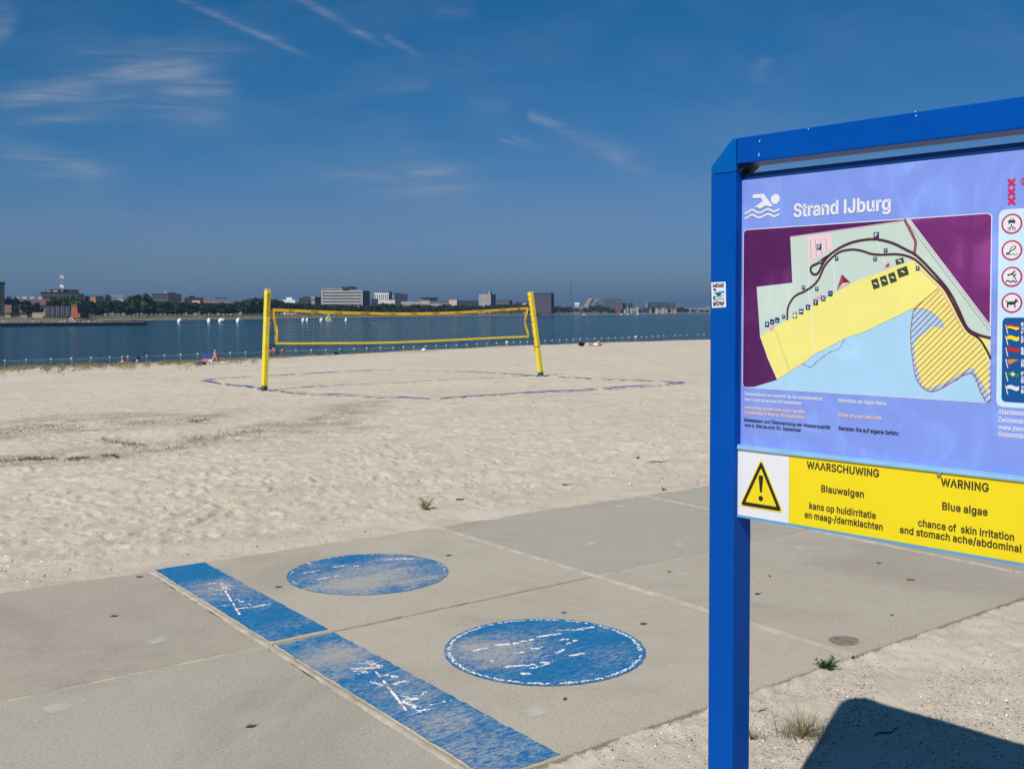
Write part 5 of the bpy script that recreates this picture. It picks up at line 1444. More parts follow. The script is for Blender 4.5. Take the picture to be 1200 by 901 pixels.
for nm, foot, top, lab in [('left', VA, NP(313.6, 338.5), 'yellow padded volleyball post on the left of the net with a grey cap'),
                           ('right', VB, NP(621.6, 342.5), 'yellow padded volleyball post on the right of the net, leaning over')]:
    root = empty('volleyball_post', foot, 0, lab, 'volleyball post', 'posts of the beach volleyball net')
    ax = (top - foot); ln = ax.length; ax.normalize()
    r = 0.098 if nm == 'left' else 0.105
    mb = MB(); mb.tube([ax * 0.17, ax * (ln - (0.05 if nm == 'left' else 0.0))], r, 4, spin=0.0)
    mb.build('post_pad', M_PADY, root, bevel=0.014)
    mb = MB(); mb.tube([ax * -0.25, ax * 0.168], r * 0.97, 4)
    mb.build('rubber_sleeve', M_RUB, root, bevel=0.012)
    if nm == 'left':
        mb = MB(); mb.tube([ax * (ln - 0.045), ax * ln], r * 0.9, 4)
        mb.build('cap', M_GREYCAP, root, bevel=0.01)
        # worn upright lettering on the face turned right
        mb = MB(); n_ = Vector((1, -1, 0)).normalized(); e_ = Vector((1, 1, 0)).normalized()
        z = ln - 0.14
        for g in range(8):
            hgt = random.uniform(.055, .075)
            c0 = ax * z + n_ * (r * .7071 + .002)
            for (u0, u1, w0, w1) in random.choice([[(-.035, .035, 0, .2), (-.035, -.012, .2, 1), (.012, .035, .2, 1)], [(-.035, .035, .8, 1), (-.035, .035, 0, .2), (-.012, .012, .2, .8)], [(-.035, .035, .35, .6), (-.035, -.012, 0, .35), (.012, .035, .6, 1)]]):
                mb.add([c0 + e_ * u0 - ax * hgt * w0, c0 + e_ * u1 - ax * hgt * w0, c0 + e_ * u1 - ax * hgt * w1, c0 + e_ * u0 - ax * hgt * w1], [(0, 1, 2, 3)])
            z -= hgt + .018
        mb.build('worn_lettering', M_WORNRED, root)
    else:
        for k in range(22):     # laced seam with eyelets down the edge of the pad
            mb = MB()
            z = 0.95 + k * 0.085
            cpt = ax * z + Vector((-r * .86, -r * .22, 0))
            if random.random() < .75:
                mb.tube([cpt + Vector((0, 0, -.025)), cpt + Vector((0, 0, .025 * random.uniform(.3, 1.3)))], .014, 6)
                mb.build('lace', M_WORNRED, root)
    mb = MB()      # band clamped round the pad
    zc = ln * (0.62 if nm == 'left' else 0.36)
    mb.tube([ax * zc, ax * (zc + .03)], r * 1.05, 4)
    mb.build('strap', M_GREYCAP if nm == 'left' else M_WORNRED, root, bevel=0.01)

# the net
top_px = [(319.6, 363.2), (345, 364.2), (377, 365.6), (410, 366.8), (450, 367.6), (480, 367.8), (510, 367.4), (540, 366.2), (570, 364.4), (600, 362.5), (617.8, 361.3)]
bot_px = [(323.6, 402.3), (350, 402.4), (390, 402.2), (430, 401.9), (465, 401.2), (500, 399.8), (540, 397.9), (580, 395.9), (619.6, 394.3)]
TOPC = [NP(*q) for q in top_px]; BOTC = [NP(*q) for q in bot_px]


def along(curve, t):
    u = t * (len(curve) - 1); i = min(int(u), len(curve) - 2); f = u - i
    return curve[i].lerp(curve[i + 1], f)


net = empty('volleyball_net', (VA + VB) / 2, 0, 'sagging volleyball net with yellow bands stretched between the two yellow posts', 'volleyball net')
NO = net.location.copy()


def band(curve, w, name, m, thick=0.012, n=60, lettering=None, wave=0.0):
    vs, fs = [], []
    off = Vector(vn) * thick / 2
    for k in range(n + 1):
        p = along(curve, k / n) - NO
        wv = Vector(vn) * wave * math.sin(k * 1.1)
        hw = Vector((0, 0, w / 2))
        vs += [p + hw + off + wv, p - hw + off + wv, p - hw - off + wv, p + hw - off + wv]
    for k in range(n):
        a, b = 4 * k, 4 * k + 4
        for i in range(4):
            j = (i + 1) % 4
            fs.append((a + i, a + j, b + j, b + i))
    fs += [(3, 2, 1, 0), (4 * n, 4 * n + 1, 4 * n + 2, 4 * n + 3)]
    mb = MB(); mb.add(vs, fs)
    o = mb.build(name, m, net)
    return o


tb = band(TOPC, 0.082, 'top_band', M_BANDY, wave=.004)
lb = band(BOTC, 0.062, 'bottom_band', M_BANDL, wave=.004)
# repeated worn lettering along the top band
for k in range(11):
    mb = MB()
    t0 = 0.075 + k * 0.086
    for g in range(5):
        ta_, tb_ = t0 + g * .0052, t0 + g * .0052 + .0036
        p, q = along(TOPC, ta_) - NO + Vector(vn) * .011, along(TOPC, tb_) - NO + Vector(vn) * .011
        for z0, z1 in random.choice([[(-.02, .022)], [(-.02, -.006), (.008, .022)], [(-.02, .006)], [(-.006, .022)]]):
            mb.add([p + Vector((0, 0, z0)), q + Vector((0, 0, z0)), q + Vector((0, 0, z1)), p + Vector((0, 0, z1))], [(0, 1, 2, 3)])
    mb.build('worn_lettering', M_WORNRED, tb)
LS = [NP(*q) for q in [(319.2, 362.0), (320.0, 368), (321.8, 376), (323.6, 384), (324.0, 392), (323.7, 403.8)]]
RS = [NP(*q) for q in [(618.3, 360.0), (617.3, 366), (615.6, 373), (615.4, 379), (616.6, 385), (618.6, 390), (619.4, 396)]]
for cv, w in ((LS, .085), (RS, .075)):
    vs, fs = [], []
    n = 24
    for k in range(n + 1):
        p = along(cv, k / n) - NO
        tw = 0.25 * math.sin(k * .45)
        e = (nd_ * math.cos(tw) + Vector(vn) * math.sin(tw)) * w / 2
        o_ = Vector(vn) * .006
        vs += [p - e + o_, p + e + o_, p + e - o_, p - e - o_]
    for k in range(n):
        for i in range(4):
            fs.append((4 * k + i, 4 * k + (i + 1) % 4, 4 * k + 4 + (i + 1) % 4, 4 * k + 4 + i))
    fs += [(3, 2, 1, 0), (4 * n, 4 * n + 1, 4 * n + 2, 4 * n + 3)]
    mb = MB(); mb.add(vs, fs); mb.build('side_band', M_BANDY, net)
mb = MB()
ncol, nrow = 86, 10
grid = []
for i in range(ncol + 1):
    t = i / ncol
    a, b = along(TOPC, t), along(BOTC, t)
    if t < .02: pass
    grid.append([a.lerp(b, j / nrow) - NO for j in range(nrow + 1)])
for i in range(ncol + 1):
    u = [p for p in grid[i]]
    # ends of the mesh follow the slack side bands
    mb.tube(u, .0042, 3, cap=False)
for j in range(1, nrow):
    mb.tube([grid[i][j] for i in range(ncol + 1)], .0042, 3, cap=False)
mb.build('netting', M_CORD, net)
mb = MB()
for p, q in [(NP(319.3, 363), NP(314, 361)), (NP(323.5, 402.5), NP(312.5, 404.5)), (NP(323.3, 390), NP(312.5, 392)), (NP(618, 361), NP(624.5, 360)), (NP(619.5, 394.5), NP(627.5, 396)), (NP(616, 376), NP(625.5, 377))]:
    mb = MB(); mb.tube([p - NO, (p + q) / 2 - NO + Vector((0, 0, -.02)), q - NO], .009, 5)
    mb.build('guy_rope', M_ROPE, net)

# court boundary tape, half buried
M_TAPE = mat('blue_court_tape', (0.024, 0.075, 0.36), 0.6, 0.35, 5)
court = empty('court_line', sand_px(515, 467.5), 0, 'blue tape boundary of the volleyball court lying half buried on the sand', 'court line')
CO = court.location.copy()
for line, gaps in [
        ([(236, 446.8), (250, 448.5), (262, 450.2), (275, 452.3), (288, 453.4), (300, 455), (318, 458.2), (330, 459.3), (345, 461.3), (365, 462.4), (390, 463.2), (410, 464), (430, 464.7), (450, 465.9), (470, 466.6), (485, 467.3), (502, 468)], [(.10, .13), (.30, .315)]),
        ([(515, 467.6), (535, 466.4), (560, 465), (585, 463.4), (610, 461.5), (630, 460.5), (650, 459.3), (675, 458.4), (690, 457.4), (712, 455.8), (735, 454), (752, 453), (770, 451.8), (786, 450.5), (800, 449.6)], [(.60, .62), (.88, .90)]),
        ([(802, 449.4), (780, 448), (757, 446.9), (738, 446), (715, 445.1), (692, 444.4), (668, 443.3), (640, 441.6), (618, 440.3), (600, 438.9), (580, 437.4), (560, 436.5), (545, 435.9), (530, 435.4), (515, 435), (480, 434.3)], [(.08, .11), (.29, .33), (.43, .46), (.64, .66), (.84, .88)]),
        ([(462, 434), (440, 434.2), (420, 434.9), (400, 436), (380, 437.2), (358, 438.6), (330, 440), (308, 440.9), (290, 441.9), (270, 443.2), (250, 444.9), (240, 446.2)], [(.02, .04), (.47, .49), (.64, .70)])]:
    pts = [sand_px(*q) for q in line]
    n = 160
    vs, fs, keep = [], [], []
    for k in range(n + 1):
        p = along(pts, k / n); q = along(pts, min(1, (k + 1) / n)) - along(pts, max(0, (k - 1) / n))
        q.z = 0; q.normalize(); sd = Vector((-q.y, q.x, 0))
        w = .052 * (0.85 + .3 * float(vnoise(np.array(k * .13), np.array(len(line) * 3.1), 3)))
        tilt = (float(vnoise(np.array(k * .12), np.array(7.0 + len(line)), 5)) - .5) * .012
        zt = max(float(ground_base(p.x, p.y)) + .030, gz(p.x, p.y) + .006) + .006 * float(vnoise(np.array(k * .15), np.array(2.0), 8))
        vs += [Vector((p.x, p.y, zt + tilt)) + sd * w - CO, Vector((p.x, p.y, zt - tilt)) - sd * w - CO]
    for k in range(n):
        t = k / n
        if any(a <= t < b for a, b in gaps): continue
        fs.append((2 * k, 2 * k + 1, 2 * k + 3, 2 * k + 2))
    mb = MB(); mb.add(vs, fs)
    o = mb.build('boundary_tape', M_TAPE, court, smooth=True)
    sm_ = o.modifiers.new('thickness', 'SOLIDIFY'); sm_.thickness = .004

# ------------------------------------------------------------------ swimming line: floats and rope
M_FLOATW = mat('float_white', (0.60, 0.52, 0.46), 0.5, 0.12, 12)
M_FLOATO = mat('float_orange', (0.55, 0.20, 0.06), 0.5, 0.12, 12)
FL = [(6, 423), (31, 422), (60, 421), (84, 420.5), (107, 419.7), (129, 419), (150, 418.2), (172, 417.2), (193, 416.5), (212, 416), (232, 415), (251, 414.2), (270, 413.5), (288, 413), (308, 412), (331, 411), (347, 410.7), (365, 410.4), (382, 410), (398, 409.4), (415, 408.8), (430, 408.3), (446, 407.9), (461, 407.5), (473, 407), (485, 406.5), (499, 406), (511, 405.5), (523, 405), (535, 404.5), (547, 404), (559, 403.3), (571, 402.7), (582, 402.1), (594, 401.6), (602, 401.2), (610, 400.9), (618, 400.6), (628, 400),
      (639, 399.5), (647, 399), (656, 398.6), (664, 398.2), (672, 397.8), (680, 397.5), (688, 397), (697, 396.7), (705, 396.3), (713, 396), (721, 395.7), (729, 395.5), (737, 395.2), (745, 395), (752, 394.7), (758, 394.5), (765, 394.1), (771, 393.9), (778, 393.5), (791, 393), (797, 392.8), (805, 392.4), (818, 392), (825, 391.7), (835, 391.4), (848, 391), (862, 390.6)]
fp = [Vector(onz(px, py + .4, WATER_Z)) for px, py in FL]
mb = MB(); mb.lathe([(.012, -.11), (.05, -.10), (.088, -.05), (.10, 0), (.088, .05), (.05, .10), (.012, .11)], 12)
fl0 = mb.build('swimming_float', M_FLOATW, smooth=True)
mb = MB(); mb.tube([(0, 0, -.15), (0, 0, .15)], .02, 6); st0 = mb.build('rope_sleeve', M_FLOATO, fl0)
M_CREAM = mat('float_cream', (0.80, 0.74, 0.55), 0.5, 0.1, 12)
for i, p in enumerate(fp):
    px = FL[i][0]
    o = fl0 if i == 0 else copy_tree(fl0)
    if px in (745, 594):
        o.data = fl0.data.copy(); o.data.materials[0] = M_CREAM; o.scale = (1.5,) * 3
        tag(o, 'larger cream float on the swimming line right of the leaning volleyball post' if px == 745 else 'larger cream float on the swimming line below the right end of the net', 'float', 'floats of the swimming line')
    elif px == 331:
        o.data = fl0.data.copy(); o.data.materials[0] = M_FLOATO; o.scale = (1.15,) * 3
        tag(o, 'orange float on the swimming line just right of the left volleyball post', 'float', 'floats of the swimming line')
    else:
        tag(o, 'small pale float strung on the swimming line off the beach', 'float', 'floats of the swimming line')
        s = .66 * random.uniform(.85, 1.15) * (1 + .15 * (p.y > 80)); o.scale = (s, s, s)
    o.location = (p.x, p.y, WATER_Z + .03)
    d = fp[min(i + 1, len(fp) - 1)] - fp[max(i - 1, 0)]
    o.rotation_euler = (R(90), 0, math.atan2(d.y, d.x) + R(90))
mb = MB(); path = []
for a, b in zip(fp[:-1], fp[1:]):
    for k in range(5):
        t = k / 5; q = a.lerp(b, t); path.append((q.x, q.y, WATER_Z + .03 - .03 * math.sin(math.pi * t)))
mb.tube(path, .008, 5, cap=False)
rope = mb.build('rope', mat('pale_float_rope', (0.45, 0.48, 0.50), 0.7, .2, 5))
tag(rope, 'thin pale rope of the swimming line running through the floats along the beach', 'rope')

# ------------------------------------------------------------------ small craft and buoys out on the lake
M_HULLW = mat('white_hull', (0.82, 0.83, 0.84), 0.35, 0.05, 3)
M_HULLD = mat('dark_hull_line', (0.03, 0.05, 0.08), 0.5, 0.1, 3)
M_SAIL = mat('lime_sail', (0.55, 0.72, 0.10), 0.6, 0.08, 2)
M_REDB = mat('red_buoy', (0.55, 0.03, 0.06), 0.5, 0.1, 4)
M_MAST = mat('grey_mast', (0.35, 0.36, 0.38), 0.4, 0.1, 4)
M_COVER = mat('white_boat_cover', (0.84, 0.85, 0.86), 0.6, 0.06, 2)


def hull(mb, L, W, H, mi=0, z0=-.12):
    secs = []
    for k in range(9):
        t = k / 8; x = (t - .5) * L
        w = W / 2 * (1 - max(0, (t - .55) / .45) ** 2.2) * (.82 + .18 * min(1, t / .3))
        secs.append([(x, -w, H), (x, -w * .86, H * .4), (x, -w * .45, z0), (x, w * .45, z0), (x, w * .86, H * .4), (x, w, H)])
    vs = [p for s in secs for p in s]; fs = []
    for k in range(8):
        for i in range(5): fs.append((6 * k + i, 6 * k + i + 1, 6 * k + 7 + i, 6 * k + 6 + i))
        fs.append((6 * k + 5, 6 * k, 6 * k + 6, 6 * k + 11))
    fs.append((0, 5, 4, 3, 2, 1)); fs.append((48, 49, 50, 51, 52, 53))
    mb.add(vs, fs, mi)


def dinghy(px, py, wpx, hpx, label, yaw=1.35, group='white dinghies moored off the far bank', rudder=False):
    p = onz(px, py, WATER_Z); Y = p[1]; m_px = Y / F
    W = .84 * wpx * m_px; H = hpx * m_px
    root = empty('dinghy', (p[0], p[1], WATER_Z), yaw, label, 'dinghy', group)
    mb = MB(); hull(mb, W * 2.0, W * .95, H * .34); mb.build('hull', M_HULLW, root, smooth=False)
    mb = MB(); hull(mb, W * 2.02, W * .97, H * .07, 0, -.1); mb.build('waterline', M_HULLD, root)
    mb = MB()       # domed boat cover
    vs, fs = [], []
    for k in range(9):
        t = k / 8; x = (t - .5) * W * 1.9
        w = W * .47 * (1 - max(0, (t - .55) / .45) ** 2.2) * (.85 + .15 * min(1, t / .3)); hh = H * (.42 + .58 * math.sin(math.pi * min(1, .2 + t * .75)) ** .6)
        for i in range(7):
            a = math.pi * i / 6
            vs.append((x, -math.cos(a) * w, H * .33 + (hh - H * .33) * math.sin(a)))
    for k in range(8):
        for i in range(6): fs.append((7 * k + i, 7 * k + i + 1, 7 * k + 8 + i, 7 * k + 7 + i))
    fs += [(0, 6, 5, 4, 3, 2, 1), tuple(56 + i for i in range(7))]
    mb.add(vs, fs); mb.build('boat_cover', M_COVER, root, smooth=True)
    if rudder:
        mb = MB(); mb.tube([(0, -W * .9, 0), (0, -W * .9, H * .9)], W * .05, 6); mb.build('pole', M_MAST, root)
    return root


for args in [(211.5, 378.6, 4.6, 5.6, 'white covered dinghy moored farthest left of the white dinghies', 1.2), (245.5, 378.2, 5.4, 5.6, 'white covered dinghy second from left, before the tree row', 1.6),
             (260.5, 377.8, 5.6, 5.0, 'white covered dinghy third from left, before the tree row', 1.0), (280, 378, 5.0, 5.6, 'white covered dinghy with a short pole at its side, nearest left of the volleyball post', 1.35)]:
    dinghy(*args, rudder='pole' in args[4])
for args in [(356, 377.2, 4.0, 4.6, 'left white dinghy of the two lying side by side seen through the net', 1.3), (360.3, 377.1, 3.6, 4.4, 'right white dinghy of the two lying side by side seen through the net', 1.5),
             (377.3, 376.8, 4.2, 4.6, 'single white dinghy seen through the net just left of the lime sail', 1.3), (406, 376.8, 3.6, 4.4, 'single white dinghy seen through the net right of the lime sail', 1.4)]:
    dinghy(*args)
# little sailing boat with a lime sail
p = onz(385.5, 376.6, WATER_Z); s_ = p[1] / F
root = empty('sailing_dinghy', (p[0], p[1], WATER_Z), 0.25, 'small sailing dinghy with a lime yellow triangular sail seen through the net', 'sailing dinghy')
mb = MB(); hull(mb, 7.5 * s_, 2.6 * s_, 1.7 * s_); mb.build('hull', M_HULLW, root)
mb = MB(); mb.tube([(0, 0, 0), (0, 0, 9.6 * s_)], .03, 6); mb.build('mast', M_MAST, root)
mb = MB(); vs, fs = [], []
for i in range(7):
    for j in range(5):
        t = i / 6; u = j / 4
        vs.append((-.06 + (-4.4 * s_ * (1 - t) ** 1.1) * u, -.25 * math.sin(math.pi * u) * (1 - t), 1.9 * s_ + 7.4 * s_ * t))
for i in range(6):
    for j in range(4): fs.append((5 * i + j, 5 * i + j + 1, 5 * i + 6 + j, 5 * i + 5 + j))
mb.add(vs, fs); so = mb.build('sail', M_SAIL, root, smooth=True)
so.modifiers.new('thickness', 'SOLIDIFY').thickness = .02
mb = MB(); mb.prism([(.06, 0, 2.0 * s_), (2.4 * s_, 0, 2.1 * s_), (.06, 0, 8.2 * s_)], (0, .03, 0)); mb.build('jib', M_SAIL, root)


def buoy(px, py, r_px, m, label, tall=1.0):
    p = onz(px, py, WATER_Z); r = r_px * p[1] / F
    root = empty('buoy', (p[0], p[1], WATER_Z), 0, label, 'buoy')
    mb = MB(); mb.lathe([(r * .55, -r * .4), (r, 0), (r * .98, r * .35), (r * .75, r * .75), (r * .35, r * .98 * tall), (r * .14, r * 1.05 * tall)], 14)
    mb.build('float_body', m, root, smooth=True)
    mb = MB(); mb.tube([(0, 0, r * tall), (0, 0, r * (tall + .5))], r * .12, 6); mb.build('mooring_eye', M_HULLD, root)
buoy(317.5, 379.6, 1.6, M_REDB, 'red buoy floating between the left volleyball post and the net')
buoy(436.8, 378.4, 1.6, M_REDB, 'red buoy floating on the lake seen through the middle of the net')
buoy(694.5, 375, .9, M_REDB, 'tiny red buoy on open water right of the leaning volleyball post')
buoy(697.5, 384.6, 1.5, M_HULLD, 'dark buoy on open water off the green bush on the beach', 1.5)
buoy(437, 369.6, .9, M_HULLW, 'tiny white buoy close to the far bank behind the middle of the net')

for (px, py, L, lab) in [(728, 368.8, 3.4, 'white motorboat moored farthest left of the row by the far houses'), (735.5, 368.7, 3.8, 'white motorboat with a long low cabin, second from left by the far houses'), (747, 368.5, 3.2, 'white motorboat moored in the middle of the row by the far houses'), (755.5, 368.3, 3.8, 'white motorboat fourth from left by the far houses'), (769, 368.2, 2.6, 'small white motorboat farthest right of the row by the far houses'),
                         (684.5, 369.0, 5.0, 'pale long boat moored in front of the slanted building')]:
    p = onz(px, py + .35, WATER_Z); s_ = p[1] / F
    root = empty('motorboat', (p[0], p[1], WATER_Z), random.uniform(-.15, .15), lab, 'motorboat', 'boats moored by the far houses')
    mb = MB(); hull(mb, L * s_, L * .3 * s_, .9 * s_); mb.build('hull', M_HULLW, root)
    mb = MB(); mb.prism([(-L * .25 * s_, -.5, .9 * s_), (L * .18 * s_, -.5, .9 * s_), (L * .08 * s_, -.5, 1.5 * s_), (-L * .22 * s_, -.5, 1.55 * s_)], (0, 1.0, 0)); mb.build('cabin', M_HULLW, root)

# ------------------------------------------------------------------ breakwater at the left
M_PILE = mat('dark_sheet_piling', (0.018, 0.018, 0.022), 0.7, 0.3, .4)
M_CAPST = mat('pale_stone_capping', (0.24, 0.23, 0.225), 0.85, 0.3, .5)
a, b = onz(-40, 383.0, WATER_Z), onz(173, 381.2, WATER_Z)
d = (b - a)[:2]; L = float(np.linalg.norm(d))
jet = empty('breakwater', (a[0], a[1], WATER_Z), math.atan2(d[1], d[0]), 'long low breakwater of dark piling with a pale stone top at the left', 'breakwater')
mb = MB()
k = 0.0
while k < L:
    w = .34
    mb.box(k, k + w, 0 if int(k / .4) % 2 else .10, 2.2, -1.0, .62)
    k += .4
mb.box(0, L - .2, .2, 2.1, -1.0, .60)
mb.build('sheet_piling', M_PILE, jet)
mb = MB(); mb.box(-.1, L - .6, .45, 2.6, .60, .74); mb.build('capping', M_CAPST, jet)
mb = MB()
for k in range(260):
    x = random.uniform(0, L - 8); r = random.uniform(.2, .5)
    blob_mesh(mb, (x, random.uniform(2.2, 4.0), random.uniform(.1, .75)), r, 6, k, .35, 0, .7)
rk = mb.build('rubble', M_CAPST, jet); rk['kind'] = 'stuff'
# small white notice box on the breakwater
p = at(83.5, 377.6, 213.0)
nb = empty('notice_board', (p[0], p[1], WATER_Z + .74), .1, 'small white framed board standing on the breakwater below the brick gable', 'notice board')
mb = MB(); mb.box(-.28, .28, -.03, .03, .25, .85); mb.build('panel', M_HULLW, nb)
mb = MB(); mb.box(-.16, .16, -.05, -.032, .32, .70); mb.build('screen', M_HULLD, nb)
for x in (-.22, .22):
    mb = MB(); mb.tube([(x, .05, -.5), (x, .05, .8)], .03, 6); mb.build('leg', M_MAST, nb)


# ------------------------------------------------------------------ the far shore: buildings
def shore_Y(px):
    ys = np.interp(px, [q[0] for q in BANK], [q[1] for q in BANK])
    return float(onz(px, float(ys), WATER_Z)[1])


_bm = {}


def bmat(col, rough=.75, var=.12):
    key = tuple(round(c, 3) for c in col)
    if key not in _bm: _bm[key] = mat('facade_paint', col, rough, var, .15)
    return _bm[key]


M_GLASS = mat('dark_window_glass', (0.020, 0.030, 0.040), 0.15, 0.3, .3)
M_GLASSB = mat('blue_window_glass', (0.05, 0.09, 0.12), 0.12, 0.3, .3)
M_FRAMEW = mat('white_window_frame', (0.72, 0.72, 0.70), 0.5, 0.05, 1)
M_FRAMEG = mat('grey_white_window_frame', (0.42, 0.43, 0.43), 0.5, 0.05, 1)
_wb = None


def win_mesh(m):
    mb = MB(); mb.box(0, 1, -1, 0, 0, 1)
    o = mb.build('window', m); me = o.data
    bpy.data.objects.remove(o)
    return me


WIN = {}


def window(root, x, z, w, h, m, name='window', out=.10, side=None):
    key = (m.name, name)
    if key not in WIN: WIN[key] = win_mesh(m)
    o = bpy.data.objects.new(name, WIN[key]); COL.objects.link(o); o.parent = root
    if side is None:
        o.location = (x, -.003, z); o.scale = (w, out, h)
    else:      # on the right hand flank, x runs backwards
        o.location = (side + .003, x, z); o.rotation_euler = (0, 0, R(90)); o.scale = (w, out, h)
    return o


def building(label, x0, x1, x2, ytop, D, col, rows=0, cols=0, wm=None, style='grid', skew=22, shaded_side_col=None, roof=None, roof_col=(.06, .06, .065), zbase=None, depth=None, name='building', cat='building', win=(.55, .5), group=None, side_win=0):
    P = at(x0, ytop, D); ztop = P[2]
    k1 = (x1 - 600) / F
    kc = ((x0 + x1) / 2 - 600) / F
    th_ = math.atan(kc) + (R(skew) if x2 > x1 else 0)
    c, s = math.cos(th_), math.sin(th_)
    W = (k1 * D - P[0]) / (c + k1 * s)
    k2 = (x2 - 600) / F
    if x2 > x1:
        Xb, Yb = P[0] + W * c, D - W * s
        L = (k2 * Yb - Xb) / (s - k2 * c)
    else: L = depth or max(7, min(.5 * W, 16))
    zb = (LAND_Z - .4) if zbase is None else zbase
    H = ztop - zb
    root = empty(name, (P[0], P[1], zb), -th_, label, cat, group)
    m = bmat(col)
    mb = MB(); mb.box(0, W, 0, L, 0, H)
    if shaded_side_col is not None:
        mb.m[-1] = 1  # right flank coloured darker, the shade on that side painted into the wall
    mb.build('wall', [m, bmat(shaded_side_col)] if shaded_side_col is not None else m, root)
    if roof == 'flat':
        mb = MB(); mb.box(-.25, W + .25, -.25, L + .25, H + .003, H + .45); mb.build('roof_edge', bmat(roof_col), root)
    elif roof == 'gable':
        mb = MB(); rh = min(L * .35, 4.0)
        mb.prism([(-.3, -.4, H), (-.3, L + .4, H), (-.3, L / 2, H + rh)], (W + .6, 0, 0)); mb.build('roof', bmat(roof_col), root)
    wm = wm or M_GLASS
    if rows:
        z0 = max(.9, 0.0) + .4
        fh = (H - z0 - .4) / rows
        if style == 'band':
            for r_ in range(rows):
                window(root, W * .02, z0 + fh * r_ + fh * .28, W * .96, fh * win[1], wm, 'window_band', .05)
        else:
            fw = W / cols
            for r_ in range(rows):
                for q in range(cols):
                    window(root, fw * q + fw * (1 - win[0]) / 2, z0 + fh * r_ + fh * .25, fw * win[0], fh * win[1], wm, 'window', .05)
        if side_win and x2 > x1:
            for r_ in range(rows):
                for q in range(side_win):
                    fw = L / side_win
                    window(root, fw * q + fw * .25, z0 + fh * r_ + fh * .25, fw * .5, fh * win[1], wm, 'window', .05, side=W)
    return root, W, L, H


def roof_box(root, x0, x1, y0, y1, z0, z1, col, name='roof_plant'):
    mb = MB(); mb.box(x0, x1, y0, y1, z0 + .003, z1)
    return mb.build(name, bmat(col), root)


NAVY = (.016, .020, .030)
# left group
building('dark navy apartment tower cut by the left edge', -34, 6, 6, 331.8, 335, NAVY, 9, 8, bmat((.05, .055, .06)), skew=0, roof='flat', roof_col=NAVY)
r_, W, L, H = building('long row of houses with a brown red tiled roof and pale dormers', 6.5, 53, 53, 357.5, 345, (.42, .35, .25), 1, 9, M_GLASS, depth=9, name='terraced_house', cat='houses')
mb = MB(); mb.prism([(-.3, -.5, H), (-.3, 9.5, H), (-.3, 6.5, H + 2.1), (-.3, 3.2, H + 2.1)], (W + .6, 0, 0)); mb.build('roof', bmat((.13, .062, .058)), r_)
for k in range(5):
    mb = MB(); x = W * (.02 + .20 * k); mb.box(x, x + W * .115, 3.4, 5.4, H + 2.11, H + 2.85); mb.build('dormer', bmat((.62, .60, .57)), r_)
r_, W, L, H = building('grey brown apartment block with a dark set-back top floor under the mast', 48, 93, 93, 343.3, 420, (.105, .095, .085), 3, 14, M_GLASS, roof='flat', roof_col=(.05, .05, .05))
tb_ = roof_box(r_, W * .13, W * .99, 1.5, L - 1, H, H + 1.5, NAVY, 'top_floor')
for k in (0.16, .21, .32, .36, .40): window(r_, W * k, H + .55, W * .03, .5, M_FRAMEW, 'window', .3).location.y = 1.45
building('low dark block with pale top windows left of the grey brown block', 43.5, 48, 48, 346.8, 432, (.07, .05, .045), 2, 2, M_FRAMEW)
building('dark navy block with a lower flat roof right of the mast', 92, 99.4, 99.4, 344.2, 424, NAVY, 3, 3, M_GLASS)
building('long low navy block behind the trees right of the mast', 99.6, 122, 122, 346.8, 430, NAVY, 3, 8, bmat((.03, .035, .045)))
# roof mast with aerials
p = at(73.2, 342, 424); tm = at(73.2, 323, 424)
root = empty('antenna_mast', (p[0], p[1], p[2]), 0, 'tall roof mast with two clusters of white aerials on the grey brown block', 'mast')
hm = tm[2] - p[2]
mb = MB(); mb.tube([(0, 0, -.4), (0, 0, hm)], [.22, .14], 6)
for k in range(9): mb.tube([(-.3, 0, hm * k / 9), (.3, 0, hm * k / 9)], .05, 4)
mb.build('pole', M_MAST, root)
for z, x in [(hm * .93, -.45), (hm * .90, .5), (hm * .36, -.55), (hm * .34, .0), (hm * .31, .5)]:
    mb = MB(); mb.box(x - .2, x + .2, -.5, -.2, z - .55, z + .55); mb.build('aerial', M_HULLW, root)
# front house with white framed windows, and brick gable
r_, W, L, H = building('dark brick house front with white framed windows behind the breakwater', 53, 84, 84, 358.2, 318, (.030, .032, .036), 0, 0, name='house', cat='house', depth=8)
for row, (zf, hf) in enumerate([(.12, .26), (.44, .22), (.72, .17)]):
    for k in range(5):
        x = W * (.04 + .19 * k); fr = window(r_, x, H * zf, W * .10, H * hf, M_FRAMEG, 'window', .06)
        q = window(r_, x + W * .012, H * zf + H * .022, W * .076, H * hf - H * .044, M_GLASS, 'pane', .085)
p = at(83, 373, 312); q = at(94, 373, 312)
root = empty('brick_house', (p[0], p[1], LAND_Z - .4), 0, 'orange red brick gable wall with a sloping side', 'house')
W = q[0] - p[0]; zt = at(87, 358, 312)[2] - (LAND_Z - .4); zr = at(92, 367, 312)[2] - (LAND_Z - .4)
mb = MB(); mb.prism([(0, 0, 0), (W, 0, 0), (W, 0, zr * .9), (W * .72, 0, zr), (W * .68, 0, zt), (W * .10, 0, zt), (W * .05, 0, zr)], (0, 7, 0)); mb.build('wall', mat('orange_brick', (.36, .11, .055), .85, .25, 1.5, .3, 20), root)
mb = MB(); mb.box(W * .08, W * .70, -.15, 7.15, zt + .003, zt + .22); mb.build('roof_edge', bmat((.25, .10, .06)), root)
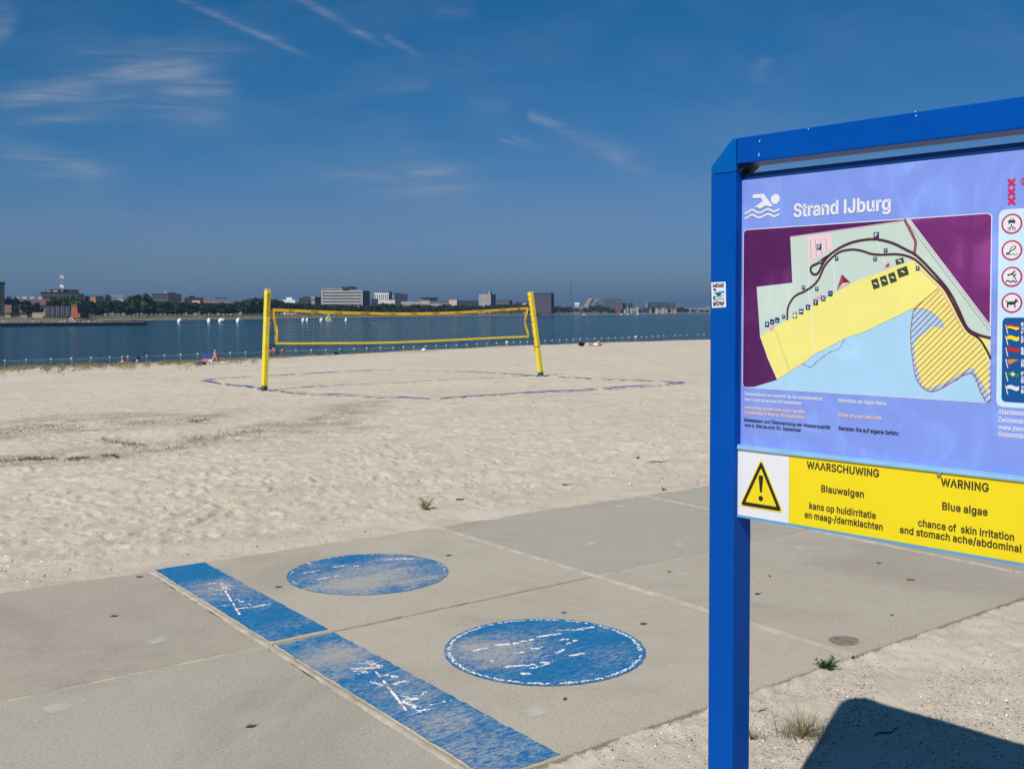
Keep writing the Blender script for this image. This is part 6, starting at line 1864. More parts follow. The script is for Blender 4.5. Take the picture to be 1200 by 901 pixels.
# middle left
building('pale blue grey block with a flat roof behind the trees', 130.5, 145, 145, 345.2, 520, (.22, .28, .34), 2, 5, bmat((.13, .17, .21)))
building('small cream cube house above the tree tops', 138, 144.8, 144.8, 350.2, 440, (.50, .38, .29), 1, 2, M_GLASS, name='house', cat='house')
building('small dark flat house right of the cream cube house', 145.2, 152, 152, 350.4, 445, (.05, .04, .04), 2, 2, M_GLASS, name='house', cat='house')
building('orange tiled house roof peeping between the trees', 106.5, 111.5, 111.5, 355.0, 400, (.22, .085, .035), 1, 2, M_GLASS, name='house', cat='house', roof='gable', roof_col=(.28, .11, .045))
r_, W, L, H = building('grey apartment block with rows of windows and a small roof box', 178.5, 196.5, 196.5, 345.2, 470, (.13, .125, .12), 4, 9, M_GLASS, roof='flat')
roof_box(r_, W * .78, W * .92, 2, 5, H + .45, H + 2.0, (.35, .36, .36))
r_, W, L, H = building('near black block with a flat roof beside the grey apartment block', 196.8, 213, 213, 344.4, 470, NAVY, 4, 6, bmat((.03, .035, .045)))
roof_box(r_, W * .05, W * .6, 2, 6, H, H + .8, (.04, .045, .05))
building('narrow salmon coloured house right of the near black block', 213.3, 215.6, 215.6, 349.2, 470, (.24, .12, .085), 1, 1, M_GLASS, name='house', cat='house')
r_, W, L, H = building('long low dark block with a stepped roof behind the tree row', 216.2, 243, 243, 348.8, 480, (.022, .028, .034), 3, 10, bmat((.05, .055, .06)))
roof_box(r_, W * .18, W * .48, 2, 6, H, H + .9, (.03, .035, .04))
building('cream fronted houses in front of the long low dark block', 225, 234.5, 234.5, 352.2, 440, (.55, .46, .33), 1, 4, M_GLASS, name='house', cat='house')
building('pinkish gabled house showing between two trees', 239.5, 245, 245, 355.8, 430, (.33, .26, .22), 1, 2, M_GLASS, name='house', cat='house', roof='gable', roof_col=(.16, .08, .07))
building('grey block with a pale upper floor above the tree row', 253.5, 266, 266, 349.4, 500, (.20, .22, .24), 2, 5, M_GLASS, roof='flat', roof_col=(.10, .11, .12))
building('wide low houses with brown roofs left of the volleyball post', 244, 270.5, 270.5, 353.4, 470, (.24, .21, .18), 2, 9, M_GLASS, name='house', cat='houses')
building('greenish grey low house above the tree row', 271, 277.5, 277.5, 353.3, 470, (.10, .13, .12), 1, 3, M_GLASS, name='house', cat='house')
building('pale low house with a pink front near the volleyball post', 277.8, 283, 283, 352.5, 470, (.36, .28, .27), 1, 2, M_GLASS, name='house', cat='house')
building('long dark block passing behind the left volleyball post', 284, 320.5, 320.5, 351.2, 500, (.030, .032, .040), 3, 12, bmat((.05, .055, .065)))
# behind the net
r_, W, L, H = building('bright white flat building above the left end of the net', 331.4, 346, 346, 351.4, 520, (.78, .78, .77), 1, 4, M_GLASS, win=(.3, .3))
roof_box(r_, W * .28, W * .76, 2, 6, H, H + 1.3, (.70, .70, .69))
building('low grey roofed house left of the bright white building', 325, 331, 331, 353.4, 530, (.20, .20, .20), 1, 3, M_GLASS, name='house', cat='house')
r_, W, L, H = building('dark brown flat block right of the bright white building', 350.5, 364.5, 364.5, 348.8, 560, (.060, .045, .042), 3, 6, M_GLASS)
roof_box(r_, W * .35, W * .9, 2, 6, H, H + .8, (.07, .06, .06))
building('blue grey block with a pale edge just left of the long office slab', 364.8, 369, 376.2, 347.9, 590, (.30, .32, .34), 3, 2, M_GLASS, shaded_side_col=(.035, .055, .085))
r_, W, L, H = building('long seven storey office slab with pale parapets and dark ribbon windows above the net', 376.6, 425, 433.5, 340.8, 640, (.44, .42, .38), 7, 1, bmat((.035, .040, .048)), style='band', win=(.96, .52), shaded_side_col=(.030, .050, .080), skew=20)
roof_box(r_, 0, W * .50, .3, L - .3, H, H + 1.25, (.40, .39, .36), 'top_floor')
window(r_, W * .01, H + .35, W * .47, .55, bmat((.05, .055, .06)), 'window_band', .05).location.y = .28
roof_box(r_, W * .48, W * .69, 1.0, L - 1, H + 1.25, H + 2.6, (.035, .040, .045))
for k in range(14): window(r_, W * (.03 + .07 * k), .3, W * .008, H - .5, bmat((.36, .35, .32)), 'pilaster', .09)
building('small navy block with a flat roof right of the office slab', 435, 443.2, 443.2, 350.2, 640, (.018, .030, .055), 3, 4, bmat((.03, .045, .07)))
r_, W, L, H = building('white tower with dark upright window strips behind the net', 438.6, 455.8, 459.6, 343.3, 690, (.66, .66, .64), 0, 0, shaded_side_col=(.11, .13, .16))
for k in range(7): window(r_, W * (.055 + .138 * k), 2.5, W * .055, H - 3.5, bmat((.07, .08, .10)), 'window_band', .06)
roof_box(r_, W * .45, W * 1.05, 2, L - 1, H, H + .8, (.05, .06, .07))
building('low white wing in front of the white tower', 443.4, 463, 463, 351.6, 650, (.66, .64, .60), 1, 6, M_GLASS)
building('narrow pinkish stair tower between the white tower and the blue black block', 459.6, 462, 462, 346.4, 700, (.33, .28, .29), 2, 1, M_GLASS)
r_, W, L, H = building('blue black office block behind the middle of the net', 462.3, 477.8, 477.8, 344.6, 700, (.018, .034, .052), 5, 8, bmat((.028, .045, .062)))
roof_box(r_, W * .0, W * .6, 2, 8, H, H + .7, (.025, .04, .055))
building('low pale row of sheds right of the blue black office block', 470, 492, 492, 353.4, 640, (.36, .34, .32), 1, 8, M_GLASS, name='shed', cat='shed')
building('low beige house with an arched pale roofline behind the net', 492.3, 503.5, 503.5, 352.3, 650, (.50, .41, .36), 1, 4, M_GLASS, name='house', cat='house', roof='flat', roof_col=(.35, .30, .27))
r_, W, L, H = building('grey block with an overhanging dark flat roof behind the net', 495, 512.3, 512.3, 349.9, 720, (.11, .12, .14), 2, 6, M_GLASS)
roof_box(r_, -1.5, W + 1, -1, L, H, H + .9, (.035, .04, .05), 'roof')
building('long low range with pillars and a pale base behind the net', 503.6, 525.5, 525.5, 353.0, 690, (.08, .09, .105), 1, 12, bmat((.40, .37, .34)), win=(.25, .7))
building('pale base wall of the long low range behind the net', 503.8, 525, 525, 356.6, 670, (.45, .41, .37), 0, 0, name='wall', cat='wall', depth=4)
building('cream box shaped hall behind the right half of the net', 526, 535.6, 538, 351.5, 700, (.56, .44, .31), 0, 0, shaded_side_col=(.10, .09, .085))
building('long dark green flat hall right of the cream hall', 538.2, 560.5, 560.5, 352.2, 720, (.018, .042, .048), 1, 7, bmat((.03, .055, .06)))
r_, W, L, H = building('light grey windowless tower block with a dark shaded flank above the net', 561, 575.3, 581, 344.9, 820, (.33, .31, .31), 0, 0, shaded_side_col=(.045, .065, .085))
roof_box(r_, W * .45, W * .62, 2, 6, H, H + 1.4, (.10, .11, .12)); roof_box(r_, W * .7, W * .85, 2, 6, H, H + 1.9, (.34, .33, .32))
building('low brown block right of the light grey tower block', 581.5, 597, 600.5, 351.9, 800, (.075, .062, .062), 2, 7, bmat((.13, .115, .11)), shaded_side_col=(.03, .033, .04))
building('low dark brown row left of the leaning volleyball post', 604, 620, 620, 353.6, 780, (.065, .060, .060), 2, 8, M_GLASS, name='house', cat='houses')
building('pair of small white garden houses left of the leaning volleyball post', 612.5, 617, 617, 355.2, 770, (.50, .48, .46), 1, 2, M_GLASS, name='house', cat='house')
r_, W, L, H = building('dark purple brown apartment block right of the leaning volleyball post', 624.5, 646, 649.2, 344.1, 760, (.058, .050, .062), 8, 9, bmat((.095, .085, .10)), shaded_side_col=(.012, .022, .038), roof='flat', roof_col=(.05, .045, .055), win=(.7, .5))

# row of pale houses showing under the tree crowns
for i, x in enumerate([95.5, 103, 122, 130.5, 137.5, 144.5, 156, 163, 170, 176.5, 186, 199, 205, 211, 217, 226, 232, 238, 243.5, 254]):
    w = random.uniform(2.4, 3.4)
    building('small pale waterside house in the row beneath the tree crowns', x, x + w, x + w, 366.0 + random.uniform(-.8, .8), shore_Y(x) + 46, random.choice([(.21, .23, .25), (.26, .27, .28), (.19, .20, .22)]), 1, 2, M_GLASS, name='waterside_house', cat='house', group='small pale houses beneath the trees', depth=6, win=(.35, .45))
for (x, w) in [(260.5, 3.5), (267.5, 5)]:
    building('small pinkish waterside house, the %s of two beneath the trees left of the volleyball post' % ('narrower' if w < 4 else 'wider'), x, x + w, x + w, 366.2, shore_Y(x) + 46, (.40, .27, .27), 1, 2, M_GLASS, name='waterside_house', cat='house', depth=6, win=(.35, .45))
for i, (x, w, c_) in enumerate([(38, 12, (.58, .47, .33)), (24, 8, (.42, .34, .22)), (6.5, 6, (.48, .43, .28))]):
    building(['low cream house with pillars behind the breakwater, the widest of three', 'low tan house half hidden by trees behind the breakwater', 'low pale yellow house beside the navy tower'][i], x, x + w, x + w, 366.5, 316, c_, 1, 5 if i == 0 else 3, M_GLASS, name='house', cat='house', depth=7, roof='gable' if i else None, roof_col=(.15, .08, .06), win=(.4, .6))

# far right
p0 = at(679.5, 366, 1010)
zb = LAND_Z - .4
root = empty('slanted_building', (p0[0], p0[1], zb), 0, 'large grey glass building with a slanted striped end on the right shore', 'building')
def sx(px): return (px - 679.5) / F * 1010
def sz(py): return float(at(700, py, 1010)[2] - zb)
mb = MB(); mb.prism([(sx(687), 0, sz(361)), (sx(696), 0, sz(349)), (sx(729.5), 0, sz(348.7)), (sx(729.5), 0, 0), (sx(706), 0, 0), (sx(704), 0, sz(357))], (0, 30, 0)); mb.build('wall', bmat((.10, .15, .18)), root)
for k in range(4):
    mb = MB(); z0 = sz(360.5) + (sz(349.6) - sz(360.5)) * (k / 4 + .04); mb.box(sx(707), sx(728.8), -.14, 0, z0, z0 + (sz(349.6) - sz(360.5)) * .13); mb.build('window_band', M_GLASSB, root)
for i, (xa, xb, c_) in enumerate([(680.5, 689.2, (.30, .24, .19)), (682.4, 691.0, (.36, .34, .29)), (684.6, 692.8, (.28, .23, .18))]):
    mb = MB(); mb.prism([(sx(xa), -1.0 - i * .3, sz(364.5)), (sx(xa + 2.0), -1.0 - i * .3, sz(364.5)), (sx(xb + 2.0), -1.0 - i * .3, sz(349.2)), (sx(xb), -1.0 - i * .3, sz(349.2))], (0, 1.2, 0)); mb.build('slanted_beam', bmat(c_), root)
for i, (xa, xb) in enumerate([(690, 699.5), (693.5, 702.5)]):
    mb = MB(); mb.prism([(sx(xa), -.6, sz(358.5)), (sx(xa + 1.6), -.6, sz(358.5)), (sx(xb + 1.6), -.6, sz(349.4)), (sx(xb), -.6, sz(349.4))], (0, .5, 0)); mb.build('slanted_beam', bmat((.33, .36, .35)), root)
for x in (681.0,):
    mb = MB(); mb.tube([(sx(x), -.4, 0), (sx(x + .6), -.4, sz(359))], .55, 8); mb.build('column', bmat((.45, .44, .40)), root)
building('pale pointed house at the left foot of the slanted building', 673.5, 678.5, 678.5, 357.5, 1000, (.50, .46, .42), 1, 2, M_GLASS, roof='gable', roof_col=(.52, .50, .48), name='house', cat='house')
building('red brown brick block in front of the slanted building', 720.2, 727.6, 727.6, 353.6, 985, (.17, .085, .08), 4, 3, M_GLASS, name='building')
building('low red brown base building joined to the brick block', 712, 720.4, 720.4, 361, 985, (.12, .07, .07), 1, 5, M_GLASS)
building('dark blue block just right of the red brown brick block', 727.8, 734.2, 734.2, 354.8, 1020, (.018, .03, .042), 3, 4, bmat((.05, .06, .07)))
building('narrow mauve stair block between two dark blue blocks', 734.3, 735.8, 735.8, 354.8, 1015, (.20, .15, .17), 2, 1, M_GLASS)
building('dark blue block left of the cream waterside houses', 736, 741.6, 741.6, 354.9, 1025, (.02, .036, .048), 3, 3, bmat((.05, .06, .07)))
for i, (x, w, c_, yt) in enumerate([(731, 2.6, (.42, .41, .34), 362.6), (734.2, 2.4, (.36, .36, .31), 360.6), (738, 3.2, (.46, .45, .39), 361.4), (741.8, 2.2, (.34, .38, .36), 362), (744.6, 3.6, (.48, .46, .40), 360.5), (761, 2.0, (.42, .33, .29), 362), (768, 3.4, (.52, .47, .38), 361.6), (772.4, 3.0, (.40, .35, .28), 362.4), (776, 2.6, (.55, .45, .36), 361.2), (779.4, 3.0, (.43, .38, .31), 362.2), (785.5, 2.6, (.36, .34, .27), 361.8), (789.5, 3.0, (.45, .41, .34), 362.6)]):
    building('small cream waterside house in the row on the right shore', x, x + w, x + w, yt, shore_Y(x) + 40, c_, 2, 2, M_GLASS, name='waterside_house', cat='house', group='cream waterside houses on the right shore', depth=8, win=(.45, .5))
building('dark navy block behind the cream waterside houses', 752.5, 760.5, 760.5, 361, 1060, (.016, .022, .04), 2, 3, M_GLASS)
building('dark green blue apartment block with a pale corner behind the cream houses', 759.5, 770.6, 770.6, 354.2, 1120, (.022, .045, .052), 4, 5, bmat((.055, .075, .08)))
building('pale narrow block at the left corner of the green blue apartment block', 756.4, 759.4, 759.4, 354.0, 1115, (.26, .24, .25), 3, 2, M_GLASS)
building('dark blue apartment block with framed openings behind the cream houses', 770.8, 783, 783, 354.6, 1130, (.026, .045, .055), 3, 4, bmat((.07, .09, .10)))
building('brownish apartment block right of the dark blue apartment block', 783.2, 791.4, 791.4, 355.1, 1130, (.06, .055, .058), 3, 4, bmat((.03, .035, .04)))
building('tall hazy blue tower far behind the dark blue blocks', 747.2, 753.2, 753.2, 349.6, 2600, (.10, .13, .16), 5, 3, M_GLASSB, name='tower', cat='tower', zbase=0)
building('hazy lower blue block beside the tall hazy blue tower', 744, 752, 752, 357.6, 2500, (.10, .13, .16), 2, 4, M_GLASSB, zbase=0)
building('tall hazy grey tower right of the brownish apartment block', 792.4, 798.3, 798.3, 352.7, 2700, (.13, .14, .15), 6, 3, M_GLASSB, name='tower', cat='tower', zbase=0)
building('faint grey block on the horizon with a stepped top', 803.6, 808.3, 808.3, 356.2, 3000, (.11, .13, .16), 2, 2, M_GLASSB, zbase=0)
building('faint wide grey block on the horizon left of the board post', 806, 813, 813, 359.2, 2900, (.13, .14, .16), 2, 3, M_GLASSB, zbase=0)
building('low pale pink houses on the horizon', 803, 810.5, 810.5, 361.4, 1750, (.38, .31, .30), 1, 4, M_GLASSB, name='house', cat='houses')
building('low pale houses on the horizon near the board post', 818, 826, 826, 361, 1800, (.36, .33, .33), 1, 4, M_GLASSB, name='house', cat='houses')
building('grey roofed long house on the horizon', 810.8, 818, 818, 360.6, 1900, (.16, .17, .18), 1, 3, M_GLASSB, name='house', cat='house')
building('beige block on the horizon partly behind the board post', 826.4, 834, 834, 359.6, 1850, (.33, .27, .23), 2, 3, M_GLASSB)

# lattice pylon
p = at(669, 366, 1500); zt = at(669, 330.5, 1500)[2]
root = empty('electricity_pylon', (p[0], p[1], 0.0), .3, 'hazy lattice electricity pylon standing right of the leaning volleyball post', 'pylon')
mb = MB()
def leg_at(z): return 4.2 * (1 - z / zt) ** 1.3 + .55
zs = [zt * k / 14 for k in range(15)]
for i in range(14):
    a, b = leg_at(zs[i]), leg_at(zs[i + 1])
    cs = [(-1, -1), (1, -1), (1, 1), (-1, 1)]
    for k in range(4):
        c0, c1 = cs[k], cs[(k + 1) % 4]
        mb.tube([(c0[0] * a, c0[1] * a, zs[i]), (c0[0] * b, c0[1] * b, zs[i + 1])], .20, 4)
        mb.tube([(c0[0] * a, c0[1] * a, zs[i]), (c1[0] * b, c1[1] * b, zs[i + 1])], .12, 4)
        mb.tube([(c1[0] * a, c1[1] * a, zs[i]), (c0[0] * b, c0[1] * b, zs[i + 1])], .12, 4)
mb.build('lattice', mat('galvanised_steel', (.16, .17, .18), .6, .1, 1), root)
for z, w in ((zt * .76, 4.4), (zt * .96, 4.0)):
    mb = MB()
    for sg in (-1, 1):
        mb.tube([(0, -.5, z), (sg * w, 0, z + .3)], .16, 4); mb.tube([(0, .5, z), (sg * w, 0, z + .3)], .16, 4); mb.tube([(0, 0, z + 1.8), (sg * w, 0, z + .3)], .14, 4)
        mb.tube([(sg * w, 0, z + .3), (sg * w, 0, z - 1.0)], .16, 4)
    mb.build('cross_arm', bpy.data.materials['galvanised_steel'], root)

# ------------------------------------------------------------------ trees on the far bank
def leafmat(name, c1, c2):
    m, nt, bs = new_mat(name)
    gi = nt.new('ShaderNodeNewGeometry')
    oi = nt.new('ShaderNodeObjectInfo')
    tc = nt.new('ShaderNodeTexCoord')
    f = nt.math('MULTIPLY_ADD', gi.outputs['Random Per Island'], 0.55, nt.math('MULTIPLY', oi.outputs['Random'], 0.45))
    c = nt.mix(f, c4(c1), c4(c2))
    nt.l.new(c, bs.inputs['Base Color'])
    bs.inputs['Roughness'].default_value = .7
    bs.inputs['Specular IOR Level'].default_value = .2
    return m


M_LEAF = leafmat('dark_foliage', (.012, .026, .013), (.034, .055, .020))
M_LEAF2 = leafmat('green_foliage', (.022, .045, .014), (.055, .085, .022))
M_LEAFY = leafmat('light_green_foliage', (.07, .11, .02), (.13, .17, .03))
M_BARK = mat('tree_bark', (.055, .045, .035), .9, .2, 4)


def tree_proto(seed, m, leaf=.42, n=420, shape=(1, 1, 1.15)):
    """unit tree: 1 high, crown about .8 wide; many leaf clumps on several limbs"""
    rr_ = random.Random(seed)
    root = bpy.data.objects.new('tree', None); COL.objects.link(root)
    mb = MB(); mb.tube([(0, 0, -.05), (rr_.uniform(-.01, .01), 0, .25), (rr_.uniform(-.03, .03), rr_.uniform(-.02, .02), .62)], [.030, .022, .010], 7)
    clumps = []
    for k in range(19):
        t = rr_.random(); a = rr_.uniform(0, 6.28); z = .26 + .60 * t
        rad_ = (.27 if t < .6 else .27 * (1 - (t - .6) / .75)) * rr_.uniform(.55, 1.1)
        c = (math.cos(a) * rad_ * shape[0], math.sin(a) * rad_ * shape[1], z)
        clumps.append((c, rr_.uniform(.11, .19)))
        mb.tube([(0, 0, max(.18, z - .22)), (c[0] * .5, c[1] * .5, z - .1), c], [.013, .009, .004], 5)
    clumps.append(((0, 0, .88), .10))
    mb.build('trunk', M_BARK, root)
    mb = MB()
    for _ in range(n):
        c, r = rr_.choice(clumps)
        v = Vector((rr_.gauss(0, 1), rr_.gauss(0, 1), rr_.gauss(0, 1))).normalized() * r * rr_.random() ** .4
        p = Vector(c) + v
        nrm = (v.normalized() + Vector((rr_.gauss(0, .5), rr_.gauss(0, .5), rr_.gauss(0, .5)))).normalized()
        a = nrm.cross(Vector((rr_.random(), rr_.random(), rr_.random() + .1))).normalized(); b = nrm.cross(a)
        s = leaf * rr_.uniform(.06, .15)
        mb.add([p - a * s - b * s * .3, p - a * s * .2 - b * s, p + a * s - b * s * .2, p + a * s * .3 + b * s, p - a * s * .7 + b * s * .6], [(0, 1, 2, 3, 4)])
    mb.build('crown', m, root)
    return root


PROTO = [tree_proto(s, M_LEAF, n=1150) for s in range(5)] + [tree_proto(20 + s, M_LEAF2, n=1150) for s in range(2)] + [tree_proto(40, M_LEAFY, n=600)]
USED = set()


def tree(px, ytop, D, wide, label, group, proto=None, zb=None):
    k = random.randrange(5) if proto is None else proto
    o = PROTO[k] if k not in USED else copy_tree(PROTO[k])
    USED.add(k)
    P = at(px, ytop, D); z0 = (LAND_Z - .15) if zb is None else zb
    h = P[2] - z0
    o.location = (P[0], P[1], z0); o.rotation_euler = (0, 0, random.uniform(0, 6.28))
    w = wide * D / F / .68
    o.scale = (w, w, h)
    tag(o, label, 'tree', group)
    return o


random.seed(5)
ROWLAB = 'dark green broadleaf tree in the long row on the far bank behind the lake'
GR = 'trees in the row on the far bank'
prof = [(6, 356), (14, 353), (22, 355), (30, 352), (40, 353), (46, 357), (58, 347), (70, 346.5), (85, 348), (100, 352), (112, 354), (125, 351), (135, 352), (150, 354), (165, 350), (190, 353), (215, 354), (240, 354), (262, 355), (282, 352.5), (300, 349), (318, 350), (335, 354), (350, 354), (362, 354.5), (380, 356.5), (400, 357), (425, 357.5), (440, 356), (452, 355), (470, 357), (495, 357), (520, 357), (545, 357), (560, 357.5), (580, 356.5), (600, 356), (620, 357), (640, 357.5), (655, 358.2), (664, 360)]
px = 12.0
while px < 668:
    yt = float(np.interp(px, [q[0] for q in prof], [q[1] for q in prof])) + random.uniform(-.8, 1.6)
    if not (36 < px < 52 or 53 < px < 92):
        back = random.choice([18, 30, 52])
        tree(px, yt, shore_Y(px) + back, random.uniform(12, 17) * (1 if px < 330 else .85), ROWLAB, GR)
    px += random.uniform(4.0, 6.5) if px < 340 else random.uniform(4.5, 6.5)
for (x, yt, w, pr, D, lab) in [(163, 344.6, 17, 0, 330, 'tall rounded dark tree standing above the row left of the grey apartment block'), (172, 344.2, 15, 6, 326, 'tallest rounded green tree beside the grey apartment block'), (154, 347, 13, 2, 332, 'broad dark tree left of the tall rounded dark tree'),
                           (127, 345.6, 10, 5, 345, 'green tree standing above the row left of the pale blue grey block'), (62, 347, 18, 1, 362, 'broad dark tree in front of the grey brown block, the left one'), (74, 349, 15, 3, 364, 'dark tree in front of the grey brown block, between two larger ones'), (87, 346, 17, 5, 366, 'broad green tree in front of the grey brown block, the right one'),
                           (91, 352, 8, 7, 322, 'light green tree beside the orange brick gable'), (98, 354, 12, 0, 326, 'dark tree right of the orange brick gable'), (45, 354, 9, 4, 334, 'dark small tree before the brown red roof'), (30, 352, 13, 2, 333, 'dark spreading tree in front of the brown red roof')]:
    tree(x, yt, D, w, lab, None, pr)
# bushes and hazy trees on the right shore
for (x, yt, w, D) in [(676, 361, 7, 950), (686, 360, 8, 1000), (694, 358.5, 9, 985), (700, 357.8, 9, 990), (706, 358.5, 9, 985), (712, 360, 8, 980), (717, 361, 7, 985), (728.5, 362, 5, 1010), (749, 362, 6, 1020), (765, 360, 7, 1050), (772, 361, 5, 1055), (783.5, 361, 6, 1060), (795, 360.2, 7, 1120), (800, 360, 8, 1130), (805, 361.5, 6, 1150), (812, 363, 6, 1300), (822, 363, 7, 1350), (829, 363.2, 6, 1400)]:
    tree(x, yt, D, w, 'hazy low tree among the houses on the right shore', 'hazy trees on the right shore', random.choice([0, 1, 2, 5]))

# ------------------------------------------------------------------ people on the shore
random.seed(9)
M_SKIN = mat('skin', (.50, .27, .18), .6, .08, 20)
M_SKINR = mat('sunburnt_skin', (.50, .20, .15), .6, .08, 20)
M_HAIRD = mat('dark_hair', (.012, .010, .010), .6, .2, 40)
M_HAIRB = mat('light_brown_hair', (.30, .20, .11), .6, .2, 40)
M_PURPLE = mat('purple_cloth', (.09, .035, .14), .8, .1, 20)
M_REDC = mat('red_cloth', (.35, .03, .05), .8, .1, 20)
M_GREYC = mat('pale_grey_cloth', (.52, .50, .46), .85, .1, 12)
M_WHITEC = mat('white_cloth', (.78, .76, .72), .85, .08, 12)
M_BLUEC = mat('blue_cloth', (.02, .06, .22), .8, .1, 12)


def skin(name, joints, edges, m, parent):
    """one continuous body from a skeleton: joints {name: (position, radius)}"""
    keys = list(joints)
    me = bpy.data.meshes.new(name)
    me.from_pydata([joints[k][0] for k in keys], [(keys.index(a), keys.index(b)) for a, b in edges], [])
    o = bpy.data.objects.new(name, me); COL.objects.link(o)
    md = o.modifiers.new('skin', 'SKIN')
    lay = me.skin_vertices[0].data
    for i, k in enumerate(keys):
        r = joints[k][1]
        lay[i].radius = (r, r) if not isinstance(r, tuple) else r
        lay[i].use_root = (i == 0)
    sb = o.modifiers.new('sub', 'SUBSURF'); sb.levels = 2; sb.render_levels = 2
    dg = bpy.context.evaluated_depsgraph_get()
    me2 = bpy.data.meshes.new_from_object(o.evaluated_get(dg))
    bpy.data.objects.remove(o)
    me2.name = name
    me2.materials.clear(); me2.materials.append(m)
    for p in me2.polygons: p.use_smooth = True
    o = bpy.data.objects.new(name, me2); COL.objects.link(o); o.parent = parent
    return o


EDG = [('pelvis', 'waist'), ('waist', 'chest'), ('chest', 'neck'), ('neck', 'chin'), ('chin', 'head')] + [e for s in 'LR' for e in (('chest', 'sh' + s), ('sh' + s, 'el' + s), ('el' + s, 'wr' + s), ('wr' + s, 'hd' + s), ('pelvis', 'hp' + s), ('hp' + s, 'kn' + s), ('kn' + s, 'an' + s), ('an' + s, 'to' + s))]


def person(pos, yaw, pose, label, sk, hair, top=None, shorts=None, hat=None, scale=1.0):
    root = empty('person', pos, yaw, label, 'person')
    root.scale = (scale,) * 3
    RAD = dict(pelvis=.135, waist=.115, chest=.14, neck=.055, chin=.065, head=.095, sh=.06, el=.043, wr=.03, hd=.035, hp=.09, kn=.058, an=.040, to=.032)
    J = {}
    for k, v in pose.items():
        kk = k if k in RAD else k[:-1]
        J[k] = (v, RAD[kk])
    J = {k: J[k] for k in ['pelvis'] + [q for q in J if q != 'pelvis']}
    skin('body', J, EDG, sk, root)
    h = Vector(pose['head']); n = (h - Vector(pose['chin'])).normalized()
    mb = MB(); blob_mesh(mb, tuple(h + n * .03), .112, 12, 4, .03)
    mb.build('hair' if hat is None else 'hat', hair if hat is None else hat, root, smooth=True)
    if top is not None:
        T = {k: (J[k][0], J[k][1] + .018) for k in ('waist', 'chest', 'shL', 'shR', 'elL', 'elR')}
        T['elL'] = (tuple((Vector(J['shL'][0]) * .5 + Vector(J['elL'][0]) * .5)), .065); T['elR'] = (tuple((Vector(J['shR'][0]) * .5 + Vector(J['elR'][0]) * .5)), .065)
        skin('shirt', T, [('waist', 'chest'), ('chest', 'shL'), ('chest', 'shR'), ('shL', 'elL'), ('shR', 'elR')], top, root)
    if shorts is not None:
        T = {k: (J[k][0], J[k][1] + .016) for k in ('pelvis', 'hpL', 'hpR')}
        for s in 'LR': T['th' + s] = (tuple(Vector(J['hp' + s][0]) * .45 + Vector(J['kn' + s][0]) * .55), .092)
        skin('shorts', T, [('pelvis', 'hpL'), ('pelvis', 'hpR'), ('hpL', 'thL'), ('hpR', 'thR')], shorts, root)
    return root


# poses: x forward, z up, origin on the sand under the hips
LIE = dict(pelvis=(0, 0, .13), waist=(-.18, 0, .13), chest=(-.42, 0, .15), neck=(-.60, 0, .17), chin=(-.67, 0, .19), head=(-.76, 0, .19), shL=(-.50, .19, .14), shR=(-.50, -.19, .14), elL=(-.30, .34, .08), elR=(-.30, -.34, .08), wrL=(-.06, .36, .06), wrR=(-.06, -.36, .06), hdL=(.03, .36, .05), hdR=(.03, -.36, .05),
           hpL=(.06, .10, .13), hpR=(.06, -.10, .13), knL=(.34, .14, .46), knR=(.36, -.10, .44), anL=(.60, .13, .08), anR=(.64, -.10, .08), toL=(.78, .14, .05), toR=(.82, -.10, .05))
SIT = dict(pelvis=(0, 0, .14), waist=(-.04, 0, .32), chest=(-.02, 0, .52), neck=(.03, 0, .68), chin=(.07, 0, .76), head=(.08, 0, .85), shL=(.0, .19, .60), shR=(.0, -.19, .60), elL=(.20, .25, .42), elR=(.20, -.25, .42), wrL=(.40, .16, .42), wrR=(.40, -.12, .42), hdL=(.47, .12, .44), hdR=(.47, -.08, .44),
           hpL=(.05, .10, .14), hpR=(.05, -.10, .14), knL=(.42, .15, .42), knR=(.42, -.15, .42), anL=(.62, .14, .08), anR=(.62, -.14, .08), toL=(.80, .15, .05), toR=(.80, -.15, .05))
LEAN = dict(pelvis=(0, 0, .14), waist=(-.10, 0, .30), chest=(-.20, 0, .50), neck=(-.24, 0, .65), chin=(-.23, 0, .73), head=(-.22, 0, .82), shL=(-.24, .19, .57), shR=(-.24, -.19, .57), elL=(-.36, .27, .34), elR=(-.36, -.27, .34), wrL=(-.46, .26, .10), wrR=(-.46, -.26, .10), hdL=(-.52, .27, .05), hdR=(-.52, -.27, .05),
            hpL=(.06, .10, .13), hpR=(.06, -.10, .13), knL=(.46, .13, .30), knR=(.48, -.12, .14), anL=(.82, .13, .08), anR=(.90, -.12, .08), toL=(.98, .15, .08), toR=(.98, -.14, .17))
WADE = dict(pelvis=(0, 0, .75), waist=(0, 0, .93), chest=(.02, 0, 1.16), neck=(.03, 0, 1.34), chin=(.05, 0, 1.42), head=(.05, 0, 1.52), shL=(.0, .20, 1.25), shR=(.0, -.20, 1.25), elL=(.08, .36, 1.02), elR=(.08, -.36, 1.02), wrL=(.28, .38, .92), wrR=(.28, -.38, .92), hdL=(.36, .36, .92), hdR=(.36, -.36, .92),
            hpL=(0, .10, .72), hpR=(0, -.10, .72), knL=(.06, .11, .40), knR=(-.02, -.11, .40), anL=(.02, .11, .06), anR=(-.10, -.11, .06), toL=(.18, .12, .03), toR=(.06, -.12, .03))


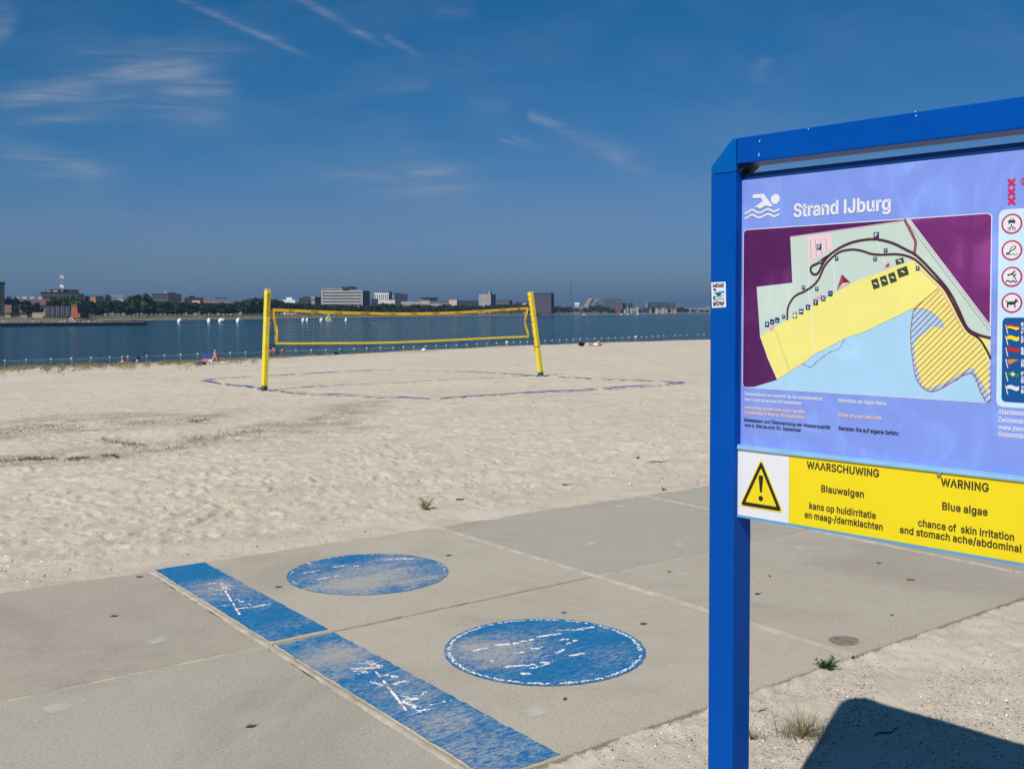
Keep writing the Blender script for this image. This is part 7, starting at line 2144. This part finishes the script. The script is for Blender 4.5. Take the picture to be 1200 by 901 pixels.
def towel(px, py, l, w, yaw, m, label):
    p = sand_px(px, py)
    mb = MB(); vs, fs = [], []
    c, s = math.cos(yaw), math.sin(yaw)
    for i in range(11):
        for j in range(6):
            u, v = (i / 10 - .5) * l, (j / 5 - .5) * w
            x, y = u * c - v * s, u * s + v * c
            vs.append((x, y, gz(p.x + x, p.y + y) - p.z + .03 + random.uniform(-.004, .010)))
    for i in range(10):
        for j in range(5): fs.append((6 * i + j, 6 * i + j + 1, 6 * i + 7 + j, 6 * i + 6 + j))
    mb.add(vs, fs)
    o = mb.build('towel', m, None, smooth=True, loc=p)
    o.modifiers.new('thickness', 'SOLIDIFY').thickness = .012
    return tag(o, label, 'towel')


towel(243, 427.0, 2.1, .9, .2, M_WHITEC, 'white towel under the person leaning back on the hands')
p = sand_px(248.5, 426.2); person(p + Vector((0, 0, .03)), math.pi + .15, LEAN, 'sunburnt person leaning back on the hands on a white towel at the water edge', M_SKINR, M_HAIRB, None, M_GREYC, scale=.74)
p = sand_px(235, 427.6)
mb = MB(); blob_mesh(mb, (0, 0, .06), .26, 12, 8, .25, 0, .5)
o = mb.build('cloth_bundle', M_PURPLE, None, smooth=True, loc=p); tag(o, 'crumpled purple cloth lying at the feet of the leaning person', 'clothes')
p = sand_px(243.5, 423.2)
root = empty('beach_bag', p, .2, 'blue beach bag standing at the feet of the leaning person', 'bag')
mb = MB(); mb.prism([(-.30, -.14, 0), (.30, -.14, 0), (.34, -.16, .18), (.27, -.10, .44), (-.27, -.10, .44), (-.34, -.16, .18)], (0, .26, 0)); mb.build('bag_body', M_BLUEC, root, bevel=.03)
for y in (-.08, .10):
    mb = MB(); mb.tube([(-.16, y, .40), (-.12, y, .56), (0, y, .62), (.12, y, .56), (.16, y, .40)], .014, 6); mb.build('handle', M_BLUEC, root)
p = onz(143.5, 424.6, WATER_Z); person((p[0], p[1], WATER_Z - .62), 1.8, SIT, 'person without a shirt sitting in the shallow water beside another one in black', M_SKIN, M_HAIRB, None, M_GREYC)
p = onz(160.5, 423.6, WATER_Z); person((p[0], p[1], WATER_Z - .66), 1.4, SIT, 'person in a black shirt with dark hair sitting in the shallow water', M_SKIN, M_HAIRD, M_HAIRD, M_HAIRD)
p = onz(321, 412.2, WATER_Z); gzz = gz(p[0], p[1])
person((p[0], p[1], WATER_Z - 1.12), 2.2, WADE, 'person with dark hair standing chest deep in the lake beside the left volleyball post', M_SKINR, M_HAIRD, None, M_HAIRD)
p = onz(316.4, 412, WATER_Z); person((p[0], p[1], WATER_Z - 1.30), .4, WADE, 'dark haired person up to the neck in the lake behind the left volleyball post', M_SKIN, M_HAIRD, None, M_HAIRD)
p = sand_px(697.5, 405.4); person(p, .2, LIE, 'person in a red shirt and white hat lying by the water beside a white bag', M_SKIN, M_HAIRD, M_REDC, M_PURPLE, hat=M_WHITEC, scale=.8)
for (px, py, s, lab) in [(698.5, 405.4, .36, 'white bag lying beside the person in the red shirt'), (702, 405.2, .30, 'small pale bag lying apart from the white bag by the person in red'), (496.5, 411.6, .28, 'white bag lying alone at the water edge behind the net')]:
    p = sand_px(px, py)
    root = empty('beach_bag', p, random.uniform(0, 1), lab, 'bag')
    mb = MB(); blob_mesh(mb, (0, 0, s * .30), s * .62, 12, int(px), .14, 0, .62); mb.build('bag_body', M_WHITEC if s != .30 else M_GREYC, root, smooth=True)
    mb = MB(); mb.tube([(-s * .3, 0, s * .52), (-s * .15, 0, s * .78), (s * .15, 0, s * .78), (s * .3, 0, s * .52)], .012, 5); mb.build('handle', M_GREYC, root)

# ------------------------------------------------------------------ plants
M_GRASS = leafmat('beach_grass', (.105, .105, .035), (.33, .27, .13))
M_WEED = leafmat('weed_leaf', (.030, .065, .010), (.13, .19, .035))
M_PALEW = leafmat('pale_weed_leaf', (.16, .17, .06), (.36, .34, .14))
M_DRY = leafmat('dry_stalk', (.11, .082, .045), (.27, .215, .12))


def blade(mb, p, az, ln, w, lean, rr_, seg=5, droop=1.0):
    d = Vector((math.cos(az), math.sin(az), 0)); sd = Vector((-d.y, d.x, 0))
    vs = []
    for k in range(seg + 1):
        t = k / seg
        ang = lean * (.35 + .65 * t * droop)
        q = p + d * (ln * t * math.sin(ang)) + Vector((0, 0, ln * t * math.cos(ang)))
        ww = w * (1 - t) ** .7
        vs += [q - sd * ww, q + sd * ww]
    mb.add(vs, [(2 * k, 2 * k + 1, 2 * k + 3, 2 * k + 2) for k in range(seg)])


rr_ = random.Random(3)
p = sand_px(940, 862)
root = empty('grass_tuft', p, 0, 'wispy pale green grass tuft at the tip of the board shadow', 'grass tuft')
mb = MB()
for k in range(190):
    a = rr_.uniform(0, 6.28); r = abs(rr_.gauss(0, .035))
    q = Vector((math.cos(a) * r * 1.5, math.sin(a) * r, -.006))
    blade(mb, q, a + rr_.gauss(0, .7), rr_.uniform(.06, .17), .0011, rr_.uniform(.1, 1.25), rr_)
mb.build('blades', M_GRASS, root)
mb = MB()
for k in range(70):
    a = rr_.uniform(0, 6.28); r = abs(rr_.gauss(0, .05))
    q = Vector((math.cos(a) * r * 1.6 + .0, math.sin(a) * r, -.003))
    blade(mb, q, a + rr_.gauss(0, .9), rr_.uniform(.03, .13), .0009, rr_.uniform(.9, 1.5), rr_)
mb.build('dry_blades', M_DRY, root)


def leafy(px, py, n, ln, m, label, name='weed', lobes=4, w=.25, spread=1.3, stem_m=None):
    p = sand_px(px, py)
    root = empty(name, p, 0, label, name)
    mb = MB(); ms = MB()
    for k in range(n):
        a = rr_.uniform(0, 6.28); le = rr_.uniform(.5, 1.0) * ln; lean = rr_.uniform(.3, spread)
        d = Vector((math.cos(a), math.sin(a), 0)); s = Vector((-d.y, d.x, 0)); up = Vector((0, 0, 1))
        ax = d * math.sin(lean) + up * math.cos(lean)
        ms.tube([(0, 0, -.01), tuple(ax * le * .5), tuple(ax * le - up * le * .08)], [.0022 * ln / .08, .0016 * ln / .08, .0006], 4)
        for j in range(lobes * 2):
            t = .25 + .75 * j / (lobes * 2)
            c = ax * le * t - up * (le * .12 * t * t)
            sg = 1 if j % 2 else -1
            u = (s * sg + ax * .5 + up * rr_.uniform(-.2, .3)).normalized(); v = u.cross(up).normalized()
            L_ = le * w * rr_.uniform(.8, 1.3)
            mb.add([c, c + u * L_ * .35 + v * L_ * .28, c + u * L_ * .8 + v * L_ * .2 + up * L_ * .1, c + u * L_ + up * L_ * .05, c + u * L_ * .75 - v * L_ * .22, c + u * L_ * .3 - v * L_ * .26], [(0, 1, 2, 3, 4, 5)])
    ms.build('stem', stem_m or m, root); mb.build('leaves', m, root)
    return root


leafy(969, 783, 16, .088, M_WEED, 'leafy dark green weed growing at the edge of the paving')
leafy(499, 597.5, 12, .15, M_PALEW, 'pale green weed standing in the sand just beyond the paving', w=.22, spread=.95)
leafy(776, 574.6, 7, .055, M_WEED, 'tiny dark weed at the far edge of the paving beside the board post')
leafy(880, 866, 7, .055, M_DRY, 'small withered stalk on the sand right beside the board post', w=.15, spread=.7)

# shrub at the water edge, one near the net, and grass along the waterline
def shrub(px, py, wpx, hpx, label, m):
    p = sand_px(px, py); s = p.y / F
    root = empty('shrub', p, 0, label, 'shrub')
    mb = MB(); mt = MB()
    for k in range(9):
        a = rr_.uniform(0, 6.28); q = Vector((math.cos(a) * wpx * s * .35, math.sin(a) * wpx * s * .25, hpx * s * rr_.uniform(.4, .9)))
        mt.tube([(0, 0, -.05), tuple(q * .5), tuple(q)], [.02, .014, .006], 5)
        for j in range(60):
            v = Vector((rr_.gauss(0, 1), rr_.gauss(0, 1), rr_.gauss(0, 1))).normalized() * wpx * s * .24 * rr_.random() ** .4
            v.z *= hpx / wpx
            c = q * .8 + v; c.z = max(c.z, .01)
            u = Vector((rr_.gauss(0, 1), rr_.gauss(0, 1), rr_.gauss(0, .6))).normalized(); w = u.cross(Vector((.1, .2, 1))).normalized(); L_ = .07
            mb.add([c - u * L_, c + w * L_ * .45, c + u * L_, c - w * L_ * .45], [(0, 1, 2, 3)])
    mt.build('branches', M_BARK, root); mb.build('foliage', m, root)
shrub(681.5, 406.2, 7.5, 5.2, 'low dark green shrub at the water edge right of the leaning volleyball post', M_LEAF2)
shrub(393.8, 415.5, 5.5, 3.2, 'small green shrub at the water edge seen below the left part of the net', M_WEED)

mb = MB()
def strand(px0, px1, spread, n, dry):
    for k in range(n):
        x = rr_.uniform(px0, px1)
        ys = float(np.interp(x, [0, 150, 300, 400, 500, 580, 660, 740, 830], [430.5, 425.5, 419.5, 414, 409.5, 405.5, 402.5, 400, 397.5]))
        if float(vnoise(np.array(x * .11), np.array(5.0), 44)) < .30: continue
        y = ys + abs(rr_.gauss(0, 1)) * spread * (.4 + float(vnoise(np.array(x * .05), np.array(1.0), 45)))
        p = on_ground(x, y); p = Vector((p[0], p[1], gz(p[0], p[1]) - .01))
        for j in range(5):
            blade(mb, p + Vector((rr_.gauss(0, .10), rr_.gauss(0, .10), 0)), rr_.uniform(0, 6.28), rr_.uniform(.06, .20), .012, rr_.uniform(.2, 1.3), rr_, 3)
strand(-30, 300, 3.0, 2300, 0)
strand(300, 420, 1.2, 260, 0)
strand(420, 830, .6, 420, 0)
g = mb.build('shore_grass', M_GRASS)
tag(g, 'sparse yellow green grass strip along the edge of the water', 'grass', kind='stuff')

# dried plant litter in the debris lines on the sand
mb = MB()
for (x0, y0, x1, y1, n, sp) in [(20, 539, 68, 537, 260, 1.6), (78, 539, 102, 536, 130, 1.5), (118, 533, 140, 535, 110, 1.5), (222, 494, 245, 492, 120, 1.2), (160, 530, 240, 523, 60, 2.5), (120, 517, 172, 524, 150, 2.5), (-20, 508, 60, 500, 200, 4), (60, 500, 220, 493, 240, 3), (-20, 541, 20, 541, 90, 2), (215, 516, 240, 514, 50, 2), (250, 514, 310, 504, 120, 4)]:
    for k in range(n):
        t = rr_.random(); p = sand_px(x0 + (x1 - x0) * t + rr_.gauss(0, 2), y0 + (y1 - y0) * t + rr_.gauss(0, sp * .6))
        blade(mb, p + Vector((0, 0, .004)), rr_.uniform(0, 6.28), rr_.uniform(.02, .09), rr_.uniform(.003, .008), rr_.uniform(1.1, 1.55), rr_, 3)
for (x0, y0, x1, y1, n, sp, ln) in [(1000, 835, 1105, 850, 60, 6, .05), (960, 800, 1010, 830, 25, 8, .03), (840, 845, 930, 835, 40, 10, .03), (880, 862, 925, 858, 60, 5, .03), (1010, 800, 1180, 720, 60, 25, .025), (880, 830, 960, 790, 30, 8, .035), (0, 600, 830, 560, 60, 40, .06)]:
    for k in range(n):
        t = rr_.random(); p = sand_px(x0 + (x1 - x0) * t + rr_.gauss(0, 3), y0 + (y1 - y0) * t + rr_.gauss(0, sp * .6))
        if -0.02 < to_pave(p.x, p.y)[1] < 3.95: continue
        blade(mb, p + Vector((0, 0, .003)), rr_.uniform(0, 6.28), ln * rr_.uniform(.3, 1.2), rr_.uniform(.0006, .0016) * (1 if y0 > 700 else 3), rr_.uniform(1.3, 1.56), rr_, 3)
g = mb.build('dried_litter', M_DRY)
tag(g, 'brown dried plant litter in thin lines on the sand', 'plant litter', kind='stuff')

# shell bits, pebbles and crumbs
M_SHW = mat('shell_white', (.80, .77, .72), .5, .1, 30)
M_PEBD = mat('pebble_dark', (.10, .075, .06), .8, .2, 30)
M_PEBR = mat('brick_crumb', (.34, .13, .09), .8, .2, 30)
M_PEBT = mat('pebble_tan', (.38, .30, .22), .8, .2, 30)
mb = MB()
def chip(p, r, mi):
    k = rr_.randint(4, 6); a0 = rr_.uniform(0, 6.28); tilt = Vector((rr_.gauss(0, .35), rr_.gauss(0, .35), 0))
    o = []
    for i in range(k):
        a = a0 + i * 2 * math.pi / k; q = r * rr_.uniform(.55, 1.15)
        v = Vector((math.cos(a) * q, math.sin(a) * q, 0)); v.z = v.dot(tilt)
        o.append(p + v)
    top = p + Vector((0, 0, r * rr_.uniform(.25, .6)))
    mb.add([top] + o, [(0, i + 1, (i + 1) % k + 1) for i in range(k)], mi)
for (x0, x1, y0, y1, n, r0, r1) in [(1000, 1200, 705, 850, 2600, .0014, .0056), (880, 1010, 790, 901, 1700, .0013, .005), (700, 830, 838, 901, 420, .0014, .005), (930, 1200, 820, 901, 1100, .0014, .006), (0, 830, 560, 690, 750, .004, .011), (0, 830, 470, 570, 600, .007, .016), (0, 830, 440, 480, 160, .012, .022)]:
    for _ in range(n):
        x, y = rr_.uniform(x0, x1), rr_.uniform(y0, y1)
        p = on_ground(x, y); a, b = to_pave(p[0], p[1])
        if -0.01 < b < 3.95: continue
        if y0 >= 700 and float(vnoise(np.array(x * .018), np.array(y * .025), 61)) < rr_.uniform(.25, .6): continue
        p = Vector((p[0], p[1], gz(p[0], p[1]) + .0008))
        mi = rr_.choices([0, 1, 2, 3], [.27, .40, .11, .22])[0]
        chip(p, rr_.uniform(r0, r1) * (1 if mi != 2 else 1.2), mi)
# grit on the slabs too
for _ in range(420):
    a, b = rr_.uniform(-3, 6.5), rr_.uniform(.05, 3.85)
    chip(Vector(pave(a, b, .004)), rr_.uniform(.0014, .0035), rr_.choices([0, 1, 3], [.3, .35, .35])[0])
g = mb.build('shell_grit', [M_SHW, M_PEBD, M_PEBR, M_PEBT])
tag(g, 'scattered shell bits and small pebbles on the sand', 'shell bits', kind='stuff')

# twigs and dead leaves one could pick up
M_TWIG = mat('dark_twig', (.055, .040, .032), .85, .2, 40)
M_DEADL = mat('dead_leaf', (.135, .105, .075), .8, .25, 40)
def twig(px, py, L, yaw, label, on_pave=False, r=.0035):
    p = sand_px(px, py)
    if on_pave: q = onz(px, py, .008); p = Vector(q)
    mb = MB(); pts = []
    for k in range(6):
        t = k / 5 - .5
        pts.append((L * t, .06 * L * math.sin(k * 1.7), r * .7 + .004 * math.sin(k * 2.1) ** 2))
    mb.tube(pts, [r * .6, r, r, r * .9, r * .8, r * .4], 6)
    o = mb.build('twig', M_TWIG, None, loc=p); o.rotation_euler = (0, 0, yaw)
    tag(o, label, 'twig')
twig(539.5, 586, .085, .25, 'short straight dark twig on the sand just right of the pale green weed', r=.008)
twig(772, 540, .30, .2, 'thin long twig on the sand in front of the board post, beyond the paving', r=.006)
twig(748, 537, .14, 1.2, 'short curled dark twig left of the thin long twig', r=.007)
twig(1040, 858, .16, .5, 'dark twig lying in the shadow of the board')
twig(895, 830, .07, .6, 'small brown twig on the sand right of the board post', r=.002)
twig(664, 570, .10, -.3, 'dark twig on the sand left of the board post, beyond the paving', r=.008)
def dead_leaf(px, py, L, yaw, label, z=.002):
    L *= .8
    p = Vector(onz(px, py, z))
    mb = MB(); vs, fs = [], []
    for i in range(7):
        t = i / 6
        w = L * .28 * math.sin(math.pi * min(1, t * .95 + .04)) ** .8
        for j in (-1, -.5, 0, .5, 1):
            vs.append(((t - .5) * L, j * w, .003 * abs(j) + .003 * math.sin(t * 4) ** 2 + rr_.uniform(0, .002)))
    for i in range(6):
        for j in range(4): fs.append((5 * i + j, 5 * i + j + 1, 5 * i + 6 + j, 5 * i + 5 + j))
    mb.add(vs, fs); mb.tube([(L * .45, 0, .004), (L * .8, .01, .002)], .0012, 4)
    o = mb.build('dead_leaf', M_DEADL, None, loc=p); o.rotation_euler = (0, 0, yaw)
    o.modifiers.new('thickness', 'SOLIDIFY').thickness = .0008
    tag(o, label, 'dead leaf')
for (px, py, L, yaw, lab) in [(294, 851, .055, .5, 'dead leaf lying alone on the slab left of the nearer blue stripe'), (133, 722, .05, .3, 'dead leaf on the slab left of the farther blue stripe'), (326, 688, .05, .4, 'dead leaf on the slab between the farther stripe and the farther circle'), (662, 819, .035, 1.0, 'small dark leaf on the slab right of the lower end of the nearer stripe'),
                            (163, 676, .05, .2, 'dead leaf near the sand edge just left of the farther blue stripe'), (526, 651, .06, .3, 'thin dead leaf right beside the farther blue circle'), (754, 731, .05, .2, 'thin dead leaf just beyond the right rim of the nearer circle'), (661, 718, .035, .1, 'little dead leaf just beyond the top of the nearer circle'), (888, 696, .05, .3, 'curled dead leaf on the slab right of the board post'),
                            (902, 675, .035, 1.2, 'small dead leaf on the slab below the warning sign, the upper one'), (1030, 660, .045, .2, 'dead leaf on the slab below the middle of the warning sign'), (1045, 721, .03, .5, 'small dark leaf on the slab left of the sandy edge'), (784, 670, .035, .4, 'small dead leaf on the slab left of the board post')]:
    dead_leaf(px, py, L, yaw, lab)
o = None
p = Vector(onz(1067, 678.5, .008))
mb = MB(); mb.prism([(-.028, -.007, 0), (.028, -.009, 0), (.03, .006, 0), (-.02, .010, 0)], (0, 0, .004)); o = mb.build('brick_chip', M_PEBR, None, loc=p); tag(o, 'flat red brick chip on the slab below the right part of the warning sign', 'brick chip')

# ------------------------------------------------------------------ haze over the lake
HAZE = 0.00026
if HAZE:
    mb = MB(); mb.box(-9300, 9300, -700, 9300, -8, 90)
    m = bpy.data.materials.new('haze_air'); m.use_nodes = True
    hn = m.node_tree; hn.nodes.clear()
    pv = hn.nodes.new('ShaderNodeVolumePrincipled')
    pv.inputs['Color'].default_value = (.30, .50, .78, 1)
    pv.inputs['Density'].default_value = HAZE
    pv.inputs['Anisotropy'].default_value = 0.2
    ho = hn.nodes.new('ShaderNodeOutputMaterial')
    hn.links.new(pv.outputs[0], ho.inputs['Volume'])
    hz_ = mb.build('haze', m)
    tag(hz_, 'thin blue summer haze lying over the lake', 'haze', kind='stuff')
